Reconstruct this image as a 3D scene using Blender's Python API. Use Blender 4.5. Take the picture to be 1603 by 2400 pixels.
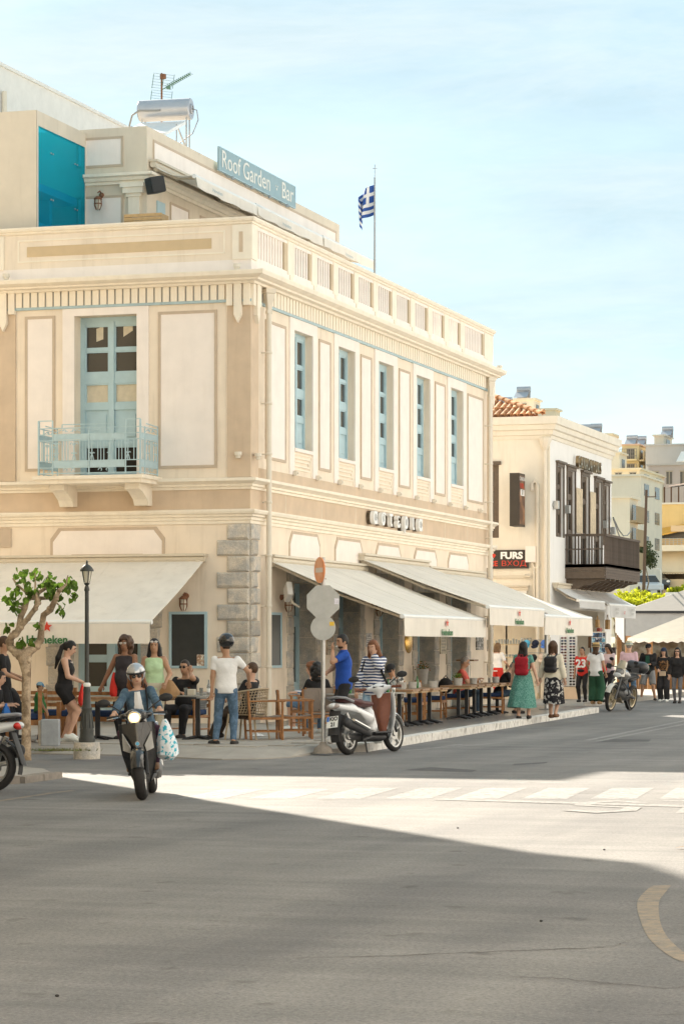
import bpy, bmesh, math, random
import numpy as np
from mathutils import Vector, Matrix, Euler
random.seed(7); rng = np.random.default_rng(7)
for o in list(bpy.data.objects): bpy.data.objects.remove(o)
SC = bpy.context.scene; COL = SC.collection
R = math.radians
# ---------------------------------------------------------------- camera, sky, sun, exposure
# world axes: +x points from the corner house's street side across the road, +y runs up the street
CAM = (16.98, -48.66, 1.6); HEAD = 17.236; FPX = 6200.0; VH = 1519.0
cd = bpy.data.cameras.new('camera'); cam = bpy.data.objects.new('camera', cd); COL.objects.link(cam)
cam.location = CAM; cam.rotation_euler = (R(90), 0, R(HEAD))
cd.sensor_fit = 'HORIZONTAL'; cd.sensor_width = 36; cd.lens = FPX/1603*36
cd.shift_y = (VH-1200)/1603; cd.clip_start = .5; cd.clip_end = 4000
SC.camera = cam
SUN_EL, SUN_AZ = 28.1, 39.5          # degrees; azimuth from +y towards -x
SD = Vector((-math.sin(R(SUN_AZ))*math.cos(R(SUN_EL)), math.cos(R(SUN_AZ))*math.cos(R(SUN_EL)), math.sin(R(SUN_EL))))
W = bpy.data.worlds.new('World'); SC.world = W; W.use_nodes = True
nt = W.node_tree; nt.nodes.clear()
def wn(t, **k):
    n = nt.nodes.new(t)
    for a, b in k.items(): setattr(n, a, b)
    return n
sky = wn('ShaderNodeTexSky', sky_type='NISHITA', sun_disc=False, sun_elevation=R(SUN_EL), sun_rotation=R(-SUN_AZ),
         altitude=20, air_density=1.0, dust_density=.5, ozone_density=2.0)
tc = wn('ShaderNodeTexCoord'); mp = wn('ShaderNodeMapping'); mp.inputs['Scale'].default_value = (2.0, 2.0, 9.0)
mp.inputs['Rotation'].default_value = (R(8), R(-12), R(20))
cl = wn('ShaderNodeTexNoise'); cl.inputs['Scale'].default_value = 1.3; cl.inputs['Detail'].default_value = 7; cl.inputs['Roughness'].default_value = .62
cr = wn('ShaderNodeValToRGB'); cr.color_ramp.elements[0].position = .35; cr.color_ramp.elements[1].position = .72
cr.color_ramp.elements[0].color = (.80, .80, .80, 1); cr.color_ramp.elements[1].color = (.97, .97, .97, 1)
mx = wn('ShaderNodeMix', data_type='RGBA'); mx.inputs[7].default_value = (1.66, 2.20, 2.36, 1)
tint = wn('ShaderNodeMix', data_type='RGBA', blend_type='MULTIPLY'); tint.inputs[0].default_value = 1.0; tint.inputs[7].default_value = (1, 1, 1, 1)
bg = wn('ShaderNodeBackground'); bg.inputs['Strength'].default_value = .05
out = wn('ShaderNodeOutputWorld')
L = nt.links.new
L(tc.outputs['Generated'], mp.inputs[0]); L(mp.outputs[0], cl.inputs['Vector']); L(cl.outputs['Fac'], cr.inputs[0])
wi = wn('ShaderNodeTexNoise'); wi.inputs['Scale'].default_value = 2.6; wi.inputs['Detail'].default_value = 9; wi.inputs['Roughness'].default_value = .68; wi.inputs['Distortion'].default_value = .6
wr = wn('ShaderNodeValToRGB'); wr.color_ramp.elements[0].position = .44; wr.color_ramp.elements[1].position = .74; wr.color_ramp.elements[1].color = (.62, .62, .62, 1)
wx = wn('ShaderNodeMix', data_type='RGBA'); wx.inputs[7].default_value = (2.85, 3.15, 3.2, 1)
L(mp.outputs[0], wi.inputs['Vector']); L(wi.outputs['Fac'], wr.inputs[0]); L(wr.outputs[0], wx.inputs[0])
L(cr.outputs[0], mx.inputs[0]); L(sky.outputs[0], mx.inputs[6]); L(mx.outputs[2], wx.inputs[6]); L(wx.outputs[2], tint.inputs[6]); L(tint.outputs[2], bg.inputs[0]); L(bg.outputs[0], out.inputs[0])
sl = bpy.data.lights.new('sun', 'SUN'); sl.energy = 2.0; sl.angle = R(.55); sl.color = (1, .90, .76)
sun = bpy.data.objects.new('sun', sl); COL.objects.link(sun); sun.location = (-30, 40, 40)
sun.rotation_euler = SD.to_track_quat('Z', 'Y').to_euler()
vs = SC.view_settings; vs.view_transform = 'Standard'; vs.look = 'None'; vs.exposure = 2.76; vs.gamma = 1; vs.use_curve_mapping = False
SC.render.engine = 'CYCLES'; SC.cycles.use_denoising = True; SC.cycles.max_bounces = 7; SC.cycles.diffuse_bounces = 5
SC.cycles.sample_clamp_indirect = 6; SC.render.film_transparent = False

# ---------------------------------------------------------------- helpers
CA, SA = math.cos(R(HEAD)), math.sin(R(HEAD))
def at(u, v, d):
    """a point seen at photo pixel (u, v) and d metres away, in world axes"""
    X = (u-801.5)/FPX*d
    return Vector((CAM[0]+X*CA-d*SA, CAM[1]+X*SA+d*CA, 1.6+(VH-v)/FPX*d))
def gnd(u, v, z=0.0):
    return at(u, v, (1.6-z)*FPX/(v-VH))

MATS = {}
def mat(name, col, rough=.7, var=.06, vs=2.5, bump=0.0, bs=60, metal=0.0, spec=.35, streak=0.0, coat=0.0, orand=0.0, col2=None, mix=(.45,.6), tr=0.0, emit=0.0, grain=0.0, transl=0.0):
    if name in MATS: return MATS[name]
    m = bpy.data.materials.new(name); MATS[name] = m; m.use_nodes = True
    t = m.node_tree; n = t.nodes; b = n['Principled BSDF']; l = t.links.new
    col = tuple(col[:3])+(1,)
    b.inputs['Roughness'].default_value = rough; b.inputs['Metallic'].default_value = metal
    b.inputs['Specular IOR Level'].default_value = spec
    if coat: b.inputs['Coat Weight'].default_value = coat; b.inputs['Coat Roughness'].default_value = .06
    if tr: b.inputs['Transmission Weight'].default_value = tr
    if emit: b.inputs['Emission Color'].default_value = col; b.inputs['Emission Strength'].default_value = emit
    tx = n.new('ShaderNodeTexCoord'); src = tx.outputs['Object']
    def noise(scale, detail=4, vec=src, r=.55):
        q = n.new('ShaderNodeTexNoise'); q.inputs['Scale'].default_value = scale; q.inputs['Detail'].default_value = detail
        q.inputs['Roughness'].default_value = r; l(vec, q.inputs['Vector']); return q.outputs['Fac']
    def ramp(fac, a, b_, c0, c1):
        q = n.new('ShaderNodeValToRGB'); e = q.color_ramp.elements; e[0].position = a; e[1].position = b_; e[0].color = c0; e[1].color = c1
        l(fac, q.inputs[0]); return q.outputs[0]
    def mul(c, f):
        q = n.new('ShaderNodeMix'); q.data_type = 'RGBA'; q.blend_type = 'MULTIPLY'; q.inputs[0].default_value = 1
        l(c, q.inputs[6]); l(f, q.inputs[7]); return q.outputs[2]
    c2 = tuple(col2[:3])+(1,) if col2 else col
    c = ramp(noise(vs, 5), mix[0], mix[1], col, c2) if col2 else None
    if c is None:
        q = n.new('ShaderNodeRGB'); q.outputs[0].default_value = col; c = q.outputs[0]
    if var: c = mul(c, ramp(noise(vs*1.7+.13, 6), .3, .7, (1-var,)*3+(1,), (1+var,)*3+(1,)))
    if grain: c = mul(c, ramp(noise(bs*2.2, 2), .35, .65, (1-grain,)*3+(1,), (1+grain,)*3+(1,)))
    if streak:
        mpn = n.new('ShaderNodeMapping'); mpn.inputs['Scale'].default_value = (3.5, 3.5, .35); l(src, mpn.inputs[0])
        c = mul(c, ramp(noise(1.6, 6, mpn.outputs[0], .65), .52, .78, (1, 1, 1, 1), (1-streak, 1-streak*1.12, 1-streak*1.3, 1)))
    if orand:
        oi = n.new('ShaderNodeObjectInfo')
        c = mul(c, ramp(oi.outputs['Random'], 0, 1, (1-orand, 1-orand*1.05, 1-orand*1.15, 1), (1+orand,)*3+(1,)))
    l(c, b.inputs['Base Color'])
    if transl:
        tl_ = n.new('ShaderNodeBsdfTranslucent'); l(c, tl_.inputs[0]); ms_ = n.new('ShaderNodeMixShader'); ms_.inputs[0].default_value = transl
        l(b.outputs[0], ms_.inputs[1]); l(tl_.outputs[0], ms_.inputs[2]); l(ms_.outputs[0], n['Material Output'].inputs[0])
    if bump:
        bp = n.new('ShaderNodeBump'); bp.inputs['Strength'].default_value = bump; bp.inputs['Distance'].default_value = .02
        l(noise(bs, 5), bp.inputs['Height']); l(bp.outputs[0], b.inputs['Normal'])
    return m

class MB:
    """collects shapes and links them as ONE mesh object"""
    def __init__(s): s.v = []; s.f = []
    def add(s, vs, fs):
        k = len(s.v); s.v += [tuple(p) for p in vs]; s.f += [tuple(i+k for i in f) for f in fs]; return s
    def box(s, x0, x1, y0, y1, z0, z1, M=None):
        if x0 > x1: x0, x1 = x1, x0
        if y0 > y1: y0, y1 = y1, y0
        if z0 > z1: z0, z1 = z1, z0
        p = [(x0,y0,z0),(x1,y0,z0),(x1,y1,z0),(x0,y1,z0),(x0,y0,z1),(x1,y0,z1),(x1,y1,z1),(x0,y1,z1)]
        if M is not None: p = [M @ Vector(q) for q in p]
        return s.add(p, [(3,2,1,0),(4,5,6,7),(0,1,5,4),(1,2,6,5),(2,3,7,6),(3,0,4,7)])
    def fb(s, F, a0, a1, z0, z1, o0, o1):          # box on a facade: along a, height z, out from the wall
        p, q = F(a0, z0, o0), F(a1, z1, o1); return s.box(p[0], q[0], p[1], q[1], p[2], q[2])
    def poly(s, pts): return s.add(pts, [tuple(range(len(pts)))])
    def prism(s, pts2, z0, z1):                     # ccw plan polygon
        n = len(pts2); p = [(x,y,z0) for x,y in pts2]+[(x,y,z1) for x,y in pts2]
        return s.add(p, [tuple(range(n))[::-1], tuple(range(n, 2*n))]+[(i,(i+1)%n,n+(i+1)%n,n+i) for i in range(n)])
    def extr(s, pts3, d):                           # a planar outline pushed along d
        n = len(pts3); d = Vector(d); p = [Vector(q) for q in pts3]; p = p+[q+d for q in p]
        return s.add(p, [tuple(range(n))[::-1], tuple(range(n, 2*n))]+[(i,(i+1)%n,n+(i+1)%n,n+i) for i in range(n)])
    def tube(s, pts, r, n=8, cap=True, sq=1.0):
        pts = [Vector(p) for p in pts]; m = len(pts); rs = r if hasattr(r, '__len__') else [r]*m
        k = len(s.v); up = None
        for i, p in enumerate(pts):
            t = (pts[min(i+1, m-1)]-pts[max(i-1, 0)])
            if t.length < 1e-9: t = Vector((0,0,1))
            t.normalize()
            if up is None: up = Vector((0,0,1)) if abs(t.z) < .9 else Vector((0,1,0))
            a = t.cross(up)
            if a.length < 1e-4: a = t.cross(Vector((1,.1,0)))
            a.normalize(); b = a.cross(t).normalized(); up = b
            for j in range(n):
                w = 2*math.pi*(j+.5)/n; s.v.append(tuple(p+a*math.cos(w)*rs[i]+b*math.sin(w)*rs[i]*sq))
        for i in range(m-1):
            for j in range(n):
                s.f.append((k+i*n+j, k+i*n+(j+1)%n, k+(i+1)*n+(j+1)%n, k+(i+1)*n+j))
        if cap: s.f.append(tuple(k+j for j in range(n))[::-1]); s.f.append(tuple(k+(m-1)*n+j for j in range(n)))
        return s
    def lathe(s, prof, c=(0,0,0), n=16, M=None, ring=False):    # prof: (radius, height)
        k = len(s.v); m = len(prof)
        for r_, z in prof:
            for j in range(n):
                w = 2*math.pi*j/n; p = Vector((r_*math.cos(w), r_*math.sin(w), z))
                s.v.append(tuple((M @ p if M is not None else p)+Vector(c)))
        for i in range(m-1):
            for j in range(n): s.f.append((k+i*n+j, k+i*n+(j+1)%n, k+(i+1)*n+(j+1)%n, k+(i+1)*n+j))
        if ring:
            for j in range(n): s.f.append((k+(m-1)*n+j, k+(m-1)*n+(j+1)%n, k+(j+1)%n, k+j))
        else: s.f.append(tuple(k+j for j in range(n))[::-1]); s.f.append(tuple(k+(m-1)*n+j for j in range(n)))
        return s
    def ell(s, c, r, n=12, m=8, M=None):
        r = r if hasattr(r, '__len__') else (r,)*3
        pr = [(math.sin(math.pi*(i+.02)/(m-.96+1e-9)) if 0 else math.sin(math.pi*i/m), -math.cos(math.pi*i/m)) for i in range(m+1)]
        k = len(s.v); C = Vector(c)
        for i, (rr, z) in enumerate(pr):
            rr = max(rr, .02)
            for j in range(n):
                w = 2*math.pi*j/n; p = Vector((rr*math.cos(w)*r[0], rr*math.sin(w)*r[1], z*r[2]))
                if M is not None: p = M @ p
                s.v.append(tuple(p+C))
        for i in range(m):
            for j in range(n): s.f.append((k+i*n+j, k+i*n+(j+1)%n, k+(i+1)*n+(j+1)%n, k+(i+1)*n+j))
        s.f.append(tuple(k+j for j in range(n))[::-1]); s.f.append(tuple(k+m*n+j for j in range(n))); return s
    def sheet(s, fn, nu, nv, th=0.0):               # fn(u,v)->point; th: thickness along the normal
        P = [[Vector(fn(i/nu, j/nv)) for j in range(nv+1)] for i in range(nu+1)]
        def nrm(i, j):
            a = P[min(i+1,nu)][j]-P[max(i-1,0)][j]; b = P[i][min(j+1,nv)]-P[i][max(j-1,0)]; c = a.cross(b)
            return c.normalized() if c.length > 1e-12 else Vector((0,0,1))
        k = len(s.v); W_ = nv+1; N = (nu+1)*W_
        for i in range(nu+1):
            for j in range(W_): s.v.append(tuple(P[i][j]))
        for i in range(nu):
            for j in range(nv): s.f.append((k+i*W_+j, k+(i+1)*W_+j, k+(i+1)*W_+j+1, k+i*W_+j+1))
        if th:
            for i in range(nu+1):
                for j in range(W_): s.v.append(tuple(P[i][j]-nrm(i,j)*th))
            for i in range(nu):
                for j in range(nv): s.f.append((k+N+i*W_+j+1, k+N+(i+1)*W_+j+1, k+N+(i+1)*W_+j, k+N+i*W_+j))
            ring = [(i,0) for i in range(nu)]+[(nu,j) for j in range(nv)]+[(i,nv) for i in range(nu,0,-1)]+[(0,j) for j in range(nv,0,-1)]
            for a, b in zip(ring, ring[1:]+ring[:1]):
                p, q = k+a[0]*W_+a[1], k+b[0]*W_+b[1]; s.f.append((q, p, p+N, q+N))
        return s
    def sweep(s, path, prof, closed=False):         # prof: (out, z); path in plan, out = right-hand side
        m = len(path); k = len(s.v); n = len(prof); P = [Vector((p[0], p[1])) for p in path]
        for i in range(m):
            d0 = (P[i]-P[i-1]).normalized() if i > 0 or closed else None
            d1 = (P[(i+1)%m]-P[i]).normalized() if i < m-1 or closed else None
            d0 = d0 or d1; d1 = d1 or d0
            n0 = Vector((d0.y, -d0.x)); n1 = Vector((d1.y, -d1.x)); b = (n0+n1); b = b/(b.length_squared)*2 if b.length > 1e-6 else n0
            for o, z in prof: s.v.append((P[i].x+b.x*o, P[i].y+b.y*o, z))
        for i in range(m if closed else m-1):
            i2 = (i+1) % m
            for j in range(n-1): s.f.append((k+i*n+j, k+i2*n+j, k+i2*n+j+1, k+i*n+j+1))
        if not closed:
            s.f.append(tuple(k+j for j in range(n))[::-1]); s.f.append(tuple(k+(m-1)*n+j for j in range(n)))
        return s
    def mesh(s, name, m=None, smooth=False):
        me = bpy.data.meshes.new(name); me.from_pydata(s.v, [], s.f); me.validate()
        bm = bmesh.new(); bm.from_mesh(me); bmesh.ops.recalc_face_normals(bm, faces=bm.faces); bm.to_mesh(me); bm.free()
        if m: me.materials.append(m)
        if smooth:
            me.polygons.foreach_set('use_smooth', [True]*len(me.polygons))
            try: me.set_sharp_from_angle(angle=R(smooth if smooth > 1 else 40))
            except Exception: pass
        return me
    def build(s, name, m, parent=None, smooth=False, loc=None, bevel=0.0):
        return link(name, s.mesh(name, m, smooth), parent, loc, bevel=bevel)
def link(name, me, parent=None, loc=None, rot=None, bevel=0.0):
    o = bpy.data.objects.new(name, me); COL.objects.link(o)
    if parent is not None: o.parent = parent
    if loc is not None: o.location = loc
    if rot is not None: o.rotation_euler = rot
    if bevel:
        b = o.modifiers.new('bevel', 'BEVEL'); b.width = bevel; b.segments = 2; b.limit_method = 'ANGLE'; b.angle_limit = R(35)
    return o
def tag(o, label=None, cat=None, group=None, kind=None):
    for k, v in (('label', label), ('category', cat), ('group', group), ('kind', kind)):
        if v: o[k] = v
    return o
def thing(name, label, cat, loc=(0,0,0), rz=0.0, group=None):
    o = bpy.data.objects.new(name, None); COL.objects.link(o); o.location = loc; o.rotation_euler = (0, 0, R(rz)); o.empty_display_size = .1
    return tag(o, label, cat, group)
def kids(o): return [c for c in bpy.data.objects if c.parent == o]
def tree_of(o, idx=None):
    if idx is None:
        idx = {}
        for c in bpy.data.objects:
            if c.parent: idx.setdefault(c.parent.name, []).append(c)
    return (o, [tree_of(c, idx) for c in idx.get(o.name, [])])
def dup(tr, loc=None, rz=None, label=None, group=None, parent=None):
    o, ch = tr; c = o.copy(); COL.objects.link(c); c.parent = parent
    if loc is not None: c.location = loc
    if rz is not None: c.rotation_euler = (0, 0, R(rz))
    if label: c['label'] = label
    if group: c['group'] = group
    for t in ch: dup(t, parent=c)
    return c
def text_mesh(s, size, extrude=.0, bold=0.0, name='lettering', xs=1.0, align='CENTER', shear=0.0):
    cu = bpy.data.curves.new(name, 'FONT'); cu.body = s; cu.size = size; cu.extrude = extrude; cu.offset = bold
    cu.align_x = align; cu.align_y = 'CENTER'; cu.resolution_u = 3; cu.shear = shear
    o = bpy.data.objects.new(name, cu); COL.objects.link(o); bpy.context.view_layer.update()
    me = bpy.data.meshes.new_from_object(o.evaluated_get(bpy.context.evaluated_depsgraph_get())); me.name = name
    bpy.data.objects.remove(o); bpy.data.curves.remove(cu)
    if xs != 1: me.transform(Matrix.Diagonal((xs, 1, 1, 1)))
    me.materials.clear(); return me
def text(name, s, size, m, parent, loc, rot, **k):
    me = text_mesh(s, size, name=name, **k); me.materials.append(m); return link(name, me, parent, loc, rot)
ROTA = (R(90), 0, 0); ROTB = (R(90), 0, R(90))
def FA(y=0.0): return lambda a, z, o: (a, y-o, z)          # a wall facing the camera side (-y)
def FB(x=0.0): return lambda a, z, o: (x+o, a, z)          # a wall facing the street (+x)
def wall_sheet(mb, F, a0, a1, z0, z1, holes, depth):
    """a wall face with openings and their reveals"""
    As = sorted({a0, a1, *[h[0] for h in holes], *[h[1] for h in holes]}); Zs = sorted({z0, z1, *[h[2] for h in holes], *[h[3] for h in holes]})
    for i in range(len(As)-1):
        for j in range(len(Zs)-1):
            ca, cz = (As[i]+As[i+1])/2, (Zs[j]+Zs[j+1])/2
            if any(h[0] < ca < h[1] and h[2] < cz < h[3] for h in holes): continue
            mb.poly([F(As[i],Zs[j],0), F(As[i+1],Zs[j],0), F(As[i+1],Zs[j+1],0), F(As[i],Zs[j+1],0)])
    for h in holes:
        d = h[4] if len(h) > 4 else depth
        a, b, c, e = h[:4]
        for p, q in (((a,c),(b,c)),((b,c),(b,e)),((b,e),(a,e)),((a,e),(a,c))):
            mb.poly([F(*p,0), F(*q,0), F(*q,-d), F(*p,-d)])
    return mb
# ---------------------------------------------------------------- materials
m_wall = mat('cream_stucco', (.83,.715,.58), .85, .06, 1.0, .12, 70, streak=.16)
m_panel = mat('pale_stucco', (.88,.80,.735), .85, .04, 1.5, .08, 90, streak=.06)
m_tan = mat('tan_stucco', (.62,.485,.355), .85, .08, 1.2, .10, 90, streak=.08)
m_line = mat('tan_line_paint', (.55,.44,.335), .85, .06)
m_trim = mat('cream_trim', (.87,.785,.655), .8, .05, 2, .06, 80, streak=.09)
m_blue = mat('blue_paint', (.43,.58,.63), .5, .05, 3)
m_bluet = mat('pale_blue_strip', (.40,.52,.55), .6, .08)
m_glass = mat('dark_glass', (.045,.04,.033), .06, 0, spec=.6)
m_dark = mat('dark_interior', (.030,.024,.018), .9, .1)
m_paper = mat('paper_blind', (.62,.55,.42), .8, .08, 6)
m_stone = mat('granite_blocks', (.56,.50,.42), .92, .10, 5, .55, 26, orand=.13, col2=(.42,.40,.37), mix=(.42,.62), grain=.16)
m_roof = mat('roof_screed', (.52,.48,.43), .9, .1)
m_pipe = mat('cream_pipe', (.74,.67,.56), .55, .03)
m_white = mat('white_paint', (.78,.76,.72), .7, .05, streak=.05)
m_black = mat('black_paint', (.022,.022,.024), .45, .1)
m_metal = mat('galvanised_steel', (.45,.45,.44), .42, .08, 5, metal=.85)
m_rust = mat('rusty_iron', (.22,.10,.055), .8, .15, 12)
m_awn = mat('awning_canvas', (.90,.85,.77), .85, .05, 1.1, .04, 200, streak=.09, transl=.20)
m_awn2 = mat('grey_awning_canvas', (.70,.69,.67), .85, .04, 1.1, .04, 200, transl=.2)
m_alu = mat('cream_aluminium', (.62,.55,.44), .45, .05)
m_wood = mat('oiled_wood', (.36,.165,.062), .5, .18, 9, .1, 60, col2=(.25,.11,.04))
m_woodd = mat('grey_weathered_wood', (.115,.088,.070), .75, .15, 8, .2, 40, orand=.12)
m_brass = mat('brass', (.70,.42,.10), .25, .05, metal=1)
m_red = mat('red_print', (.62,.055,.03), .6, .05)
m_green = mat('green_print', (.05,.16,.06), .6, .05)
# ================================================================ GROUND
def asphalt():
    m = bpy.data.materials.new('asphalt'); m.use_nodes = True; MATS['asphalt'] = m
    t = m.node_tree; n = t.nodes; l = t.links.new; b = n['Principled BSDF']; b.inputs['Roughness'].default_value = .80; b.inputs['Specular IOR Level'].default_value = .3
    tx = n.new('ShaderNodeTexCoord'); o = tx.outputs['Object']
    def noise(s, d, vec=o, r=.55):
        q = n.new('ShaderNodeTexNoise'); q.inputs['Scale'].default_value = s; q.inputs['Detail'].default_value = d; q.inputs['Roughness'].default_value = r; l(vec, q.inputs['Vector']); return q.outputs['Fac']
    def ramp(f, *st):
        q = n.new('ShaderNodeValToRGB'); e = q.color_ramp.elements
        while len(e) < len(st): e.new(.5)
        for k, (p, c) in enumerate(st): e[k].position = p; e[k].color = tuple(c)+(1,)
        l(f, q.inputs[0]); return q.outputs[0]
    def mul(a, c):
        q = n.new('ShaderNodeMix'); q.data_type = 'RGBA'; q.blend_type = 'MULTIPLY'; q.inputs[0].default_value = 1; l(a, q.inputs[6]); l(c, q.inputs[7]); return q.outputs[2]
    base = ramp(noise(.22, 5), (.3, (.208,.202,.196)), (.7, (.256,.249,.242)))
    c = mul(base, ramp(noise(1.3, 6, r=.7), (.3, (.88,)*3), (.7, (1.1,1.09,1.07))))
    # wheel-worn bands along the street
    mp_ = n.new('ShaderNodeMapping'); mp_.inputs['Scale'].default_value = (1.0, .06, 1); mp_.inputs['Rotation'].default_value = (0, 0, R(32)); l(o, mp_.inputs[0])
    c = mul(c, ramp(noise(.9, 4, mp_.outputs[0]), (.35, (.83,.83,.84)), (.65, (1.12,1.11,1.09))))
    mq_ = n.new('ShaderNodeMapping'); mq_.inputs['Scale'].default_value = (.10, 1.3, 1); mq_.inputs['Rotation'].default_value = (0, 0, R(12)); l(o, mq_.inputs[0])
    c = mul(c, ramp(noise(1.7, 6, mq_.outputs[0], .7), (.36, (.87,.87,.87)), (.64, (1.10,1.09,1.08))))
    c = mul(c, ramp(noise(.33, 3), (.52, (1,)*3), (.56, (.90,.90,.91)), (.70, (.93,.93,.94))))
    c = mul(c, ramp(noise(38, 3, r=.75), (.28, (.60,)*3), (.5, (1,)*3), (.74, (1.32,1.29,1.25))))
    vo = n.new('ShaderNodeTexVoronoi'); vo.inputs['Scale'].default_value = 85; l(o, vo.inputs['Vector'])
    c = mul(c, ramp(vo.outputs['Distance'], (.0, (1.7,1.66,1.6)), (.16, (1.05,)*3), (.5, (.88,)*3)))
    # oil drips and tar spots
    c = mul(c, ramp(noise(2.6, 2), (.0, (1,)*3), (.64, (1,)*3), (.74, (.66,.65,.64))))
    # long hairline cracks
    wv = n.new('ShaderNodeTexNoise'); wv.inputs['Scale'].default_value = .8; wv.inputs['Detail'].default_value = 6; l(o, wv.inputs['Vector'])
    mv = n.new('ShaderNodeMix'); mv.data_type = 'VECTOR'; mv.inputs[0].default_value = .16; l(o, mv.inputs[4]); l(wv.outputs['Color'], mv.inputs[5])
    vc = n.new('ShaderNodeTexVoronoi'); vc.feature = 'DISTANCE_TO_EDGE'; vc.inputs['Scale'].default_value = .17; l(mv.outputs[1], vc.inputs['Vector'])
    l(c, b.inputs['Base Color'])
    bp = n.new('ShaderNodeBump'); bp.inputs['Strength'].default_value = .5; bp.inputs['Distance'].default_value = .012; l(noise(110, 4, r=.7), bp.inputs['Height']); l(bp.outputs[0], b.inputs['Normal'])
    return m
m_asph = asphalt()
def worn(name, col, lo=.42, hi=.62, scale=9.0):
    """road paint worn through to the asphalt"""
    m = m_asph.copy(); m.name = name; t = m.node_tree; n = t.nodes; l = t.links.new; b = n['Principled BSDF']
    old = b.inputs['Base Color'].links[0].from_socket; tx = [q for q in n if q.type == 'TEX_COORD'][0]
    q = n.new('ShaderNodeTexNoise'); q.inputs['Scale'].default_value = scale; q.inputs['Detail'].default_value = 7; q.inputs['Roughness'].default_value = .7; l(tx.outputs['Object'], q.inputs['Vector'])
    r = n.new('ShaderNodeValToRGB'); r.color_ramp.elements[0].position = lo; r.color_ramp.elements[1].position = hi; l(q.outputs['Fac'], r.inputs[0])
    x = n.new('ShaderNodeMix'); x.data_type = 'RGBA'; l(r.outputs[0], x.inputs[0]); x.inputs[6].default_value = tuple(col)+(1,); l(old, x.inputs[7]); l(x.outputs[2], b.inputs['Base Color'])
    return m
m_mark = worn('worn_white_paint', (.38,.37,.355), .33, .62)
m_mark2 = worn('very_worn_white_paint', (.36,.35,.33), .36, .60, 14)
m_yel = worn('worn_ochre_paint', (.36,.285,.20), .36, .68, 9)
m_pave = mat('pavement_concrete', (.36,.33,.29), .85, .10, 1.5, .2, 60, streak=0, grain=.07)
m_tile = mat('paving_slab_stone', (.40,.365,.32), .85, .08, 2.5, .2, 70, orand=.09, grain=.07)
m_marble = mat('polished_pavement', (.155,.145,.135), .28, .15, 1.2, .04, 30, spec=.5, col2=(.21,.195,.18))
m_kerb = mat('whitewashed_kerb', (.70,.68,.64), .85, .16, 7, .3, 40, col2=(.34,.315,.285), mix=(.5,.72), orand=.06)
m_kerbd = mat('old_concrete_kerb', (.27,.235,.20), .9, .15, 7, .3, 40)
m_soil = mat('dry_soil', (.16,.12,.085), .95, .2, 9, .4, 30)

g = MB(); g.poly([(-900,-160,0),(900,-160,0),(900,1500,0),(-900,1500,0)])
road = tag(g.build('road', m_asph), kind='structure')
def flat(name, pts, m, z=.004, parent=road):
    z = z if parent != road else z*.5
    mb = MB(); mb.poly([(p[0], p[1], z) for p in pts]); return mb.build(name, m, parent)
# zebra bars across the street, stop line, STOP, arrow, centre line
zd = Vector((.48*CA-2.3*SA, .48*SA+2.3*CA)).normalized()
for k in range(-4, 9):
    u = 1060+k*161.5; a = gnd(u, 1873.5); b_ = gnd(u+107, 1873.5)
    a = Vector((a.x, a.y)); b_ = Vector((b_.x, b_.y)); ln = 2.25 if k > -3 else 2.0
    flat('zebra_bar', [a, b_, b_+zd*ln, a+zd*ln], m_mark if k > -1 else m_mark2)
def strip(name, p, q, w, m, z=.004):
    p, q = Vector((p.x, p.y)), Vector((q.x, q.y)); n_ = (q-p).normalized(); n_ = Vector((-n_.y, n_.x))*w/2
    return flat(name, [p-n_, q-n_, q+n_, p+n_], m, z)
strip('stop_line', gnd(1030, 1874.5), gnd(1660, 1893), .30, m_mark2, .008)
strip('centre_line', gnd(1375, 1736), gnd(1640, 1683), .12, m_mark)
strip('centre_line', gnd(1400, 1738), gnd(1660, 1687), .10, m_mark2)
strip('edge_line', gnd(935, 1762), gnd(1180, 1741), .10, m_mark2)
strip('edge_line', gnd(1000, 1756), gnd(1080, 1745), .10, m_mark2)
# letters S T O P, read by drivers coming down the street
so = gnd(1322, 1906); sd_ = Vector((.27, .963)); sx = Vector((zd.x, zd.y))
def letter(strokes, k):
    mb = MB()
    for st in strokes:
        for (p, q) in zip(st, st[1:]):
            p_, q_ = [Vector((so.x, so.y))+Vector((CA, SA))*((c[0])*.62+k*.86)+zd*(c[1]*2.0) for c in (p, q)]
            d = (q_-p_).normalized(); nn = Vector((-d.y, d.x))*.085; e = d*.06
            zl = .002+.0007*len(mb.f); mb.poly([(v.x, v.y, zl) for v in (p_-nn-e, q_-nn+e, q_+nn+e, p_+nn-e)])
    return mb.build('road_letter', m_mark2, road)
letter([[(.95,.85),(.5,1),(.05,.85),(.05,.6),(.95,.4),(.95,.15),(.5,0),(.05,.15)]], 0)
letter([[(.0,1),(1,1)],[(.5,1),(.5,0)]], 1)
letter([[(.5,0),(.05,.2),(.05,.8),(.5,1),(.95,.8),(.95,.2),(.5,0)]], 2)
letter([[(.05,0),(.05,1),(.8,1),(.95,.75),(.8,.5),(.05,.5)]], 3)
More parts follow.
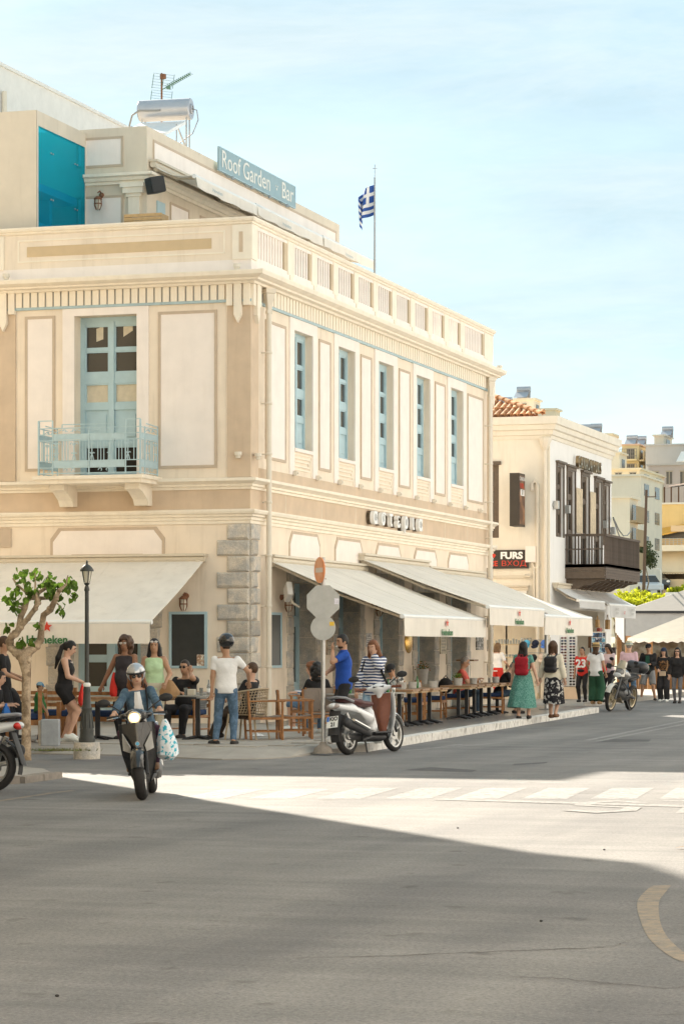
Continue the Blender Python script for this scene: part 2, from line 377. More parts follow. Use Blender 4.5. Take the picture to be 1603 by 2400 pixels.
# ochre curved arrow at lower right
oc = [gnd(*p) for p in [(1573,2077),(1547,2108),(1545,2150),(1560,2192),(1600,2232),(1665,2275),(1680,2300),(1640,2268),(1575,2246),(1520,2200),(1498,2150),(1493,2120),(1503,2100),(1532,2077)]]
oc2 = []
for i in range(len(oc)):
    p0, p1, p2, p3 = [Vector((oc[(i+k) % len(oc)].x, oc[(i+k) % len(oc)].y)) for k in (-1,0,1,2)]
    sharp = i in (0, 13, 5, 6)
    for t in (0, .25, .5, .75): oc2.append(p1.lerp(p2, t) if sharp else .5*(2*p1+(p2-p0)*t+(2*p0-5*p1+4*p2-p3)*t*t+(3*p1-p0-3*p2+p3)*t*t*t))
flat('painted_arrow', oc2, m_yel, .004)
strip('yellow_edge_line', gnd(-40, 1884), gnd(120, 1860), .09, m_yel)
strip('yellow_edge_line', gnd(118, 1860), gnd(170, 1854), .09, m_yel, .0045)
# an asphalt patch and a manhole
m_patch = mat('dark_patch', (.095,.092,.090), .85, .2, 5, .4, 60)
flat('asphalt_patch', [gnd(*p) for p in [(1395,1741),(1520,1739),(1526,1734),(1440,1733)]], m_patch, .0035)
flat('tar_seam', [gnd(*p) for p in [(945,1806),(1105,1811),(1118,1806),(1010,1799)]], m_patch, .0035)
flat('tar_seam', [gnd(*p) for p in [(1200,1795),(1280,1790),(1284,1787),(1205,1791)]], m_patch, .0035)

# pavement of the corner house
ZP = .12
kA, kB = gnd(859, 1763), gnd(1402, 1671)
KD = Vector((kB.x-kA.x, kB.y-kA.y)).normalized()
front = [gnd(u, v, .0) for u, v in [(-120,1768),(55,1767),(220,1771),(300,1772),(420,1778),(520,1782),(600,1781),(680,1777),(750,1768)]]
edge = [(p.x, p.y) for p in front]+[(kA.x, kA.y), (kB.x, kB.y), (2.9, 17.6), (1.2, 19.5), (.6, 23.5), (.6, 27), (.6, 60), (-14, 60), (-14, edge_y)] if 0 else \
       [(p.x, p.y) for p in front]+[(kA.x, kA.y), (kB.x, kB.y), (2.7, 18.2), (2.1, 21.5), (2.1, 27), (1.6, 45), (-6, 45), (-6, 0.2), (-16, 3), (-16, -7.2)]
pv = MB()
nfl = len(front)
zs = [.015]*nfl+[ZP]*(len(edge)-nfl); zs[nfl-1] = .05
pts = [(x, y, ZP if i >= nfl else z) for i, ((x, y), z) in enumerate(zip(edge, zs))]
inner = [(x-.10, y+.9, ZP) for x, y in edge[:nfl]]
pave = MB()
pave.poly([(x, y, z) for (x, y, z) in inner]+[(x, y, ZP) for x, y in edge[nfl:]])
for i in range(nfl-1):
    a, b_ = edge[i], edge[i+1]; pave.poly([(a[0],a[1],zs[i]), (b_[0],b_[1],zs[i+1]), inner[i+1], inner[i]])
pave.poly([(edge[nfl-1][0],edge[nfl-1][1],.05), (edge[nfl][0],edge[nfl][1],ZP), inner[nfl-1]])
for i in range(len(edge)-1):
    a, b_ = edge[i], edge[i+1]; za = zs[i]; zb = zs[i+1]
    pave.poly([(a[0],a[1],-.05), (b_[0],b_[1],-.05), (b_[0],b_[1],zb), (a[0],a[1],za)])
pavement = tag(pave.build('pavement', m_pave), kind='structure')
# kerb stones along the street side
kn = Vector((KD.y, -KD.x)); Lk = (Vector((kB.x,kB.y))-Vector((kA.x,kA.y))).length
nk = 22
for i in range(nk):
    a = Vector((kA.x,kA.y))+KD*(i*Lk/nk+.006); b_ = Vector((kA.x,kA.y))+KD*((i+1)*Lk/nk-.006); w = kn*(.012+.006*random.random())
    mb = MB(); mb.prism([tuple(a-kn*.22), tuple(a+w), tuple(b_+w), tuple(b_-kn*.22)][::1], -.02, ZP+.012+.006*random.random())
    mb.build('kerb_stone', m_kerb, pavement)
# dark polished strip between wall and kerb, then loose slabs at the corner
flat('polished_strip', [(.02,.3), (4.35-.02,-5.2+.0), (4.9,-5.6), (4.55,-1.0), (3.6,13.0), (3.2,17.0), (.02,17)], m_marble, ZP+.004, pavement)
def inside(x, y, poly):
    c = False
    for (x0,y0),(x1,y1) in zip(poly, poly[1:]+poly[:1]):
        if (y0 > y) != (y1 > y) and x < (x1-x0)*(y-y0)/(y1-y0)+x0: c = not c
    return c
inn = [(x, y) for x, y, z in inner]; polyT = [(-1.2,-10.6)]+inn[2:]+[(4.7,-9.7),(4.9,-6.0),(-1.2,-6.0)]
sm = None; dx, dy = .82, .56
for j in range(18):
    for i in range(10):
        x0 = -1.2+i*dx+(j%2)*dx*.5; y0 = -14.3+j*dy
        if not all(inside(px, py, polyT) for px, py in ((x0,y0),(x0+dx,y0),(x0,y0+dy),(x0+dx,y0+dy))): continue
        if sm is None: q = MB(); q.box(.012, dx-.012, .012, dy-.012, 0, .016); sm = q.mesh('paving_slab', m_tile)
        link('paving_slab', sm, pavement, (x0, y0, ZP-.002+.004*random.random()))
# pavement of the house across the side street, lower left, with its broken kerb
c0, c1, c2 = gnd(120, 1825), gnd(30, 1837), gnd(-150, 1845)
pl = [(c0.x,c0.y), (c0.x-.5,c0.y+.9), (-3.2,-12.6), (-14,-6.9), (-14,-30), (c2.x-.3,c2.y-1), (c2.x,c2.y), (c1.x,c1.y)]
mb = MB(); mb.prism(pl[::-1], -.05, .075); tag(mb.build('pavement', m_pave), kind='structure')
for a, b_ in ((c0, c1), (c1, c2)):
    a, b_ = Vector((a.x,a.y)), Vector((b_.x,b_.y)); n_ = max(2, int((b_-a).length/.62)); d = (b_-a)/n_; w = Vector((d.y,-d.x)).normalized()*.03
    for i in range(n_):
        p, q = a+d*(i+.02), a+d*(i+.98); s_ = random.uniform(-.01,.015)
        k_ = MB(); k_.prism([tuple(p-w*5), tuple(p+w*(1+s_*20)), tuple(q+w), tuple(q-w*5)], -.02, .082+s_); k_.build('kerb_stone', m_kerbd, bpy.data.objects['pavement.001'])
# ================================================================ UNSEEN HOUSES BESIDE AND BEHIND THE VIEWPOINT, MOST ADDED TO BOUNCE SUNLIGHT
def plain_house(pts, h, label, col, wins=()):
    """pts: ccw plan; wins: (index of the side, number, storeys)"""
    t = thing('street_house', label, 'building'); m = mat('stucco_%d' % len(MATS), col, .85, .06, .8, streak=.08)
    q = MB(); q.prism(pts, 0, h); q.build('wall', m, t)
    q = MB(); q.sweep(pts, [(-.3,h-.02),(.25,h-.02),(.3,h+.12),(-.3,h+.14)], closed=True); q.build('cornice', m_trim, t)
    for si, n_, st in wins:
        a, b = Vector(pts[si]), Vector(pts[(si+1)%len(pts)]); d = (b-a); Ln = d.length; d.normalize(); nn = Vector((d.y,-d.x))
        for k in range(n_):
            for s_ in range(st):
                p = a+d*(Ln*(k+.5)/n_); z = 1.0+s_*3.3
                q = MB(); c = [p-d*.5, p+d*.5]
                q.prism([tuple(c[0]-nn*.05), tuple(c[0]+nn*.04), tuple(c[1]+nn*.04), tuple(c[1]-nn*.05)][::-1], z, z+1.7); f = q.build('window', m_glass, t)
                q = MB(); e = d*.08
                q.prism([tuple(c[0]-e), tuple(c[0]-e+nn*.07), tuple(c[1]+e+nn*.07), tuple(c[1]+e)][::-1], z-.1, z-.002); q.build('sill', m_trim, f)
    return t
plain_house([(-.9,-11.75),(-6.2,-7.9),(-16,-7.9),(-16,-40),(9,-40),(4.3,-27),(1.2,-17)][::-1] if 0 else [(-16,-7.9),(-16,-40),(8.2,-40),(4.0,-27),(1.0,-17),(-1.35,-11.95),(-7.1,-7.9)], 12.0,
    'cream house across the side street, just outside the left edge', (.70,.60,.45), [(4,2,3),(5,2,3),(3,3,3)])
plain_house([(-30,-57),(-30,-70),(12,-70),(12,-57)], 20.0, 'tall pale house added behind the viewpoint to bounce sunlight', (.84,.78,.66), [(3,9,5)])  # never in view: added as a sunlit reflector for the side street facade
plain_house([(12.5,-57.5),(12.5,-70),(44,-70),(44,-57.5)], 18.0, 'cream house added behind the viewpoint to bounce sunlight', (.84,.79,.69), [(3,7,5)])
for k, (y0, y1, h, c) in enumerate(((-53,-20,15,(.83,.82,.81)),(-19.5,-6,15,(.83,.82,.81)),(-5.5,9,14,(.82,.81,.79)),(9.5,26,15,(.83,.82,.81)),(26.5,44,12.5,(.83,.82,.81)))):
    xw = 20.2 if k == 0 else 15.5  # unseen row, added so its sunlit walls brighten the street facade
    plain_house([(xw,y0),(xw+10.5,y0),(xw+10.5,y1),(xw,y1)], h, ['near white house','white house','pale house','tall white house','cream house'][k]+' added unseen beyond the right edge to bounce sunlight', c, [(3,4,3)])
# ================================================================ CORNER HOUSE
LB = 19.42; WB = 14.0
B1 = thing('corner_building', 'two storey cream corner building with blue windows, grey corner stones and a roof bar', 'building')
A_, B_ = FA(0), FB(0)
WC = [3.33, 6.36, 9.41, 12.60, 15.77]; WW = .61; WZ0, WZ1 = 5.70, 8.11
DC = [3.45, 6.55, 9.65, 12.85, 15.95]; DW = .78; DZ = 2.95
AD = (-3.68, -2.35, 4.98, 8.20); AG = (-3.69, -2.27, ZP, 2.75)
# --- walls
wb = MB()
wall_sheet(wb, B_, 0, LB, 4.05, 8.9, [(c-WW, c+WW, WZ0, WZ1) for c in WC], .16)
wall_sheet(wb, B_, 0, LB, 0, 4.05, [(c-DW, c+DW, ZP, DZ) for c in DC], .42)
wb.poly([(-WB,LB,0),(0,LB,0),(0,LB,8.9),(-WB,LB,8.9)]); wb.poly([(-WB,0,0),(-WB,LB,0),(-WB,LB,8.9),(-WB,0,8.9)])
wb.build('wall', m_wall, B1)
wa = MB(); wall_sheet(wa, A_, -WB, 0, 4.05, 8.9, [AD], .34); wall_sheet(wa, A_, -WB, 0, 0, 4.05, [AG], .40); wa.build('wall', m_wall, B1)
rf = MB(); rf.box(-WB, 0, 0, LB, 8.86, 8.9); rf.build('roof_terrace', m_roof, B1)
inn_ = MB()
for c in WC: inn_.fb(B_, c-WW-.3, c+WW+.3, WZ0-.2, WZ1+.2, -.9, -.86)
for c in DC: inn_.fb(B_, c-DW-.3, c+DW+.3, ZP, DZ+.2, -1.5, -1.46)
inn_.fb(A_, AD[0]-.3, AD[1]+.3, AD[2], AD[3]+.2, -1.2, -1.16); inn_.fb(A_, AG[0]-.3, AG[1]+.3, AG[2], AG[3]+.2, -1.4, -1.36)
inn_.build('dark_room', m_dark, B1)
# --- string courses, cornice: swept round the corner
path = [(-WB,0),(0,0),(0,LB)]
def course(name, prof, m, p=path): q = MB(); q.sweep(p, prof); return q.build(name, m, B1)
course('lower_cornice', [(-.02,4.03),(.03,4.03),(.03,4.09),(.06,4.10),(.06,4.15),(.10,4.17),(.10,4.21),(.15,4.225),(.17,4.27),(.17,4.30),(-.02,4.32)], m_trim)
course('frieze', [(-.02,4.315),(.022,4.315),(.022,4.70),(-.02,4.70)], m_tan)
course('upper_string_course', [(-.02,4.70),(.05,4.70),(.05,4.75),(.09,4.76),(.09,4.80),(.14,4.83),(.20,4.86),(.20,4.915),(-.02,4.935)], m_trim)
course('main_cornice', [(-.02,8.70),(.14,8.70),(.16,8.74),(.26,8.755),(.27,8.79),(.33,8.81),(.40,8.84),(.42,8.90),(.42,8.925),(-.02,8.94)], m_trim)
course('blue_strip', [(-.02,8.355),(.05,8.355),(.055,8.405),(-.02,8.405)], m_bluet)
q = MB(); q.fb(B_, .55, LB-.5, 4.93, 5.14, -.02, .020); q.build('tan_band', m_tan, B1)
# frieze joints
q = MB()
for y in (2.15, 4.55, 7.0, 12.4, 14.6, 16.8): q.fb(B_, y-.008, y+.008, 4.33, 4.69, .01, .026)
q.build('frieze_joint', m_trim, B1)
# --- dentils, each its own block
dm = MB(); dm.box(-.064, .064, -.065, 0, 8.405, 8.70); dma = dm.mesh('dentil', m_trim)
dm = MB(); dm.box(0, .07, -.070, .070, 8.405, 8.70); dmb = dm.mesh('dentil', m_trim)
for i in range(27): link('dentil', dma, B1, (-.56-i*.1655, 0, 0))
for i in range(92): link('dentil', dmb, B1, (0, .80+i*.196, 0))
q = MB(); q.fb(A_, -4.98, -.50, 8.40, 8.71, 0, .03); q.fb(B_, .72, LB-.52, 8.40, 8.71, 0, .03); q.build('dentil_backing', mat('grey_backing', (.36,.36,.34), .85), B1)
# --- corner pilasters with pointed drops
def pil(F, a0, a1, sgn):
    q = MB(); q.fb(F, a0, a1, 4.935, 8.28, -.01, .035); q.build('pilaster', m_tan, B1)
    q = MB(); w = (a1-a0); n_ = 3
    for k, (f0, f1, zb, o) in enumerate([(0,.27,8.28,.10), (.34,.66,8.10,.125), (.73,1,8.28,.10)]):
        x0, x1 = a0+w*f0, a0+w*f1; q.fb(F, x0, x1, zb, 8.70, 0, o)
        if k == 1:
            pts = [F(x0, zb, .0), F(x1, zb, .0), F((x0+x1)/2, zb-.16, .0)]; dv = Vector(F(0,0,o))-Vector(F(0,0,0)); q.extr(pts, dv)
    q.build('pilaster_capital', m_trim, B1)
pil(A_, -.45, 0.03, 1); pil(A_, -5.43, -4.95, 1); pil(B_, -.03, .44, 1); pil(B_, LB-.46, LB+.02, 1)
q = MB(); q.fb(A_, -WB, -5.43, 4.935, 8.70, 0, .03); q.build('pilaster', m_tan, B1)
# --- framed panels between windows
def panel(F, a0, a1, z0, z1, w=.055, name='wall_panel'):
    q = MB()
    for b in ((a0,a1,z0,z0+w),(a0,a1,z1-w,z1),(a0,a0+w,z0+w,z1-w),(a1-w,a1,z0+w,z1-w)): q.fb(F, *b, -.01, .022)
    fr = q.build('panel_frame', m_line, B1)
    q = MB(); q.fb(F, a0+w, a1-w, z0+w, z1-w, -.01, .010); q.build('panel_field', m_panel, fr)
    return fr
for a0, a1 in ((.93,2.21),(4.41,5.23),(7.44,8.29),(10.52,11.46),(13.71,14.66),(16.88,18.49)): panel(B_, a0, a1, 5.35, 8.12)
panel(A_, -1.90, -.67, 5.13, 8.22); panel(A_, -4.75, -4.10, 5.13, 8.23)
# --- first floor windows towards the street
def casement(F, a0, a1, z0, z1, o, rows, parent, m=m_blue, mid=True, fw=.075, panes=True):
    """outer frame, mullion, bars; panes as sub-parts. rows: (z fractions from the top, 'g' glass / 'p' panel / 'b' blind)"""
    q = MB(); H = z1-z0
    q.fb(F, a0, a0+fw, z0, z1, o-.08, o); q.fb(F, a1-fw, a1, z0, z1, o-.08, o); q.fb(F, a0+fw, a1-fw, z1-fw, z1, o-.08, o); q.fb(F, a0+fw, a1-fw, z0, z0+fw*.7, o-.08, o)
    c = (a0+a1)/2
    if mid: q.fb(F, c-fw*.62, c+fw*.62, z0+fw*.7, z1-fw, o-.07, o+.012)
    rr = [(z1-f0*H, z1-f1*H, k) for f0, f1, k in rows]
    last = z1-fw
    for zt, zb, k in rr:
        if last-zt > .005: q.fb(F, a0+fw, a1-fw, zt, last, o-.07, o-.008)
        last = zb
    if last-(z0+fw*.7) > .005: q.fb(F, a0+fw, a1-fw, z0+fw*.7, last, o-.07, o-.008)
    fr = q.build('window', m, parent)
    halves = ((a0+fw, c-fw*.62), (c+fw*.62, a1-fw)) if mid else ((a0+fw, a1-fw),)
    for zt, zb, k in rr:
        for h0, h1 in halves:
            q = MB(); w_ = .03
            if k == 'p':
                q.fb(F, h0, h1, zb, zt, o-.055, o-.040); q.fb(F, h0+.07, h1-.07, zb+.09, zt-.09, o-.041, o-.022); q.build('door_panel', m, fr)
            else:
                q.fb(F, h0+w_, h1-w_, zb+w_, zt-w_, o-.060, o-.052); q.build('pane', {'g': m_glass, 'b': m_paper, 'd': m_dark}[k], fr)
                q = MB()
                for b in ((h0,h0+w_,zb,zt),(h1-w_,h1,zb,zt),(h0+w_,h1-w_,zb,zb+w_),(h0+w_,h1-w_,zt-w_,zt)): q.fb(F, *b, o-.065, o-.02)
                q.build('sash', m, fr)
    return fr
for i, c in enumerate(WC):
    q = MB(); s = .30
    q.fb(B_, c-WW-s, c-WW-.002, 5.14, 8.353, -.01, .030); q.fb(B_, c+WW+.002, c+WW+s, 5.14, 8.353, -.01, .030); q.fb(B_, c-WW-.002, c+WW+.002, WZ1+.002, 8.353, -.01, .030)
    q.build('window_surround', m_panel, B1)
    q = MB(); q.fb(B_, c-WW, c+WW, WZ0-.07, WZ0, -.16, .045); q.build('window_sill', m_panel, B1)
    casement(B_, c-WW, c+WW, WZ0, WZ1, -.145, [(.05,.27,'g'),(.29,.475,'g'),(.54,.705,'g'),(.76,.97,'p')], B1)
    # meander panel under the sill
    q = MB(); z0, z1 = 5.17, 5.60
    for k, (ia, iz) in enumerate(((.02,.0),(.11,.09),(.20,.17))):
        a0, a1, b0, b1 = c-WW+.02, c+WW-ia-.03, z0+iz*.9, z1-iz*.9
        q.fb(B_, a0, a1, b1-.03, b1, 0, .018+.004*k); q.fb(B_, a1-.04, a1, b0, b1-.03, 0, .018+.004*k)
        if k: q.fb(B_, a0, a1-.04, b0, b0+.03, 0, .018+.004*k)
    q.build('meander_moulding', m_trim, B1)
# small spot lamps along the tan band
sp = MB(); sp.box(.03,.10,-.05,.05,0,.10); sp.box(.10,.13,-.03,.03,.03,.07); spm = sp.mesh('spot_lamp', m_pipe)
for k in range(11): link('spot_lamp', spm, B1, (.01, 2.65+k*1.535, 5.12))
sp = MB(); sp.lathe([(.05,0),(.055,.05),(.075,.055),(.075,.12),(.05,.12)], (0,0,0), 10); spa = sp.mesh('spot_lamp', m_pipe)
for p in ((-.20,-.10,5.30),(.13,.12,5.28),(-.19,-.2,8.95),(-5.05,-.25,8.95),(.25,LB-.1,8.95),(-5.55,-.10,5.30)): link('spot_lamp', spa, B1, p)
# --- downpipes with hopper heads
def downpipe(y, z0, x=.16):
    q = MB(); q.tube([(x,y,8.22),(x,y,z0)], .055, 10); q.lathe([(.055,8.18),(.075,8.2),(.075,8.24),(.06,8.27),(.08,8.40),(.12,8.52),(.12,8.58),(.15,8.60),(.15,8.68)], (x,y,0), 4, None)
    for z in (1.2,2.4,3.4,4.45,5.4,6.4,7.4): q.lathe([(.062,z),(.072,z+.01),(.072,z+.04),(.062,z+.05)], (x,y,0), 10); q.box(0,x,y-.012,y+.012,z+.01,z+.04)
    return q.build('downpipe', m_pipe, B1, smooth=35)
downpipe(.70, .2); downpipe(LB-.75, .2)
# --- balcony door
q = MB(); s = .25
q.fb(A_, AD[0]-s, AD[0]-.002, 4.95, 8.353, -.01, .03); q.fb(A_, AD[1]+.002, AD[1]+s, 4.95, 8.353, -.01, .03); q.fb(A_, AD[0]-.002, AD[1]+.002, AD[3]+.002, 8.353, -.01, .03)
q.build('door_surround', m_panel, B1)
casement(A_, AD[0], AD[1], AD[2], AD[3], -.30, [(.05,.195,'g'),(.21,.345,'g'),(.41,.535,'b'),(.575,.77,'p'),(.80,.97,'d')], B1, fw=.09)
q = MB()
for (x, z, w, h, t) in ((-3.36,7.72,.15,.26,.05),(-2.78,7.80,.2,.2,.12)):
    q = MB(); q.add([(x,.350,z),(x+w,.350,z+t),(x+w,.350,z+h+t),(x,.350,z+h)], [(0,1,2,3)]); q.build('taped_note', m_paper, B1)
q = MB(); q.fb(A_, AD[0]+.1, AD[1]-.1, 6.05, 6.95, -.40, -.39) if 0 else None
# --- balcony: slab, brackets, wrought railing
BX0, BX1, BY = -4.03, -1.90, -.98
q = MB(); q.box(BX0-.10, BX1+.08, BY-.08, 0, 4.89, 4.96); q.box(BX0-.05, BX1+.04, BY-.04, 0, 4.81, 4.89); bal = q.build('balcony_slab', m_trim, B1)
for x in (BX0+.12, BX1-.42):
    q = MB(); pr = [(0,4.81),(-.72,4.81),(-.72,4.70),(-.55,4.66),(-.30,4.52),(-.22,4.40),(0,4.40)]
    q.extr([(x,y,z) for y,z in pr], (.30,0,0)); q.build('balcony_bracket', m_trim, B1)
def scroll(q, c, r, P, s=1, n=9):
    q.tube([P(c[0]+s*r*(1-.75*k/n)*math.cos(4.2*k/n), c[1]+r*(1-.75*k/n)*math.sin(4.2*k/n)) for k in range(n+1)], .009, 4)
def rail_side(P, L, name):
    """P(a, z) maps along the side"""
    q = MB(); z0 = 4.99; t = .012
    def bar(a0, z0_, a1, z1_, r=.012): q.tube([P(a0,z0_), P(a1,z1_)], r, 4)
    for z in (.02,.13,.26,.66,.78,.90): bar(0, z0+z, L, z0+z)
    posts = [0, .30, L/2, L-.30, L] if L > 1.5 else [0, .22, L]
    for p in posts: bar(p, z0-.01, p, z0+(1.05 if p in (0, L, .30, L-.30) and L > 1.5 or p == 0 else .92), .016)
    if L > 1.5:
        for a, b in ((0,.30),(L-.30,L)): bar(a, z0+1.05, b, z0+1.05)
        bar(.5, z0+.97, L-.6, z0+.97, .012); bar(.5, z0+.90, .5, z0+.97); bar(L-.6, z0+.90, L-.6, z0+.97)
    else: bar(.3, z0+.98, L, z0+.96); bar(L, z0+.85, L, z0+.97)
    o = q.build(name, m_blue2, railing)
    q = MB()
    for a, b in zip(posts, posts[1:]):
        if b-a < .35 and L > 1.5: continue
        for zz, h in ((.675,.095),(.14,.11)):
            p = [P(a+.02,z0+zz), P(b-.02,z0+zz), P(b-.02,z0+zz+h), P(a+.02,z0+zz+h)]; n_ = (Vector(p[1])-Vector(p[0])).cross(Vector((0,0,1))).normalized()*.006
            q = MB(); q.extr(p, n_); q.build('railing_plate', m_blue2, o)
    q = MB(); n_ = int(L/.062)
    for k in range(1, n_):
        a = k*L/n_
        if k % 6 == 0:
            for s_ in (-1, 1):
                scroll(q, (a+s_*.04, z0+.58), .042, P, s_); scroll(q, (a+s_*.03, z0+.40), .025, P, s_)
            q.tube([P(a,z0+.26),P(a,z0+.66)], .011, 4); q.tube([P(a-.04,z0+.27),P(a-.02,z0+.35),P(a,z0+.40),P(a+.02,z0+.35),P(a+.04,z0+.27)], .008, 4)
        elif k % 6 in (2,3,4): q.tube([P(a,z0+.26),P(a,z0+.66)], .0095, 4)
    for a in ([.65, L-.75] if L > 1.5 else [L*.6]):
        for s_ in (-1, 1):
            scroll(q, (a+s_*.07, z0+.075), .05, P, s_); scroll(q, (a+s_*.09, z0+.84), .05, P, s_)
            q.tube([P(a+s_*.03,z0+.83),P(a+s_*.16,z0+.87),P(a+s_*.28,z0+.82)], .008, 4)
    q.build('railing_scrolls', m_blue2, o)
m_blue2 = mat('pale_blue_ironwork', (.44,.58,.62), .5, .06, 6)
railing = thing('balcony_railing', None, None); railing.parent = B1
for k in ('label','category'):
    if k in railing: del railing[k]
rail_side(lambda a, z: (BX0+a, BY, z), BX1-BX0, 'front_railing')
rail_side(lambda a, z: (BX1, BY+.035+a, z), -BY-.08, 'side_railing'); rail_side(lambda a, z: (BX0, BY+.035+a, z), -BY-.08, 'side_railing')
# --- parapet: solid with a sunk field towards the side street, balusters towards the main street
q = MB(); q.sweep([(-WB,-.02),(.04,-.02),(.04,LB)], [(-.30,8.94),(0,8.94),(0,9.18),(-.30,9.18)]); q.build('parapet_base', m_panel, B1)
q = MB(); q.sweep([(-WB,-.02),(.04,-.02),(.04,LB)], [(-.28,9.86),(-.01,9.86),(.03,9.885),(.03,9.91),(.07,9.93),(.09,9.97),(.09,10.0),(-.30,10.02)]); q.build('parapet_rail', m_trim, B1)
q = MB(); q.box(-5.55,.04-.28,-.02,.26,9.18,9.86); q.box(-WB,-5.55,-.03,.26,9.18,9.86); q.build('parapet_wall', m_wall, B1)
q = MB()
for b in ((-4.9,-.50,9.31,9.34),(-4.9,-.50,9.73,9.76),(-4.9,-4.87,9.34,9.73),(-.53,-.50,9.34,9.73)): q.fb(FA(-.02), *b, 0, .015)
q.build('parapet_moulding', m_trim, B1)
q = MB(); q.fb(FA(-.02), -4.70, -.78, 9.42, 9.62, -.005, .012); q.build('parapet_field', m_tan2 if 0 else mat('ochre_field', (.62,.47,.29), .85, .05), B1)
for x0_, x1_ in ((-.34,.07),(-5.55,-5.20)): q = MB(); q.box(x0_,x1_,-.05,.30,9.18,9.86); q.build('parapet_pier', m_trim, B1)
for x0_ in (-.20,-5.42): q = MB(); q.fb(FA(-.05), x0_, x0_+.08, 9.32, 9.72, -.005, .006); q.build('pier_inset', m_tan, B1)
PAN = [(.12,2.22,1),(2.64,3.80,0),(4.15,5.31,0),(5.63,6.84,0),(7.14,8.32,0),(8.66,9.83,0),(10.19,11.38,0),(11.76,12.93,0),(13.32,14.46,0),(14.88,16.03,0),(16.47,18.50,1)]
pe = [.07]+[v for p in PAN for v in p[:2]]+[LB]
for i in range(0, len(pe)-1, 2):
    if pe[i+1]-pe[i] > .02: q = MB(); q.box(-.20,.05,pe[i],pe[i+1],9.18,9.86); q.build('parapet_pier', m_trim, B1)
for i in range(len(PAN)-1): q = MB(); q.box(.0,.062,PAN[i][1]+.12,PAN[i+1][0]-.12,8.94,9.18); q.build('pier_foot', m_trim, B1)
for a, b, s_ in PAN:
    for z0_, z1_ in ((9.18,9.245),(9.80,9.86)): q = MB(); q.box(-.20,.035,a,b,z0_,z1_); q.build('baluster_rail', m_panel, B1)
for a, b, s_ in PAN:
    if s_: q = MB(); q.box(-.19,-.05,a,b-.22,9.245,9.80); q.build('parapet_panel', m_panel, B1)
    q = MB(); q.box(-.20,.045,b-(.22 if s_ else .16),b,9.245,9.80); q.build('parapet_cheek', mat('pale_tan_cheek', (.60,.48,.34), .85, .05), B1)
bm_ = MB(); bm_.box(-.12,.02,-.040,.040,9.245,9.80); bme = bm_.mesh('baluster', m_panel)
for a, b, s_ in PAN:
    n_ = 11 if s_ else 6; b2 = b-(.22 if s_ else .16)
    for k in range(n_): link('baluster', bme, B1, (0, a+(k+.5)*(b2-a)/n_, 0))
# --- ground floor: blind niches, quoins, door stones, doors
def niche(F, c, w, z1=3.99, z0=3.0, ch=.22):
    def outline(w_, zt, o): return [F(c-w_,z0,o),F(c+w_,z0,o),F(c+w_,zt-ch,o),F(c+w_-ch*.8,zt,o),F(c-w_+ch*.8,zt,o),F(c-w_,zt-ch,o)]
    d = Vector(F(0,0,.02))-Vector(F(0,0,0))
    q = MB(); q.extr(outline(w, z1, -.005), d); o = q.build('niche_border', m_line, B1)
    q = MB(); q.extr(outline(w-.06, z1-.06, .004), d*.85); q.build('niche_field', m_panel, o)
    q = MB(); q.fb(F, c-w*.62, c+w*.62, 3.32, 3.46, .0, .028); q.build('niche_lintel', m_line, o)
    q = MB(); q.fb(F, c-w*.62+.05, c+w*.62-.05, 3.32, 3.41, .0, .033); q.build('niche_lintel', m_wall, o)
for c in DC: niche(B_, c, 1.03)
niche(A_, -2.98, 1.22)
q = MB(); q.fb(A_, -5.9, -5.05, 3.62, 4.0, 0, .03); q.build('niche_border', m_line, B1)
def rock(F, a0, a1, z0, z1, o, par=B1, name='quoin_stone'):
    """a rusticated block: chamfered, slightly uneven"""
    j = lambda k: random.uniform(-k, k); c = .035
    f = [F(a0,z0,0),F(a1,z0,0),F(a1,z1,0),F(a0,z1,0)]
    g_ = [F(a0+j(.006),z0+j(.004),o*.55),F(a1+j(.006),z0+j(.004),o*.55),F(a1+j(.006),z1+j(.004),o*.55),F(a0+j(.006),z1+j(.004),o*.55)]
    h = [F(a0+c+j(.015),z0+c+j(.012),o+j(.012)),F(a1-c+j(.015),z0+c+j(.012),o+j(.012)),F(a1-c+j(.015),z1-c+j(.012),o+j(.012)),F(a0+c+j(.015),z1-c+j(.012),o+j(.012))]
    q = MB(); fs = [(8,9,10,11)]
    for b in (0, 4):
        for i in range(4): fs.append((b+i, b+(i+1)%4, b+4+(i+1)%4, b+4+i))
    q.add(f+g_+h, fs); return q.build(name, m_stone, par)
zq = 4.03; k = 0
while zq > .2:
    hq = .315; lo = k % 2 == 1
    wA = .66 if lo else .45; wB_ = .50 if not lo else .34
    rock(A_, -wA, .0, zq-hq+.006, zq-.006, .07); rock(B_, 0.0, wB_, zq-hq+.006, zq-.006, .07)
    zq -= hq; k += 1
zq = 4.03; k = 0
while zq > .2:
    rock(B_, LB-(.5 if k % 2 else .36), LB, zq-.315+.006, zq-.006, .06); zq -= .315; k += 1
def jamb(F, a0, a1, ztop, n_, side):
    z = ZP; h = (ztop-ZP)/n_
    for k in range(n_):
        e = .05*(k % 2); x0, x1 = (a0-e, a1) if side < 0 else (a0, a1+e)
        rock(F, x0, x1, z+.004, z+h-.004, .04, B1, 'jamb_stone'); z += h
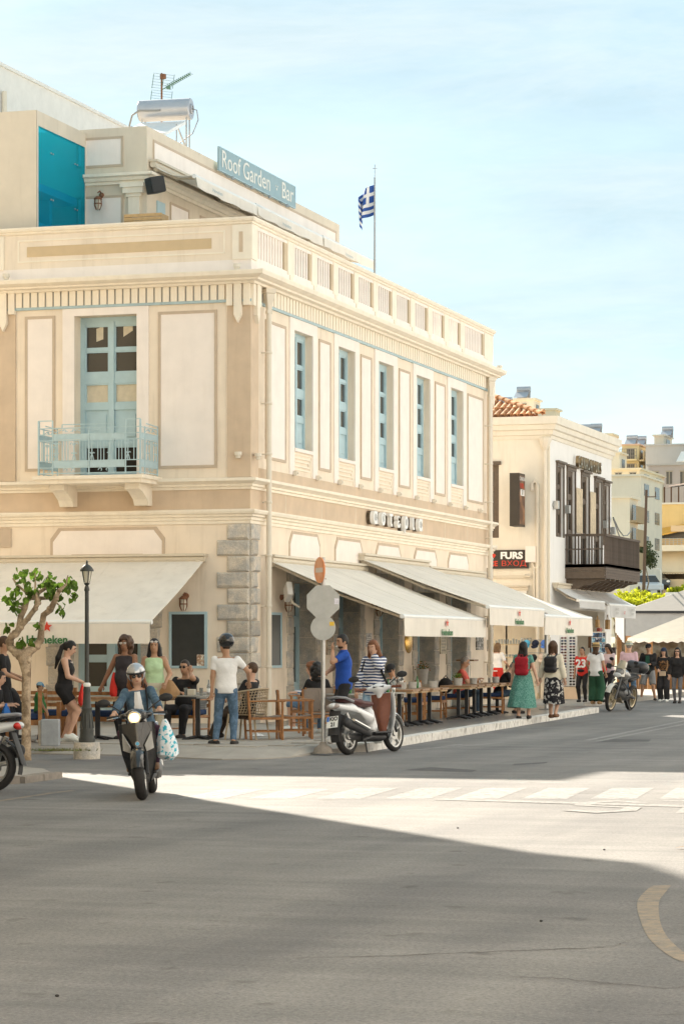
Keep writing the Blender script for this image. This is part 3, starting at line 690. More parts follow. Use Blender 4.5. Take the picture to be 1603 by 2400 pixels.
for c in DC:
    jamb(B_, c-DW-.36, c-DW-.004, DZ, 8, -1); jamb(B_, c+DW+.004, c+DW+.36, DZ, 8, 1); 
    q = MB(); q.fb(B_, c-DW-.40, c+DW+.40, DZ+.004, DZ+.34, -.01, .05); q.build('lintel_stone', m_stone, B1)
    for e0, e1 in ((c+DW-.012, c+DW-.002), (c-DW+.002, c-DW+.012)):
        for zz in range(5): q = MB(); q.fb(B_, e0, e1, ZP+zz*.566+.004, ZP+zz*.566+.562, -.41, 0); q.build('reveal_stone', m_stone, B1)
    casement(B_, c-DW+.013, c+DW-.013, ZP, DZ, -.36, [(.06,.25,'g'),(.31,.74,'g'),(.79,.97,'p')], B1, fw=.10)
jamb(A_, AG[0]-.55, AG[0]-.004, AG[3], 7, -1); jamb(A_, AG[1]+.004, AG[1]+.40, AG[3], 7, 1)
q = MB(); q.fb(A_, AG[0]-.6, AG[1]+.6, AG[3]+.004, AG[3]+.36, -.01, .05); q.build('lintel_stone', m_stone, B1)
casement(A_, AG[0]+.002, AG[1]-.002, AG[2], AG[3], -.22, [(.05,.22,'g'),(.27,.50,'g'),(.535,.74,'g'),(.80,.97,'p')], B1, fw=.13)
# --- penthouse on the roof
m_pent = mat('penthouse_stucco', (.70,.61,.49), .85, .05, 1.2, .08, 90, streak=.10)
PX, PY, PZ = -3.40, 3.20, 12.58       # street-side wall x, its near end y
q = MB()
q.box(-WB, PX, PY, PY+13.6, 8.9, PZ)
q.build('penthouse', m_pent, B1)
bx1 = -4.78; by0 = .62
q = MB()
wall_sheet(q, FB(bx1), by0, PY-.002, 8.9, 12.50, [(by0+.10, PY-.04, 8.95, 12.20)], .10)
q.box(-WB, bx1-1.31, by0+.01, PY, 8.9, 12.45); q.box(-WB, bx1, by0-.0, by0+.012, 8.9, 12.50); q.box(bx1-.10, bx1-.004, by0+.014, PY-.004, 12.40, 12.495)  # roof left open above the stairwell to let daylight in behind the glazing
stair = q.build('stair_block', m_pent, B1)
m_bglass = mat('turquoise_glass', (.03,.60,.78), .04, 0, spec=.5)
_b = m_bglass.node_tree.nodes['Principled BSDF']; _b.inputs['Transmission Weight'].default_value = .8; _b.inputs['IOR'].default_value = 1.05
q = MB(); q.box(bx1-.02, bx1-.008, by0+.102, PY-.042, 8.95, 12.198); q.build('turquoise_glazing', m_bglass, stair)
m_binn = mat('blue_stair_paint', (.22,.55,.66), .7, .05)
q = MB()
for k, z in enumerate((9.55, 10.15, 10.95)): q.box(bx1-1.28, bx1-.16, by0+.28, PY-.12, z, z+.16)
for y in (1.3, 2.2): q.box(bx1-1.28, bx1-.4, y, y+.12, 9.0, 11.0)
q.box(bx1-1.30, bx1-1.27, by0+.27, PY-.11, 8.95, 12.0)
q.build('stair_flight', m_binn, stair)
q = MB()
for y in (1.35, 1.45, 2.6, 2.72):
    for z in (11.75, 10.8): q.tube([(bx1-.03,y,z),(bx1+.015,y,z)], .018, 8)
q.build('glass_clamp', m_metal, stair)
# front face of the recessed wall: two framed panels, cornice and pilaster
FP, FS = FA(PY), FB(PX)
def panel2(F, a0, a1, z0, z1, par, w=.05):
    q = MB()
    for b in ((a0,a1,z0,z0+w),(a0,a1,z1-w,z1),(a0,a0+w,z0+w,z1-w),(a1-w,a1,z0+w,z1-w)): q.fb(F, *b, -.01, .02)
    o = q.build('panel_frame', m_line, par); q = MB(); q.fb(F, a0+w, a1-w, z0+w, z1-w, -.01, .008); q.build('panel_field', m_panel, o)
panel2(FP, -5.0, -3.93, 11.76, 12.40, B1); panel2(FP, -5.0, -3.93, 9.0, 11.16, B1)
panel2(FS, PY+.35, PY+13.3, 11.86, 12.36, B1)
q = MB(); q.sweep([(bx1+.002, PY), (PX, PY), (PX, PY+13.6)], [(-.01,11.38),(.05,11.38),(.05,11.44),(.10,11.45),(.12,11.51),(.18,11.54),(.18,11.60),(-.01,11.62)]); q.build('penthouse_cornice', m_trim, B1)
q = MB(); q.fb(FP, -3.80, -3.55, 8.9, 11.10, 0, .06); q.fb(FP, -3.84, -3.51, 11.10, 11.17, 0, .09); q.fb(FP, -3.90, -3.45, 11.17, 11.29, 0, .13); q.fb(FP, -3.95, -3.42, 11.29, 11.378, 0, .16); q.build('penthouse_pilaster', m_trim, B1)
q = MB(); q.fb(FS, PY+.55, PY+1.0, 9.0, 11.1, 0, .03); q.build('penthouse_door', m_blue, B1)
panel2(FS, PY+1.35, PY+2.5, 9.2, 11.2, B1); panel2(FS, PY+3.2, PY+4.6, 9.2, 11.2, B1)
# upper storey behind
UP = thing('white_upper_block', 'plain white wall of a higher block behind the rooftop stair', 'building')
q = MB(); q.box(-22, -9.5, 8.6, 24, 8.0, 15.50); q.build('wall', m_white, UP)
q = MB(); q.box(-22, -9.45, 8.55, 24.05, 15.50, 15.58); q.build('coping', m_white, UP)
q = MB(); q.tube([(-9.42,9.25,14.9),(-9.42,9.25,8)], .06, 8); q.build('downpipe', m_pipe, UP)
# ================================================================ ROOF THINGS
m_tank = mat('brushed_aluminium', (.50,.50,.52), .42, .04, 3, metal=.7)
m_whitep = mat('white_enamel', (.82,.82,.80), .35, .03)
def solar_heater(loc, rz, s, label, group=None, m=None):
    t = thing('solar_water_heater', label, 'solar heater', loc, rz, group)
    q = MB(); M_ = Matrix.Rotation(R(90), 3, 'Y'); q.lathe([(.0,-.7),(.26,-.7),(.28,-.68),(.28,.68),(.26,.70),(.0,.70)], (0,0,1.2), 24, M_); q.build('tank', m or m_tank, t, smooth=40)
    q = MB(); q.lathe([(.0,.70),(.13,.70),(.13,.73),(.09,.74),(.09,.715),(0,.715)], (0,0,1.2), 18, M_); q.build('tank_cap', m or m_tank, t, smooth=40)
    q = MB(); d = Vector((0,-1.7,-.60)).normalized(); n_ = Vector((0,.33,-.94))
    p0 = Vector((-.62,-.26,.84)); p1 = Vector((.62,-.26,.84)); q.extr([p0, p1, p1+d*1.95, p0+d*1.95], n_*.09); q.build('collector', m_whitep, t)
    q = MB()
    for x in (-.6,.6):
        for y in (-.12,.16): q.tube([(x,y,1.0),(x,y,0)], .022, 4)
        q.tube([(x,-.1,.1),(x,-1.0,.60)], .016, 4); q.tube([(x,.16,.05),(x,-1.0,.62)], .016, 4); q.tube([(x,-1.0,.62),(x,-1.0,0)], .018, 4)
    q.build('stand', m_metal, t)
    q = MB(); q.tube([(-.05,-.28,1.15),(-.2,-.30,1.14),(-.62,-.3,1.16),(-.82,-.28,1.05),(-.9,-.25,.8),(-.9,-.2,.3)], .026, 8); q.tube([(.72,-.05,1.2),(.86,-.05,1.15),(.9,-.05,.9),(.75,-.05,.55),(.4,-.1,.3)], .014, 6); q.build('pipe', mat('grey_hose', (.30,.29,.27), .6), t, smooth=40)
    t.scale = (s,)*3; return t
p = at(388, 257, 59); solar_heater((p.x, p.y, PZ), 4, (p.z-PZ)/1.2, 'silver solar water heater tank on its stand above the roof bar')
# aerial
a_ = at(379, 236, 61); AE = thing('tv_aerial', 'green tv aerial with grid reflectors on a rusty mast behind the silver tank', 'aerial', (a_.x, a_.y, PZ), -18)
H_ = 1.6+(VH-170)/FPX*61-PZ; q = MB(); q.tube([(0,0,0),(0,0,H_)], .022, 6); q.box(-.02,.10,-.04,.04,H_-.14,H_-.03); q.build('mast', m_rust, AE)
m_aer = mat('green_aerial', (.12,.22,.16), .5, .1)
q = MB(); zc = H_-.38; e = Vector((.72,.15,.30)); q.tube([(0.02,0,zc),(e.x,e.y,zc+e.z)], .012, 5)
for k in range(13):
    f = .22+.78*k/12; c = e*f; l_ = .10-.03*f; q.tube([(c.x-.02,c.y-l_,zc+c.z),(c.x+.02,c.y+l_,zc+c.z)], .007, 4); q.tube([(c.x,c.y,zc+c.z-.05),(c.x,c.y,zc+c.z+.05)], .007, 4)
q.lathe([(0,-.03),(.05,-.03),(.05,.03),(0,.03)], (.17,.04,zc+.03), 10); q.build('boom', m_aer, AE)
for s_, nm in ((1,0),(-1,0)):
    q = MB(); o0 = Vector((-.02,0,zc+.03*s_)); u_ = Vector((-.05,0,.30*s_)) if s_ < 0 else Vector((.06,0,.32))
    for k in range(6):
        c = o0+u_*(k/5); q.tube([c+Vector((-.16,-.16,.02)), c+Vector((.20,.14,-.03))], .004, 4)
    for x in (-.16,.02,.20): q.tube([o0+Vector((x,x*.85,-.02*x)), o0+u_+Vector((x,x*.85,-.02*x))], .007, 4)
    q.build('reflector', m_aer, AE)
# Roof Garden Bar sign
m_sgn = mat('sign_blue_grey', (.30,.42,.46), .55, .05, 4); m_slet = mat('sign_lettering', (.80,.78,.72), .6, .04)
RS = thing('roof_bar_sign', 'long grey blue Roof Garden Bar sign on the penthouse wall', 'sign', (PX+.09, 10.02, 12.62))
q = MB(); q.box(0,.05,-2.73,2.73,-.27,.27); q.build('sign_board', m_sgn, RS)
q = MB()
for b in ((-2.73,2.73,.255,.27),(-2.73,2.73,-.27,-.255),(-2.73,-2.71,-.255,.255),(2.71,2.73,-.255,.255)): q.box(.05,.056,b[0],b[1],b[2],b[3])
q.build('sign_rim', m_blue, RS)
def serif_text(s, size, xs, mm, parent, loc, rot):
    return text('lettering', s, size, mm, parent, loc, rot, extrude=.004, xs=xs, bold=.0)
serif_text('Roof Garden', .56, 1.16, m_slet, RS, (.057,-.90,0), ROTB); serif_text('Bar', .56, 1.16, m_slet, RS, (.057,2.08,0), ROTB)
q = MB(); q.box(.052,.06,1.25,1.31,-.06,-.01); q.box(.052,.06,1.20,1.24,.02,.05); q.box(.052,.06,1.32,1.36,.02,.05); q.build('ornament', m_slet, RS)
q = MB()
for y in (-2.2,-.9,.4,1.7): q.tube([(-.03,y,-.25),(.05,y,-.34),(.16,y,-.36)], .015, 5); q.lathe([(.02,-.40),(.05,-.40),(.03,-.33)], (.18,y,0), 8)
q.build('spot_bracket', m_metal, RS)
# ---- awnings
def star(q, P, c, r, d):
    pts = [P(c[0]+r*(1 if k % 2 == 0 else .42)*math.sin(math.pi*k/5), c[1]+r*(1 if k % 2 == 0 else .42)*math.cos(math.pi*k/5)) for k in range(10)]
    q.extr(pts, d)
def awning(F, a0, a1, zw, zf, pr, val, label, mm=None, group=None, pole=None, brand=None, rot=None, ripple=.012, sag=.03, arms=True, name='awning'):
    mm = mm or m_awn; t = thing(name, label, 'awning', group=group); L_ = a1-a0
    q = MB(); q.sheet(lambda u, v: F(a0+u*L_, zw-.03+(zf-zw+.05)*v-sag*math.sin(math.pi*v)+.006*math.sin(u*19)*math.sin(math.pi*v), .10+(pr-.10)*v), 16, 8, .012); cv = q.build('canvas', mm, t, smooth=60)
    q = MB()
    for k in range(1, int(L_/1.2)+1):
        if k*1.2 < L_-.1: q.sheet(lambda u, v: F(a0+k*1.2+u*.02, zw-.022+(zf-zw+.05)*v-sag*math.sin(math.pi*v)+.004, .10+(pr-.10)*v), 1, 8, .004)
    if q.v: q.build('canvas_seam', mm, cv)
    q = MB(); pt = [F(a0-.03, zw+.02, .09), F(a1+.03, zw+.02, .09)]; q.tube(pt, .075, 10); q.fb(F, a0-.05, a1+.05, zw+.07, zw+.115, 0, .20); q.build('roller_case', m_alu, t, smooth=35)
    q = MB(); q.tube([F(a0-.01, zf, pr), F(a1+.01, zf, pr)], .045, 10); q.build('front_bar', m_whitep, t, smooth=40)
    q = MB(); n_ = max(16, int(L_/.18)); ph = random.random()*6
    q.sheet(lambda u, v: F(a0+.02+u*(L_-.04), zf-.03-val*v, pr+.035+ripple*(.3+v)*math.sin(u*L_*5.2+ph)+.01*v*math.sin(u*L_*1.7+ph)), n_, 3, .008); va = q.build('valance', mm, t, smooth=60)
    if arms:
        for a, s_ in ((a0+.12, 1), (a1-.12, -1)):
            q = MB(); el = F(a+s_*.28, (zw+zf)/2-.10, pr*.48); q.tube([F(a, zw-.08, .12), el], .032, 6); q.tube([el, F(a+s_*.04, zf-.02, pr-.05)], .026, 6); q.ell(el, .045, 8, 6); q.ell(F(a, zw-.06, .10), .075, 8, 6); q.build('folding_arm', m_alu, t, smooth=40)
    if brand:
        c, sz, xs = brand; o = pr+.075; zc = zf-.03-val*.5
        tx = text('brand_lettering', 'Heineken', sz, m_green, va, F(c, zc-sz*.55, o), rot, extrude=.002, xs=xs, bold=.006)
        q = MB(); star(q, lambda x, z: F(c+x*xs, zc+sz*.62+z, o), (0, 0), sz*.52, Vector(F(0,0,.003))-Vector(F(0,0,0))); q.build('red_star', m_red, va)
    return t
awning(A_, -5.25, -.91, 3.33, 2.08, 2.9, .37, 'wide cream awning with red star over the side street tables', brand=(-2.98, .21, 1.05), rot=ROTA)
awning(B_, 1.0, 7.55, 3.34, 2.22, 2.80, .36, 'nearest cream street awning beside the white downpipe, the lowest one', brand=(4.15, .17, 1.35), rot=ROTB)
awning(B_, 7.25, 12.62, 3.58, 2.50, 2.95, .37, 'middle cream street awning held higher than its neighbours', brand=(9.95, .17, 1.3), rot=ROTB)
awning(B_, 12.70, 18.1, 3.46, 2.36, 2.95, .42, 'farthest cream street awning with its edge in the sun', brand=(15.3, .17, 1.3), rot=ROTB)
q = MB(); q.tube([(2.9,13.2,ZP),(2.9,13.2,2.45)], .045, 8); q.box(2.75,3.05,13.05,13.35,ZP,ZP+.03); tag(q.build('awning_pole', m_metal, smooth=40), 'thin grey metal pole propping the middle street awning', 'pole')
for k, (y0, y1, lb) in enumerate(((3.35,7.68,'first cream roof awning, nearest the loudspeaker'),(7.25,12.1,'second cream roof awning, below the Roof Garden sign'),(12.2,16.6,'third cream roof awning, the one beside the flag'))):
    awning(FB(PX), y0, y1, 11.78-.02*k, 11.50+.02*k, 1.0, .20, lb, mm=m_awn, sag=.10, ripple=.02, brand=None, group=None, name='roof_awning')
for y in (4.6, 9.3, 14.2): text('lettering', 'Heineken', .11, m_sgn, bpy.data.objects['roof_awning'], (PX+1.075, y, 11.36), ROTB, xs=1.5)
# loudspeaker, roof lantern, crate
q = MB(); q.prism([(-.17,-.14),(.17,-.17),(.17,.17),(-.17,.14)], 0, .34); sk = q.build('loudspeaker', mat('black_plastic', (.03,.03,.03), .55, .05), bevel=.03); sk.location = (PX+.28, PY-.18, 11.12); sk.rotation_euler = (R(12), 0, R(-40)); tag(sk, 'black loudspeaker hung on the penthouse corner', 'loudspeaker')
m_lglass = mat('frosted_lamp_glass', (.62,.58,.48), .3, .04)
def lantern(F, a, z, label, s=1.0):
    t = thing('wall_lantern', label, 'lantern', group='bulkhead lanterns on the corner house'); P = lambda x, zz, o: F(a+x*s, z+zz*s, o*s)
    q = MB(); c = F(a, z, 0); M_ = None
    q.tube([P(0,.22,.0), P(0,.26,.09), P(0,.22,.17)], .015, 6); q.ell(P(0,.20,.01), .06, 10, 6); q.build('bracket', m_rust, t, smooth=40)
    b = P(0,0,.17); q = MB(); q.lathe([(.03,.20),(.085,.16),(.09,.13),(.03,.13)], b, 12); 
    for k in range(6): w = k*math.pi/3; q.tube([(b[0]+.078*math.cos(w), b[1]+.078*math.sin(w), b[2]+.13), (b[0]+.08*math.cos(w), b[1]+.08*math.sin(w), b[2]), (b[0]+.04*math.cos(w), b[1]+.04*math.sin(w), b[2]-.09)], .008, 4)
    q.lathe([(.083,.03),(.088,.04),(.083,.05)], b, 12); q.build('cage', m_rust, t)
    q = MB(); q.lathe([(.055,.13),(.062,.08),(.058,-.02),(.035,-.08),(.01,-.09)], b, 12); q.build('lamp_glass', m_lglass, t, smooth=40); return t
lantern(A_, -1.31, 2.42, 'rusty bulkhead lantern above the blue framed board on the side street wall')
lantern(B_, 1.90, 2.42, 'bulkhead lantern beside the floodlight on the street wall')
lantern(B_, 8.35, 2.40, 'bulkhead lantern under the first street awning above the torn notice')
lantern(FP, -4.42, 10.92, 'rusty lantern on the penthouse wall beside the turquoise glass', 1.25)
q = MB()
for k in range(3): q.box(-2.75,-1.95,.30,.34,10.03+k*.07,10.09+k*.07)
q.box(-2.75,-2.71,.34,.7,10.02,10.22); q.box(-1.99,-1.95,.34,.7,10.02,10.22); tag(q.build('wooden_crate', mat('pale_crate_wood', (.50,.33,.16), .7, .1, 8)), 'low pale wooden crate behind the roof parapet', 'crate')
# flag
FL = thing('flagpole', 'thin steel flagpole with a cross finial above the far parapet', 'flagpole', (-.35, 9.75, 8.9))
q = MB(); q.tube([(0,0,0),(0,0,3.55)], [.03,.02], 8); q.build('pole', m_metal, FL); q = MB(); q.tube([(0,0,3.55),(0,0,3.85)], .009, 5); q.tube([(-.05,-.02,3.76),(.05,.02,3.76)], .009, 5); q.build('finial', m_metal, FL)
def flagmat():
    m = bpy.data.materials.new('greek_flag'); m.use_nodes = True; t = m.node_tree; n = t.nodes; l = t.links.new
    uv = n.new('ShaderNodeUVMap'); sp_ = n.new('ShaderNodeSeparateXYZ'); l(uv.outputs[0], sp_.inputs[0])
    def mth(op, a, b=None):
        q = n.new('ShaderNodeMath'); q.operation = op
        for k, v in enumerate((a, b)):
            if v is None: continue
            if isinstance(v, (int, float)): q.inputs[k].default_value = v
            else: l(v, q.inputs[k])
        return q.outputs[0]
    X, Y = sp_.outputs[0], sp_.outputs[1]
    st = mth('LESS_THAN', mth('MODULO', mth('MULTIPLY', Y, 9.0), 2.0), 1.0)
    can = mth('MULTIPLY', mth('LESS_THAN', X, .37), mth('GREATER_THAN', Y, 4/9))
    cr = mth('MAXIMUM', mth('LESS_THAN', mth('ABSOLUTE', mth('SUBTRACT', X, .185)), .037), mth('LESS_THAN', mth('ABSOLUTE', mth('SUBTRACT', Y, 6.5/9)), 1/18))
    blue = mth('ADD', mth('MULTIPLY', mth('SUBTRACT', 1.0, can), st), mth('MULTIPLY', can, mth('SUBTRACT', 1.0, cr)))
    mx_ = n.new('ShaderNodeMix'); mx_.data_type = 'RGBA'; l(blue, mx_.inputs[0]); mx_.inputs[6].default_value = (.82,.80,.78,1); mx_.inputs[7].default_value = (.025,.09,.34,1)
    l(mx_.outputs[2], n['Principled BSDF'].inputs['Base Color']); n['Principled BSDF'].inputs['Roughness'].default_value = .8; return m
nu, nv = 18, 12; vs_, fs_, uvs = [], [], []
for i in range(nu+1):
    for j in range(nv+1):
        u, v = i/nu, j/nv; w = u*1.15
        # a limp flag: the fly end hangs down, folded towards the pole
        x = -.34*math.sin(min(1, u*1.3)*1.57)+.05*math.sin(u*14+v*2)*u-.05*(1-v)*math.sin(u*6); y = .09*math.sin(u*13+v*1.5)+.03*math.sin(v*7)*u; z = (v-1)*.72-.50*u**1.15+.16*u*(1-v)
        vs_.append((x, y, z)); uvs.append((u, v))
for i in range(nu):
    for j in range(nv): k = i*(nv+1)+j; fs_.append((k, k+nv+1, k+nv+2, k+1))
me = bpy.data.meshes.new('flag'); me.from_pydata(vs_, [], fs_); ul = me.uv_layers.new()
for lp in me.loops: ul.data[lp.index].uv = uvs[lp.vertex_index]
me.materials.append(flagmat()); me.polygons.foreach_set('use_smooth', [True]*len(me.polygons))
fo = link('flag', me, None, (-.37, 9.75, 12.30)); fo.rotation_euler = (0,0,R(12)); tag(fo, 'blue and white striped Greek flag hanging limp from the roof pole', 'flag'); so_ = fo.modifiers.new('thick', 'SOLIDIFY'); so_.thickness = .004
# ================================================================ THINGS ON THE WALLS
m_board = mat('dark_menu_board', (.045,.047,.045), .35, .1, 3)
def framed_board(F, a0, a1, z0, z1, label, mm, fm, cat='board', w=.05, name='notice_board', grp=None):
    t = thing(name, label, cat, group=grp); q = MB()
    for b in ((a0,a1,z0,z0+w),(a0,a1,z1-w,z1),(a0,a0+w,z0+w,z1-w),(a1-w,a1,z0+w,z1-w)): q.fb(F, *b, 0, .05)
    q.build('frame', fm, t); q = MB(); q.fb(F, a0+w, a1-w, z0+w, z1-w, 0, .03); q.build('panel', mm, t); return t
bd = framed_board(A_, -1.66, -.87, 1.20, 2.31, 'dark menu board in a blue frame on the side street wall', m_board, m_blue)
q = MB(); q.fb(A_, -1.08, -.93, 1.24, 1.47, .03, .036); q.build('card', mat('card_print', (.45,.28,.17), .7, .5, 22, col2=(.75,.70,.6)), bd)
framed_board(B_, 1.0, 1.85, 1.20, 2.31, 'dark menu board in a blue frame on the street wall beside the first door', m_board, m_blue)
def poster(F, a0, a1, z0, z1, label, c, c2, sc, o=.012, name='notice', cat='notice'):
    t = thing(name, label, cat); q = MB(); q.fb(F, a0, a1, z0, z1, 0, o); q.build('sheet', mat('print_'+name+str(len(MATS)), c, .6, .2, sc, col2=c2), t)
    q = MB()
    for k in range(5):
        z = z1-(z1-z0)*(.2+.15*k); q.fb(F, a0+(a1-a0)*.15, a1-(a1-a0)*(.15+.1*(k%2)), z-.012, z, o, o+.002)
    q.build('print_lines', m_board, t); return t
poster(B_, 7.85, 8.30, 1.62, 1.93, 'torn white paper notice taped between two doors', (.75,.73,.70), (.40,.38,.40), 14)
poster(B_, 14.15, 14.75, 1.45, 1.95, 'framed menu sheet between the fourth and fifth doors', (.62,.55,.42), (.48,.40,.28), 9, .03, 'framed_menu', 'menu')
poster(B_, 17.75, 18.45, 1.55, 2.0, 'dark patterned picture by the last door of the corner house', (.12,.11,.10), (.55,.52,.48), 16, .03, 'wall_picture', 'picture')
poster(B_, 4.95, 5.45, 1.45, 2.05, 'faded map poster behind the round traffic sign', (.50,.42,.30), (.35,.25,.17), 10, .02, 'wall_poster', 'poster')
q = MB(); M_ = Matrix.Rotation(R(90), 3, 'Y'); q.lathe([(0,0),(.27,0),(.28,.02),(.25,.035),(.1,.05),(0,.055)], (0,0,0), 24, M_); bp_ = q.build('brass_plaque', m_brass, smooth=40); bp_.scale = (1,1.15,1); bp_.location = (.0,11.33,1.75); tag(bp_, 'oval polished brass plaque on the wall between two doors', 'plaque')
FLD = thing('floodlight', 'pale grey square floodlight tilted beside the white downpipe', 'floodlight', (.30, 1.45, 2.72), -58)
q = MB(); q.box(-.17,.17,-.05,.07,-.15,.15,Matrix.Rotation(R(-28),4,'Y')); q.build('lamp_head', m_white, FLD, bevel=.025); q = MB(); q.tube([(0,.05,-.1),(.0,.10,-.22),(-.05,.25,-.3)], .025, 6); q.build('arm', m_alu, FLD)
# letters spelling the name of the cafe
m_3d = mat('white_acrylic', (.85,.84,.82), .35, .02); m_3dk = mat('letter_return', (.10,.075,.05), .6)
NM = thing('facade_lettering', 'white raised letters reading asteria in Greek on the tan frieze', 'lettering')
for i, ch in enumerate('αστερια'):
    f = text('letter', ch, .50, m_3d, NM, (.16, 7.95+i*.625, 4.53), ROTB, extrude=.05, xs=1.05, bold=.010)
    me = text_mesh(ch, .50, .04, .012, 'letter_back', 1.05); me.materials.append(m_3dk); link('letter_back', me, f, (0,0,-.085), None)
# ================================================================ TREE, LAMP, SIGN POST, BOX
m_bark = mat('mulberry_bark', (.46,.35,.24), .9, .25, 7, 1.0, 16, col2=(.25,.18,.115), grain=.15)
m_leaf = mat('mulberry_leaf', (.088,.165,.022), .65, .2, 4, orand=.5, spec=.25, col2=(.14,.22,.035), transl=.35); m_leaf.node_tree.nodes['Principled BSDF'].inputs['Transmission Weight'].default_value = .0
TR = thing('mulberry_tree', 'small pollarded mulberry tree with knobbly limbs and young leaves', 'tree', (1.55,-14.07,.0), HEAD)
def tp(x, y, d=0): return Vector(((x-240)/616, d, (1810-y)/616))
q = MB(); q.tube([tp(240,1830),tp(241,1790),tp(239,1500),tp(238,1300),tp(242,1050),tp(235,985),tp(225,930),tp(215,880)], [.085,.070,.066,.064,.066,.080,.092,.085], 12)
q.ell(tp(180,905,.03), (.06,.06,.05), 8, 6); q.ell(tp(262,930,-.04), (.05,.05,.06), 8, 6); q.ell(tp(225,880,.02), (.11,.09,.08), 10, 8)
TK = q.build('trunk', m_bark, TR, smooth=60)
lim = [([(220,890,0),(150,862,.02),(100,820,.05),(85,770,.04),(112,725,0),(150,705,-.02),(180,650,0),(190,545,.03),(222,475,.06),(240,405,.05),(290,372,.02),(345,340,0),(410,305,-.03)], [.075,.062,.058,.055,.052,.050,.050,.045,.044,.042,.040,.034,.022]),
       ([(185,640,0),(255,570,-.05),(325,480,-.10),(352,425,-.12),(330,330,-.14),(325,170,-.12)], [.045,.038,.036,.040,.016,.008]),
       ([(235,880,0),(320,810,.04),(362,755,.05),(372,650,.03),(392,535,0),(455,492,-.04),(500,400,-.08),(530,330,-.10),(590,275,-.10),(610,190,-.08)], [.072,.058,.055,.045,.045,.046,.040,.034,.020,.007]),
       ([(290,385,.02),(370,388,.05),(455,386,.10)], [.034,.028,.022]), ([(285,360,0),(215,320,.04),(150,265,.06),(118,212,.06)], [.028,.018,.016,.013]),
       ([(120,720,0),(60,640,-.05)], [.012,.005]), ([(375,650,.03),(345,600,.02)], [.012,.006]), ([(200,470,.04),(120,450,.06),(60,400,.08)], [.016,.010,.005]), ([(510,430,-.06),(560,480,-.08)], [.012,.006]), ([(240,340,0),(195,200,.03)], [.012,.006]), ([(410,305,-.03),(430,190,-.02)], [.013,.006]), ([(230,870,0),(200,770,.06)], [.02,.006])]
for pts, rs in lim:
    q = MB(); q.tube([tp(*p) for p in pts], rs, 9)
    for p, r_ in zip(pts[1:-1], rs[1:-1]):
        if r_ > .03 and random.random() < .8: q.ell(tp(p[0]+random.uniform(-12,12), p[1]+random.uniform(-12,12), p[2]+random.uniform(-.02,.02)), r_*random.uniform(.85,1.15), 7, 5)
    q.build('limb', m_bark, TR, smooth=60)
lm = []
for v_ in range(3):
    q = MB(); o_ = [(0,0),(.22,.10),(.42,.05),(.50,.30),(.42,.60),(.22,.85),(0,1.1)]; cu = .10+.08*v_
    P_ = [(x, y, -cu*abs(x)-.25*y*y) for x, y in o_]; Ln = [(0, y, -.25*y*y) for x, y in o_]; Mn = [(-x*(.92 if v_ else 1), y, z) for x, y, z in P_]
    n_ = len(o_); q.add(Ln+P_+Mn, [(i, n_+i, n_+i+1, i+1) for i in range(n_-1)]+[(i+1, 2*n_+i+1, 2*n_+i, i) for i in range(n_-1)]); lm.append(q.mesh('leaf', m_leaf, True))
CLU = [(240,300,95,26),(335,170,55,12),(195,165,60,18),(425,225,75,24),(545,310,75,22),(625,245,55,16),(645,365,40,9),(445,320,65,16),(95,395,55,14),(150,460,50,12),(565,480,52,14),(85,625,42,9),(345,615,44,9),(200,765,44,9),(270,755,40,6),(310,330,85,18),(480,290,60,12),(130,300,40,6)]
for cx, cy, r_, n_ in CLU:
    for k in range(n_):
        a, rr = random.random()*6.28, r_*math.sqrt(random.random()); p = tp(cx+rr*math.cos(a), cy+rr*math.sin(a), random.uniform(-.22,.22))
        o = link('leaf', random.choice(lm), TR, p, (random.uniform(-2.3,-.5), random.uniform(-.6,.6), random.uniform(0,6.28))); s_ = random.uniform(.058,.108); o.scale = (s_,)*3
# grass tuft in the tree pit
q = MB()
for k in range(420):
    p = Vector((random.gauss(.42,.2), random.gauss(.12,.09), .13)); a = random.random()*6.28; h = random.uniform(.02,.055); w = Vector((math.cos(a),math.sin(a),0))*.006; l_ = Vector((random.gauss(0,.03),random.gauss(0,.03),h)); q.add([p-w,p+w,p+l_], [(0,1,2)])
gt = q.build('grass_tuft', mat('dry_grass', (.12,.15,.035), .8, .3, 8, col2=(.22,.19,.08))); gt.location = (1.55,-14.07,0); gt.rotation_euler = (0,0,R(HEAD)); tag(gt, kind='stuff'); gt['label'] = 'low dry grass growing at the foot of the tree'; gt['category'] = 'grass'
# street lamp
m_iron = mat('dark_cast_iron', (.055,.057,.052), .5, .12, 6, .15, 40)
LP = thing('street_lamp', 'black cast iron street lamp with a lantern head on a round granite plinth', 'street lamp', (2.19,-13.38,ZP-.08))
q = MB(); q.lathe([(0,-.05),(.19,-.05),(.195,.12),(.18,.20),(0,.20)], (0,0,0), 26); q.build('plinth', m_stone, LP, smooth=50)
q = MB(); q.lathe([(.115,.20),(.12,.24),(.105,.28),(.10,.34),(.105,.37),(.095,.40),(.075,.62),(.07,.66),(.078,.69),(.062,.72),(.05,.92),(.056,.95),(.045,1.0),(.033,1.03)], (0,0,0), 20)
for k in range(10):
    w = 2*math.pi*k/10; q.tube([(.098*math.cos(w),.098*math.sin(w),.40),(.074*math.cos(w),.074*math.sin(w),.62)], .009, 5)
q.build('lamp_base', m_iron, LP, smooth=40)
q = MB(); q.tube([(0,0,1.0),(0,0,2.40)], [.033,.029], 14); q.lathe([(.036,2.38),(.040,2.40),(.03,2.44),(.02,2.46),(.03,2.47),(.045,2.49),(.02,2.50)], (0,0,0), 14); q.build('pole', m_iron, LP, smooth=40)
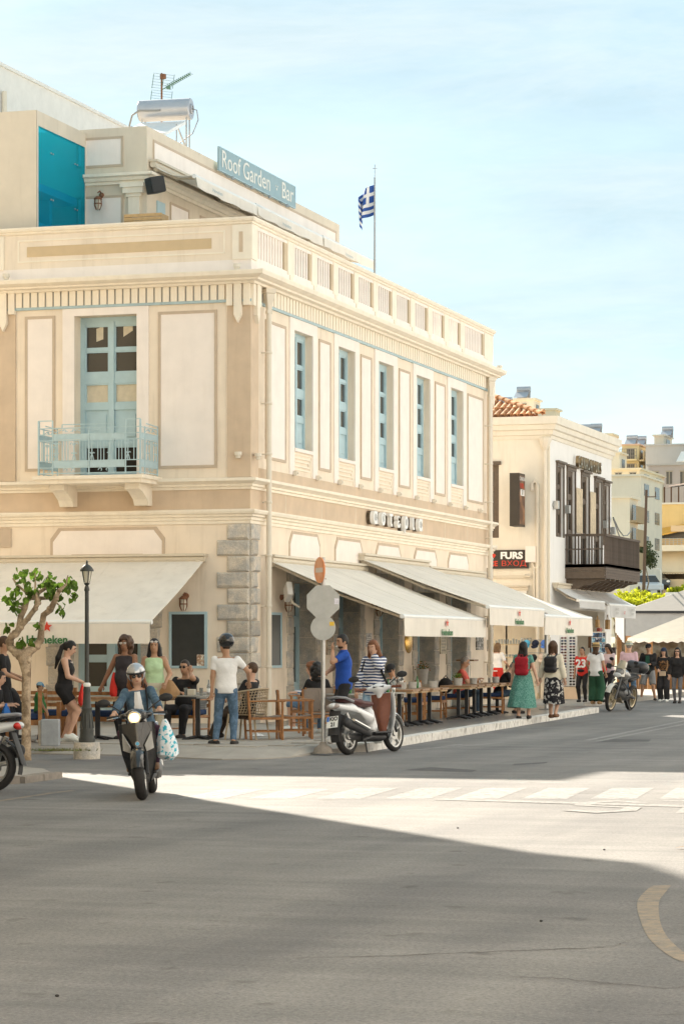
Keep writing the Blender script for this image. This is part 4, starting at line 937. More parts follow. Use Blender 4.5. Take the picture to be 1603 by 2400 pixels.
q = MB(); q.lathe([(.036,2.50),(.066,2.67),(.062,2.67),(.03,2.50)], (0,0,0), 12); q.build('lamp_glass', m_lglass, LP)
q = MB()
for k in range(4):
    w = math.pi/4+k*math.pi/2; q.tube([(.040*math.cos(w),.040*math.sin(w),2.50),(.072*math.cos(w),.072*math.sin(w),2.67)], .008, 4)
q.lathe([(.10,2.665),(.098,2.685),(.075,2.72),(.045,2.75),(.02,2.765),(.012,2.78),(.018,2.795),(.008,2.82)], (0,0,0), 16); q.build('lamp_roof', m_iron, LP, smooth=40)
q = MB(); q.lathe([(.048,1.00),(.058,1.02),(.05,1.05),(.034,1.06)], (0,0,0), 14); q.build('white_collar', m_white, LP)
# sign post seen from behind
SP = thing('sign_post', 'grey traffic sign post with octagonal and round signs seen from behind', 'sign post', (5.04,-11.12,ZP-.04), HEAD)
q = MB(); q.tube([(0,0,0),(0,0,2.87)], .032, 10); q.build('post', m_metal, SP, smooth=40)
q = MB(); q.lathe([(.16,-.05),(.13,.03),(.06,.08),(.04,.12)], (0,0,0), 12); q.build('concrete_foot', m_kerbd, SP, smooth=60)
m_sback = mat('sign_back_grey', (.42,.42,.40), .5, .10, 5, metal=.3)
oc8 = [( .262*math.cos(R(22.5+45*k)), .262*math.sin(R(22.5+45*k))) for k in range(8)]
q = MB(); q.extr([(x,-.045,2.21+z) for x,z in oc8], (0,-.012,0)); so8 = q.build('stop_sign', m_sback, SP); q = MB(); q.box(.17,.24,-.032,-.034+.0015,2.19,2.27); q.build('sticker', mat('sticker_white', (.7,.68,.74), .5, .2, 30), so8) if 0 else None
q = MB(); q.extr([(.187*math.cos(R(15*k)),-.045,1.82+.187*math.sin(R(15*k))) for k in range(24)], (0,-.010,0)); rs_ = q.build('round_sign', m_sback, SP)
q = MB(); q.box(.095,.165,-.0585,-.0555,1.85,1.91); q.build('sticker', mat('yellow_sticker', (.75,.48,.05), .5, .1, 20), rs_)
q = MB(); q.box(.165,.235,-.0605,-.0575,2.17,2.26); q.build('sticker', mat('pale_sticker', (.68,.66,.72), .5, .25, 30), so8)
M_ = Matrix.Rotation(R(-66), 4, 'Z'); m_or = mat('faded_orange_sign', (.84,.30,.11), .5, .08, 3, col2=(.84,.42,.22))
q = MB(); q.extr([M_ @ Vector((.195*math.cos(R(15*k)),-.05,2.68+.195*math.sin(R(15*k)))) for k in range(24)], M_ @ Vector((0,-.012,0))); ns = q.build('no_entry_sign', m_or, SP)
q = MB(); q.extr([M_ @ Vector(p) for p in ((-.13,-.0625,2.645),(.13,-.0625,2.645),(.13,-.0625,2.715),(-.13,-.0625,2.715))], M_ @ Vector((0,-.003,0))); q.build('white_bar', mat('faded_bar', (.74,.62,.52), .6), ns)
q = MB()
for z in (2.05,2.38,1.72,1.92,2.55): q.lathe([(.036,z-.012),(.040,z-.01),(.040,z+.01),(.036,z+.012)], (0,0,0), 10); q.box(-.05,.05,-.045,-.03,z-.012,z+.012)
q.build('clamp', m_metal, SP)
bx = thing('utility_box', 'small grey concrete utility box standing by the tree', 'utility box', (.93,-11.78,ZP), HEAD)
q = MB(); q.box(-.14,.13,-.10,.14,0,.40); q.build('body', mat('grey_box_paint', (.34,.36,.38), .6, .12, 5, .2, 30), bx, bevel=.012); q = MB(); q.box(-.18,-.142,-.06,.12,0,.38); q.build('side_plate', mat('pale_concrete', (.48,.44,.37), .9, .15, 8), bx)
# ================================================================ SECOND HOUSE UP THE STREET
m_w2 = mat('warm_white_stucco', (.80,.74,.63), .85, .04, 1.2, .06, 80, streak=.10)
m_w3 = mat('white_stucco', (.82,.80,.77), .85, .03, 1.2, .06, 80, streak=.06)
m_brn = mat('brown_painted_wood', (.13,.095,.068), .55, .15, 8)
m_tilr = mat('terracotta_tile', (.55,.24,.095), .85, .15, 8, .2, 40, orand=.28, col2=(.66,.36,.18))
B2 = thing('shop_building', 'white two storey shop house with brown windows and a timber balcony up the street', 'building')
X2, Y2, Y2e, X2w = .10, 26.0, 34.9, -8.0
F2A, F2B = FA(Y2), FB(X2)
q = MB(); wall_sheet(q, F2A, X2w, X2, 0, 7.70, [(-2.55,-1.42,4.80,6.92),(-6,-.12,ZP,3.0)], .18)
q.build('wall', m_w2, B2)
W2 = [(26.85,27.72,4.85,6.92),(28.25,29.32,4.02,6.90),(30.28,31.32,4.02,6.86),(32.25,33.26,4.02,6.80),(33.62,34.42,4.85,6.76)]
q = MB(); wall_sheet(q, F2B, Y2, Y2e, 0, 7.70, W2+[(27.2,33.8,ZP,2.75)], .22); q.poly([(X2w,Y2e,0),(X2,Y2e,0),(X2,Y2e,8.2),(X2w,Y2e,8.2)]); q.build('wall', m_w3, B2)
q = MB(); q.sweep([(X2w,Y2),(X2,Y2),(X2,Y2e),(X2w,Y2e)], [(-.2,7.62),(.03,7.64),(.05,7.74),(.10,7.76),(.12,7.88),(.19,7.91),(.21,8.04),(.27,8.06),(.29,8.28),(-.2,8.30)]); q.build('cornice', m_w2, B2)
q = MB(); q.box(X2w,X2-.2,Y2+.2,Y2e-.2,8.2,8.24); q.build('roof_gutter', m_roof, B2)
q = MB(); q.box(X2w,X2-.25,Y2+2.4,Y2+2.44,ZP,3.1); q.box(X2-1.9,X2-1.85,Y2+2.4,Y2e-.3,ZP,2.9); q.box(X2w,X2-.02,Y2+.02,Y2e-.02,3.05,3.10); q.box(X2w,X2-.02,Y2+.02,Y2e-.02,ZP-.02,ZP+.006); q.build('shop_room', m_w2, B2)
q = MB(); q.box(X2w,X2-.3,Y2+.6,Y2e-.3,3.9,7.5); q.build('dark_room', m_dark, B2)
for i, w in enumerate(W2):
    fr = casement(F2B, w[0], w[1], w[2], w[3], -.06, [(.06,.26,'g'),(.30,.62,'g'),(.66,.95,'g')] if i in (0,4) else [(.05,.25,'g'),(.29,.62,'g' if i != 2 else 'd'),(.66,.96,'g' if i != 2 else 'd')], B2, m=m_brn, mid=False, fw=.10)
    q = MB(); e = .07; q.fb(F2B, w[0]-e, w[0]-.002, w[2], w[3], -.01, .04); q.fb(F2B, w[1]+.002, w[1]+e, w[2], w[3], -.01, .04); q.fb(F2B, w[0]-e, w[1]+e, w[3]+.002, w[3]+.09, -.01, .05); q.fb(F2B, w[0]-e-.06, w[1]+e+.06, w[3]+.09, w[3]+.15, -.01, .11); q.build('window_architrave', m_brn, fr)
q = MB()
fr = casement(F2A, -2.55, -1.42, 4.80, 6.92, -.05, [(.07,.30,'g'),(.34,.94,'g')], B2, m=m_brn, mid=False, fw=.13)
q.fb(F2A, -2.62, -1.35, 6.92, 7.02, -.01, .10); q.build('window_architrave', m_brn, fr)
m_curt = mat('gathered_curtain', (.60,.50,.36), .8, .15, 5)
for y0, y1 in ((29.34,30.24),(31.36,32.2)):
    q = MB(); q.sheet(lambda u, v: (X2+.05+.03*math.sin(u*25), y0+u*(y1-y0), 6.42-1.35*v), 18, 2, .01); q.build('folding_shutter', m_curt, B2)
# balcony
BO = 1.23; BL = MB()
q = MB(); q.box(X2, X2+BO, 28.0, 33.3, 3.98, 4.08); q.build('balcony_floor', m_woodd, B2)
for k in range(5):
    q = MB(); q.box(X2+BO-.04, X2+BO, 28.0, 33.3, 3.66+.085*k, 3.66+.085*k+.08); q.build('plank', m_woodd, B2)
for k in range(2):
    q = MB(); q.box(X2+.0, X2+BO-.045, 28.0, 28.05, 3.66+.21*k, 3.66+.21*k+.205); q.build('plank', m_brn, B2)
for k in range(8):
    y = 28.15+k*.70; q = MB(); q.extr([(X2,y,3.66),(X2+BO-.05,y,3.66),(X2+BO-.05,y,3.60),(X2+.9,y,3.56),(X2+.75,y,3.47),(X2+.5,y,3.45),(X2+.35,y,3.36),(X2,y,3.34)], (0,.12,0)); q.build('joist', m_brn, B2)
q = MB(); q.box(X2, X2+BO-.05, 28.0, 33.2, 3.655, 3.66); q.build('balcony_soffit', m_brn, B2)
q = MB(); q.box(X2+BO-.09, X2+BO+.01, 28.0, 33.3, 4.90, 4.97); q.box(X2, X2+BO-.09, 28.0, 28.06, 4.90, 4.97); q.box(X2, X2+BO-.09, 28.01, 28.04, 4.50, 4.54); q.build('handrail', m_woodd, B2)
bal_ = MB(); bal_.box(-.02,.02,-.03,.03,4.08,4.90); blm = bal_.mesh('baluster', m_woodd)
for k in range(30): link('baluster', blm, B2, (X2+BO-.04, 28.04+k*.181, 0))
for x in (X2+.04, X2+.40, X2+.80, X2+BO-.04): link('baluster', blm, B2, (x, 28.03, 0))
# roof tiles
RA = R(21); EX, EY, EZ = X2-.32, Y2+.42, 8.34
q = MB(); Lr = 4.2; q.poly([(X2w,EY,EZ-.03),(EX,EY,EZ-.03),(EX-Lr,EY+Lr,EZ-.03+Lr*math.tan(RA)),(X2w,EY+Lr,EZ-.03+Lr*math.tan(RA))]); q.poly([(EX,EY,EZ-.03),(EX,EY+8,EZ-.03),(EX-Lr,EY+8-Lr,EZ-.03+Lr*math.tan(RA)),(EX-Lr,EY+Lr,EZ-.03+Lr*math.tan(RA))]); q.box(X2w, EX+.02, EY-.03, EY+.02, EZ-.10, EZ-.02); q.build('roof', m_tilr, B2)
q = MB(); n_ = 8; Lt = .46
pr = []
for z_, r_ in ((0,.085),(Lt,.068)): pr.append([(r_*math.cos(math.pi*k/n_), z_, r_*math.sin(math.pi*k/n_)*.9) for k in range(n_+1)])
pr2 = [[(x*.78, y, z*.78) for x, y, z in pr[0]]]
q.add(pr[0]+pr[1]+pr2[0], [(i,i+1,n_+2+i,n_+1+i) for i in range(n_)]+[(2*n_+2+i,2*n_+3+i,i+1,i) for i in range(n_)]); tlm = q.mesh('roof_tile', m_tilr, True)
for c in range(16):
    x = EX-.06-c*.19; run = min(4.0, EX-x+.1); nt_ = max(1, int(run/math.cos(RA)/.36))
    for k in range(nt_):
        s_ = k*.36; link('roof_tile', tlm, B2, (x+random.uniform(-.012,.012), EY-.03+s_*math.cos(RA), EZ+s_*math.sin(RA)+.02*(k % 2 == 0)), (RA+random.uniform(-.03,.03), 0, 0))
for k in range(9):
    s_ = k*.36; d = Vector((-1,1,math.tan(RA))).normalized(); p = Vector((EX,EY-.05,EZ+.05))+d*s_
    o = link('ridge_tile', tlm, B2, p, (math.asin(d.z), 0, R(45))); o.scale = (1.35,1,1.35)
# pipes, cable boxes
q = MB(); q.tube([(X2-.13,Y2-.08,7.5),(X2-.13,Y2-.08,.2)], .06, 8); q.lathe([(.06,7.3),(.09,7.35),(.19,7.58),(.19,7.66)], (X2-.13,Y2-.08,0), 8); q.build('downpipe', m_pipe, B2, smooth=40)
q = MB(); q.tube([(-.42,Y2-.05,6.15),(-.42,Y2-.05,6.35),(-.34,Y2-.05,6.42),(-.26,Y2-.05,6.35),(-.26,Y2-.05,.3)], .055, 8); q.tube([(-.42,Y2-.05,4.05),(-.36,Y2-.06,3.92),(-.26,Y2-.06,3.92),(-.20,Y2-.06,4.0)], .035, 6); q.tube([(-.36,Y2-.06,3.9),(-.36,Y2-.06,2.9)], .03, 6); q.build('conduit', m_pipe, B2, smooth=40)
q = MB(); q.box(-.60,-.30,Y2-.14,Y2,4.08,4.54); q.build('meter_box', m_panel, B2)
q = MB(); q.box(-1.7,-.65,Y2-.05,Y2,3.62,3.70); q.tube([(-.62,Y2-.12,3.68),(-.45,Y2-.12,3.66)], .06, 8); q.build('awning_arm', m_alu, B2)
awning(F2A, -2.2, -.55, 3.30, 2.75, .9, .2, 'small cream awning folded over the shop front, under the black sign', brand=None, arms=False)
# signs
m_sblk = mat('black_sign', (.035,.028,.022), .45, .1)
SG = thing('shop_sign', 'black shop sign with white FURS lettering and a red maple leaf', 'sign', (-1.55, Y2-.03, 4.17))
q = MB(); q.box(-1.25,1.03,-.06,0,-.27,.27); q.build('sign_board', m_sblk, SG)
text('lettering', 'FURS', .27, m_3d, SG, (.53,-.066,.10), ROTA, extrude=.003, xs=1.1, bold=.012)
text('lettering', 'CANADA', .27, m_3d, SG, (-.62,-.066,.10), ROTA, extrude=.003, xs=1.05, bold=.012)
text('lettering', 'ENTRANCE', .20, m_red, SG, (-.42,-.066,-.13), ROTA, extrude=.003, bold=.008, xs=1.05); text('lettering', 'ВХОД', .21, m_red, SG, (.60,-.066,-.13), ROTA, extrude=.003, xs=1.25, bold=.0)
lf = [(0,1),(.14,.72),(.32,.80),(.26,.42),(.50,.58),(.58,.44),(.92,.48),(.80,.26),(1,.12),(.55,-.28),(.60,-.46),(.06,-.40),(.05,-.85)]
q = MB(); q.extr([(.10*x-.03,-.066,.10+.12*z) for x, z in lf+[(-x,z) for x, z in lf[::-1] if x > 0]], (0,-.003,0)); q.build('maple_leaf', m_red, SG)
VS = thing('vertical_sign', 'tall narrow black lightbox sign projecting from the white shop house', 'sign', (-.72, Y2-.62, 5.85))
q = MB(); q.box(-.14,.14,-.36,.36,-.76,.76); q.build('sign_box', m_sblk, VS); q = MB(); q.box(.141,.146,-.31,.31,-.70,.70); pf = q.build('sign_picture', mat('sign_photo', (.10,.045,.025), .4, .25, 2.4, col2=(.40,.20,.10), mix=(.45,.7)), VS)
text('lettering', 'CANADA', .16, m_3d, VS, (.149,0,.60), ROTB, extrude=.002); text('lettering', 'FURS', .2, m_red, VS, (.149,-.05,.40), ROTB, extrude=.002); q = MB(); q.box(.147,.150,-.22,.25,.12,.30); q.build('white_plate', m_3d, VS); text('lettering', '31', .2, m_sblk, VS, (.153,0,.21), ROTB, extrude=.002)
q = MB(); q.tube([(-.10,.36,.5),(-.10,.62,.5)], .02, 6); q.tube([(-.10,.36,-.5),(-.10,.62,-.5)], .02, 6); q.build('bracket', m_metal, VS)
m_bronze = mat('bronze_letters', (.36,.27,.16), .3, .1, metal=.9)
NS = thing('facade_lettering', 'bronze letters above the timber balcony of the shop house', 'lettering')
for i, ch in enumerate('CANADAFURS'):
    f = text('letter', ch, .50, m_bronze, NS, (X2+.12, 29.25+i*.355, 7.18), ROTB, extrude=.05, xs=.72, bold=.006)
for k, (y, z) in enumerate(((26.45,5.75),(27.98,5.7),(33.5,5.5),(34.75,5.35))):
    q = MB(); q.box(X2+.02,X2+.16,y-.09,y+.09,z-.12,z+.12); q.box(X2,X2+.03,y-.16,y-.09,z-.05,z+.05); q.build('wall_lamp', m_metal, B2, bevel=.01)
# street-side shop awnings
awning(F2B, 26.3, 30.0, 3.38, 2.98, .75, .20, 'grey shop awning below the timber balcony, the left one', mm=m_awn2)
aw = awning(F2B, 30.2, 34.4, 3.38, 2.92, .85, .36, 'grey shop awning with printed words below the timber balcony', mm=m_awn2)
for y in (31.1, 33.6):
    for z in (2.78, 2.66): text('lettering', 'ΔΕΡΜΑΤΙΝΑ' if z > 2.7 else 'LEATHER', .11, m_pipe if 0 else mat('faded_print', (.36,.34,.30), .8), aw, (X2+.945, y, z), ROTB, xs=1.0)
text('lettering', 'ART', .15, m_red, aw, (X2+.945, 32.3, 2.68), ROTB)
# cables off to the side
q = MB()
for a, b in ((at(1437,1213,84), at(1478,1245,120)), (at(1438,1218,84), at(1476,1270,120))):
    q.tube([a.lerp(b, t)+Vector((0,0,-.8*math.sin(math.pi*t)*.5)) for t in (0,.25,.5,.75,1)], .022, 4)
tag(q.build('overhead_cable', m_black), 'thin overhead cables sagging from the shop house to the white gable', 'cable')
# ================================================================ SHOP GOODS UNDER THE WHITE HOUSE
SH = thing('shop_shelf', 'cream shop shelving lined with souvenir glasses', 'shelf', (-1.0, Y2+.9, ZP))
m_shelf = mat('shelf_board', (.62,.52,.36), .6, .06)
for z in (.35,.82,1.20,1.58):
    q = MB(); q.box(-.75,.55,-.14,.16,z-.02,z+.02); q.build('shelf', m_shelf, SH)
for x_ in (-.78,.54): q = MB(); q.box(x_,x_+.04,-.14,.16,0,1.62); q.build('shelf_side', m_shelf, SH)
m_gl = mat('glassware', (.42,.46,.46), .15, .2, spec=.6); gm = MB(); gm.lathe([(.03,0),(.034,.12),(.03,.12),(.026,.01)], (0,0,0), 8); gmm = gm.mesh('souvenir_glass', m_gl)
for k in range(15):
    o = link('souvenir_glass', gmm, None, (-1.7+k*.085, Y2+.84, ZP+1.60)); o.scale = (1,1,random.uniform(.7,1.5)); tag(o, 'small souvenir glass in the row on the top shop shelf', 'glass', 'souvenir glasses on the top shelf')
for k in range(12):
    o = link('souvenir_bowl', gmm, None, (-1.7+k*.10, Y2+.84, ZP+1.22)); o.scale = (1.3,1.3,.6); tag(o, 'small grey souvenir bowl in the row on the second shop shelf', 'bowl', 'souvenir bowls on the second shelf')
CP = [(.10,.42,.62,'turquoise'),(.015,.018,.04,'navy'),(.09,.20,.55,'blue'),(.75,.30,.28,'pink'),(.03,.03,.03,'black'),(.68,.55,.45,'beige')]
def cap_mesh(q, s=1.0):
    q.ell((0,0,.0), (.105*s,.125*s,.10*s), 12, 8); q.sheet(lambda u, v: (s*.10*(2*u-1), -s*(.10+.10*v*(1-(2*u-1)**2)), -s*(.03+.04*v)), 8, 3, .008)
for k, (x, z, c) in enumerate(((-.42,1.73,0),(-.16,1.73,1),(.10,1.73,2),(-.50,1.36,3),(-.22,1.32,4),(.02,1.34,5))):
    q = MB(); cap_mesh(q, 1.0); o = q.build('baseball_cap', mat('cap_%s' % CP[c][3], CP[c][:3], .8, .15, 15), None, smooth=60, loc=(x, Y2-.75, z)); o.rotation_euler = (R(25), 0, R(random.uniform(-20,20))); tag(o, CP[c][3]+' baseball cap hung on the souvenir display', 'cap')
q = MB()
for z in (1.85,1.48): q.tube([(-.6,Y2-.62,z-.02),(.25,Y2-.62,z-.02)], .012, 5)
for x in (-.6,.25): q.tube([(x,Y2-.62,ZP),(x,Y2-.62,1.9)], .014, 5)
tag(q.build('display_rail', m_metal, smooth=40), 'thin metal display rail holding the baseball caps', 'display rail')
# sunglasses stand: revolving, with pairs of glasses
RK = thing('sunglasses_stand', 'tall white revolving stand full of sunglasses', 'display stand', (.87, 24.9, ZP), 12)
q = MB(); q.box(-.30,.30,-.26,.26,.03,.38); q.build('base', mat('stand_base', (.62,.47,.33), .6, .06), RK); q = MB(); q.box(-.255,-.235,-.255,.25,.38,1.85); q.box(-.01,.01,-.255,.25,.38,1.85); q.box(.235,.255,-.255,.25,.38,1.85); q.box(-.25,.25,.23,.25,.38,1.85); q.build('panel', m_whitep, RK)
for cx in (-.12,.12):
    q = MB(); q.box(cx-.10,cx+.10,-.20,-.19,.40,1.84); q.build('backing', m_whitep, RK)
lens = [mat('lens_%d' % i, c, .15, .1, spec=.6) for i, c in enumerate(((.02,.02,.02),(.10,.03,.02),(.05,.035,.10),(.14,.05,.06),(.03,.06,.12)))]
gms = []
for m_ in lens:
    q = MB(); q.ell((-.045,0,0), (.036,.008,.028), 8, 6); q.ell((.045,0,0), (.036,.008,.028), 8, 6); q.box(-.02,.02,-.006,.006,.005,.014); q.box(-.08,-.076,0,.06,-.004,.008); q.box(.076,.08,0,.06,-.004,.008); gms.append(q.mesh('sunglasses', m_))
for cx in (-.12,.12):
    for k in range(17):
        o = link('sunglasses', random.choice(gms), None, Vector((.87,24.9,ZP))+Matrix.Rotation(R(12),3,'Z') @ Vector((cx,-.222,.45+k*.082))); o.rotation_euler = (0,0,R(12)); tag(o, 'pair of sunglasses on the white revolving stand', 'sunglasses', 'sunglasses on the revolving stand')
# postcards, bags, framed pictures at the street side
PC = thing('postcard_rack', 'rack of dark blue postcards beside the shop door', 'postcard rack', (1.45, 26.4, ZP), -20)
q = MB(); q.box(-.24,.24,-.02,.02,.9,1.95); q.tube([(0,.02,0),(0,.02,1)], .02, 6); q.lathe([(.2,0),(.2,.02),(0,.03)], (0,.02,0), 10); q.build('frame', m_metal, PC)
pcm = [mat('postcard_%d' % i, c, .5, .3, 18, col2=d_) for i, (c, d_) in enumerate((((.02,.025,.05),(.4,.45,.55)),((.06,.25,.40),(.45,.6,.7)),((.02,.03,.06),(.15,.3,.5))))]
for r_ in range(7):
    for c in range(4):
        q = MB(); q.box(-.22+c*.115,-.12+c*.115,-.04,-.03,.92+r_*.145,1.05+r_*.145); q.build('postcard', random.choice(pcm), PC)
m_lea = [mat('leather_%d' % i, c, .55, .15, 8) for i, c in enumerate(((.30,.14,.05),(.14,.07,.035),(.40,.24,.10),(.05,.035,.03),(.33,.07,.05)))]
for k in range(9):
    y = 29.5+k*.42; z = 1.25+(k*37 % 5)*.28; x = X2+.25+.12*(k % 3); s_ = random.uniform(.14,.22)
    q = MB(); q.prism([(-.05,-s_*.7),(.05,-s_*.7),(.06,s_*.7),(-.06,s_*.7)], -s_, s_*.6); q.tube([(0,-s_*.5,s_*.6),(0,-s_*.3,s_*1.4),(0,s_*.3,s_*1.4),(0,s_*.5,s_*.6)], .012, 5)
    o = q.build('leather_bag', m_lea[k % 5], bevel=.02, loc=(x, y, z)); tag(o, ('tan','dark brown','pale tan','black','red brown')[k % 5]+' leather bag hanging outside the shop, '+('nearer the corner' if k < 5 else 'farther up the street'), 'bag', 'leather bags hanging outside the shop')
q = MB(); q.box(X2+.02,X2+.07,27.3,28.2,1.5,2.6); q.box(X2+.02,X2+.07,28.4,29.2,1.2,2.6); tag(q.build('shop_window_display', mat('display_case', (.12,.15,.13), .3, .3, 4, col2=(.45,.42,.36))), 'glazed display case on the street side of the shop house', 'display case')
# ================================================================ PAVILION AND PARASOL AT THE FAR END
m_pav = mat('grey_canvas_roof', (.27,.245,.215), .85, .05); m_cur = mat('grey_curtain', (.40,.39,.38), .8, .06)
pc = at(1582, 1432, 99); PV = thing('pavilion', 'grey canvas pavilion with wooden posts at the far end of the street', 'pavilion', (pc.x, pc.y, 0), 14)
q = MB(); q.add([(-2.05,-3,2.95),(3.5,-3,2.95),(3.5,4,2.95),(-2.05,4,2.95),(.9,.6,3.95),(1.2,.6,3.95)], [(0,1,5,4),(1,2,5),(2,3,4,5),(3,0,4)]); q.build('canvas_roof', m_pav, PV)
q = MB(); q.box(-2.05,3.5,-3.04,-2.96,2.86,2.95); q.box(-2.09,-2.01,-3,4,2.86,2.95); q.build('eaves_beam', m_black, PV)
q = MB(); q.sheet(lambda u, v: (-2.0+5.4*u, -2.95+.02*math.sin(u*40), 2.86-.82*v), 40, 2, .01); q.build('curtain', m_cur, PV); q = MB(); q.sheet(lambda u, v: (-2.04+.02*math.sin(u*30), -2.9+6.5*u, 2.86-1.1*v*(1-.4*u)), 30, 2, .01); q.build('curtain', m_cur, PV)
m_post = mat('orange_wood_post', (.40,.19,.07), .6, .15, 6)
for x, y in ((-1.9,-2.85),(-1.1,-2.85),(1.8,-2.85),(3.3,-2.85),(-1.9,3.8),(3.3,3.8)): q = MB(); q.box(x-.09,x+.09,y-.09,y+.09,0,2.86); q.build('post', m_post, PV)
q = MB(); q.box(-1.8,3.2,3.6,3.7,0,1.2); q.build('counter', m_post, PV); q = MB(); q.box(-1.5,3.0,-1.2,-.6,.75,.80); q.box(-1.4,-1.3,-1,-.8,0,.75); q.box(2.8,2.9,-1,-.8,0,.75); q.build('bar_table', m_post, PV)
q = MB(); q.box(-1.8,3.2,3.75,3.8,1.2,2.8); q.build('back_screen', mat('back_screen', (.25,.17,.10), .8, .3, 2, col2=(.5,.45,.35)), PV)
uc_ = at(1642, 1497, 90); UM = thing('market_parasol', 'large cream market parasol beside the walkers at the right edge', 'parasol', (uc_.x, uc_.y, 0), 8)
q = MB(); h = 2.35; q.add([(-h,-h,1.93),(h,-h,1.93),(h,h,1.93),(-h,h,1.93),(0,0,2.92)], [(0,1,4),(1,2,4),(2,3,4),(3,0,4)]); q.build('canopy', mat('parasol_canvas', (.60,.55,.46), .85, .05, transl=.2), UM)
for a, b in (((-h,-h),(h,-h)),((-h,h),(-h,-h))): q = MB(); q.sheet(lambda u, v: (a[0]+(b[0]-a[0])*u+.015*math.sin(u*60), a[1]+(b[1]-a[1])*u-.015*math.sin(u*60), 1.93-.14*v*(1+.2*math.sin(u*95))), 60, 2, .006); q.build('valance', m_awn, UM)
q = MB(); q.tube([(0,0,0),(0,0,2.9)], .05, 8); q.build('pole', m_post, UM, smooth=40)
q = MB()
for a in ((-h,-h),(h,-h),(h,h),(-h,h)): q.tube([(0,0,2.86),(a[0],a[1],1.90)], .025, 5)
q.build('rib', m_post, UM)
# ================================================================ THE HILLSIDE TOWN
m_hill = mat('dry_hillside', (.50,.42,.30), .95, .2, .1, col2=(.34,.30,.17))
q = MB(); c_ = at(1500, VH, 110)
def hz(d): return -.3+max(0, min(d,262)-115)*.052+max(0, min(d,262)-190)*.06-max(0, d-285)*.04
HD = Vector((-SA, CA, 0)); HR = Vector((CA, SA, 0)); C0 = Vector((CAM[0], CAM[1], 0))
q.sheet(lambda u, v: tuple(C0+HD*(100+v*420)+HR*(-220+u*440)+Vector((0,0,hz(100+v*420)))), 24, 40)
tag(q.build('hill', m_hill), kind='structure')
pt = lambda u, d: at(u, VH, d)
rd = [at(1500,1440,150), at(1507,1352,262)]
q = MB(); q.sheet(lambda u, v: tuple(C0+HD*(140+v*150)+HR*((15.4+u*3.0)+v*15.5)+Vector((0,0,hz(140+v*150)+.12))), 2, 20); tag(q.build('hill_road', mat('hill_asphalt', (.21,.20,.195), .9, .1, .5)), kind='structure')
m_hp = {}
def hcol(c): return mat('house_%03d%03d%03d' % tuple(int(x*100) for x in c), c, .85, .05, .4, streak=.06)
def hill_house(label, uc, wl, wr, vt, vb, d, cf, cs=None, fl=3, balc=0, win=(2,2), roof=None, name='hillside_house', slabs=None, tank=None):
    """uc: the corner nearest the street; wl / wr: widths of the two visible faces; vt..vb: height range in the photo"""
    c = at(uc, vt, d); z1 = c.z; z0 = min(at(uc, vb, d).z, hz(d)); k = d/FPX; w = wl*k/.955; bw = .45; dp = max(1.5, (wr*k-(bw if balc in (2,3) else 0))/.19) if wr else 8
    t = thing(name, label, 'building', (c.x, c.y, z0)); H = z1-z0; fa, fb_ = FA(0), FB(0); mf = hcol(cf); ms = hcol(cs or cf)
    q = MB(); q.box(-w, 0, 0, dp, 0, H); q.build('wall', mf, t)
    q = MB(); q.box(-w-.15, .15, -.15, dp+.15, H-.02, H+.12); q.box(-w, 0, -.02, .12, H+.12, H+.5) if roof == 'par' else None; q.build('roof_slab', hcol(roof) if roof and roof != 'par' else mf, t)
    vis = (at(uc, vt, d).z-at(uc, vb, d).z); fh = vis/max(1, fl)
    for f in range(fl):
        zb = H-(f+1)*fh
        for i in range(win[0]):
            x0 = -w+w*(i+.3)/win[0]; x1 = x0+w*.42/win[0]; tall = balc in (1,3)
            q = MB(); q.fb(fa, x0, x1, zb+(.05 if tall else .28)*fh, zb+.74*fh, -.1, .03); wn_ = q.build('window', mat('far_glass', (.14,.105,.075), .4, .1, spec=.2), t)
            q = MB(); q.fb(fa, x0-.06, x1+.06, zb+.74*fh, zb+.79*fh, 0, .06); q.fb(fa, (x0+x1)/2-.03, (x0+x1)/2+.03, zb+(.05 if tall else .28)*fh, zb+.74*fh, .03, .05); q.build('window_frame', mat('far_frame', (.42,.36,.28), .7), wn_)
        for i in range(win[1]):
            y0 = dp*(i+.3)/win[1]; y1 = y0+dp*.42/win[1]
            q = MB(); q.fb(fb_, y0, y1, zb+(.05 if balc in (2,3) else .28)*fh, zb+.74*fh, -.1, .03); q.build('window', mat('far_glass', (.10,.095,.085), .2), t)
        if balc in (1,3):
            q = MB(); q.fb(fa, -w, 0, zb-.08, zb+.06, 0, 1.1); q.build('balcony_slab', mf, t); q = MB()
            for z in (.35,.7,1.0): q.fb(fa, -w, 0, zb+z-.02, zb+z+.02, 1.04, 1.08)
            for i in range(9): q.fb(fa, -w+w*i/8-.02, -w+w*i/8+.02, zb+.06, zb+1.0, 1.03, 1.07)
            q.build('balcony_railing', mat('far_rail', (.22,.20,.18), .6), t)
        if balc in (2,3):
            q = MB(); q.fb(fb_, 0, dp, zb-.08, zb+.06, 0, bw); q.build('balcony_slab', ms, t); q = MB(); q.fb(fb_, 0, dp, zb+.06, zb+.95, bw-.05, bw); q.build('balcony_front', ms, t)
    if tank:
        for kx, ky in tank: q = MB(); q.tube([(kx*w-.5,ky*dp,H+.85),(kx*w+.5,ky*dp,H+.85)], .24, 10); q.box(kx*w-.5,kx*w+.5,ky*dp-.1,ky*dp+.1,H,H+.7); q.add([(kx*w-.5,ky*dp-.2,H+.7),(kx*w+.5,ky*dp-.2,H+.7),(kx*w+.5,ky*dp-1.2,H+.15),(kx*w-.5,ky*dp-1.2,H+.15)], [(0,1,2,3)]); q.build('rooftop_tank', m_tank, t)
    return t
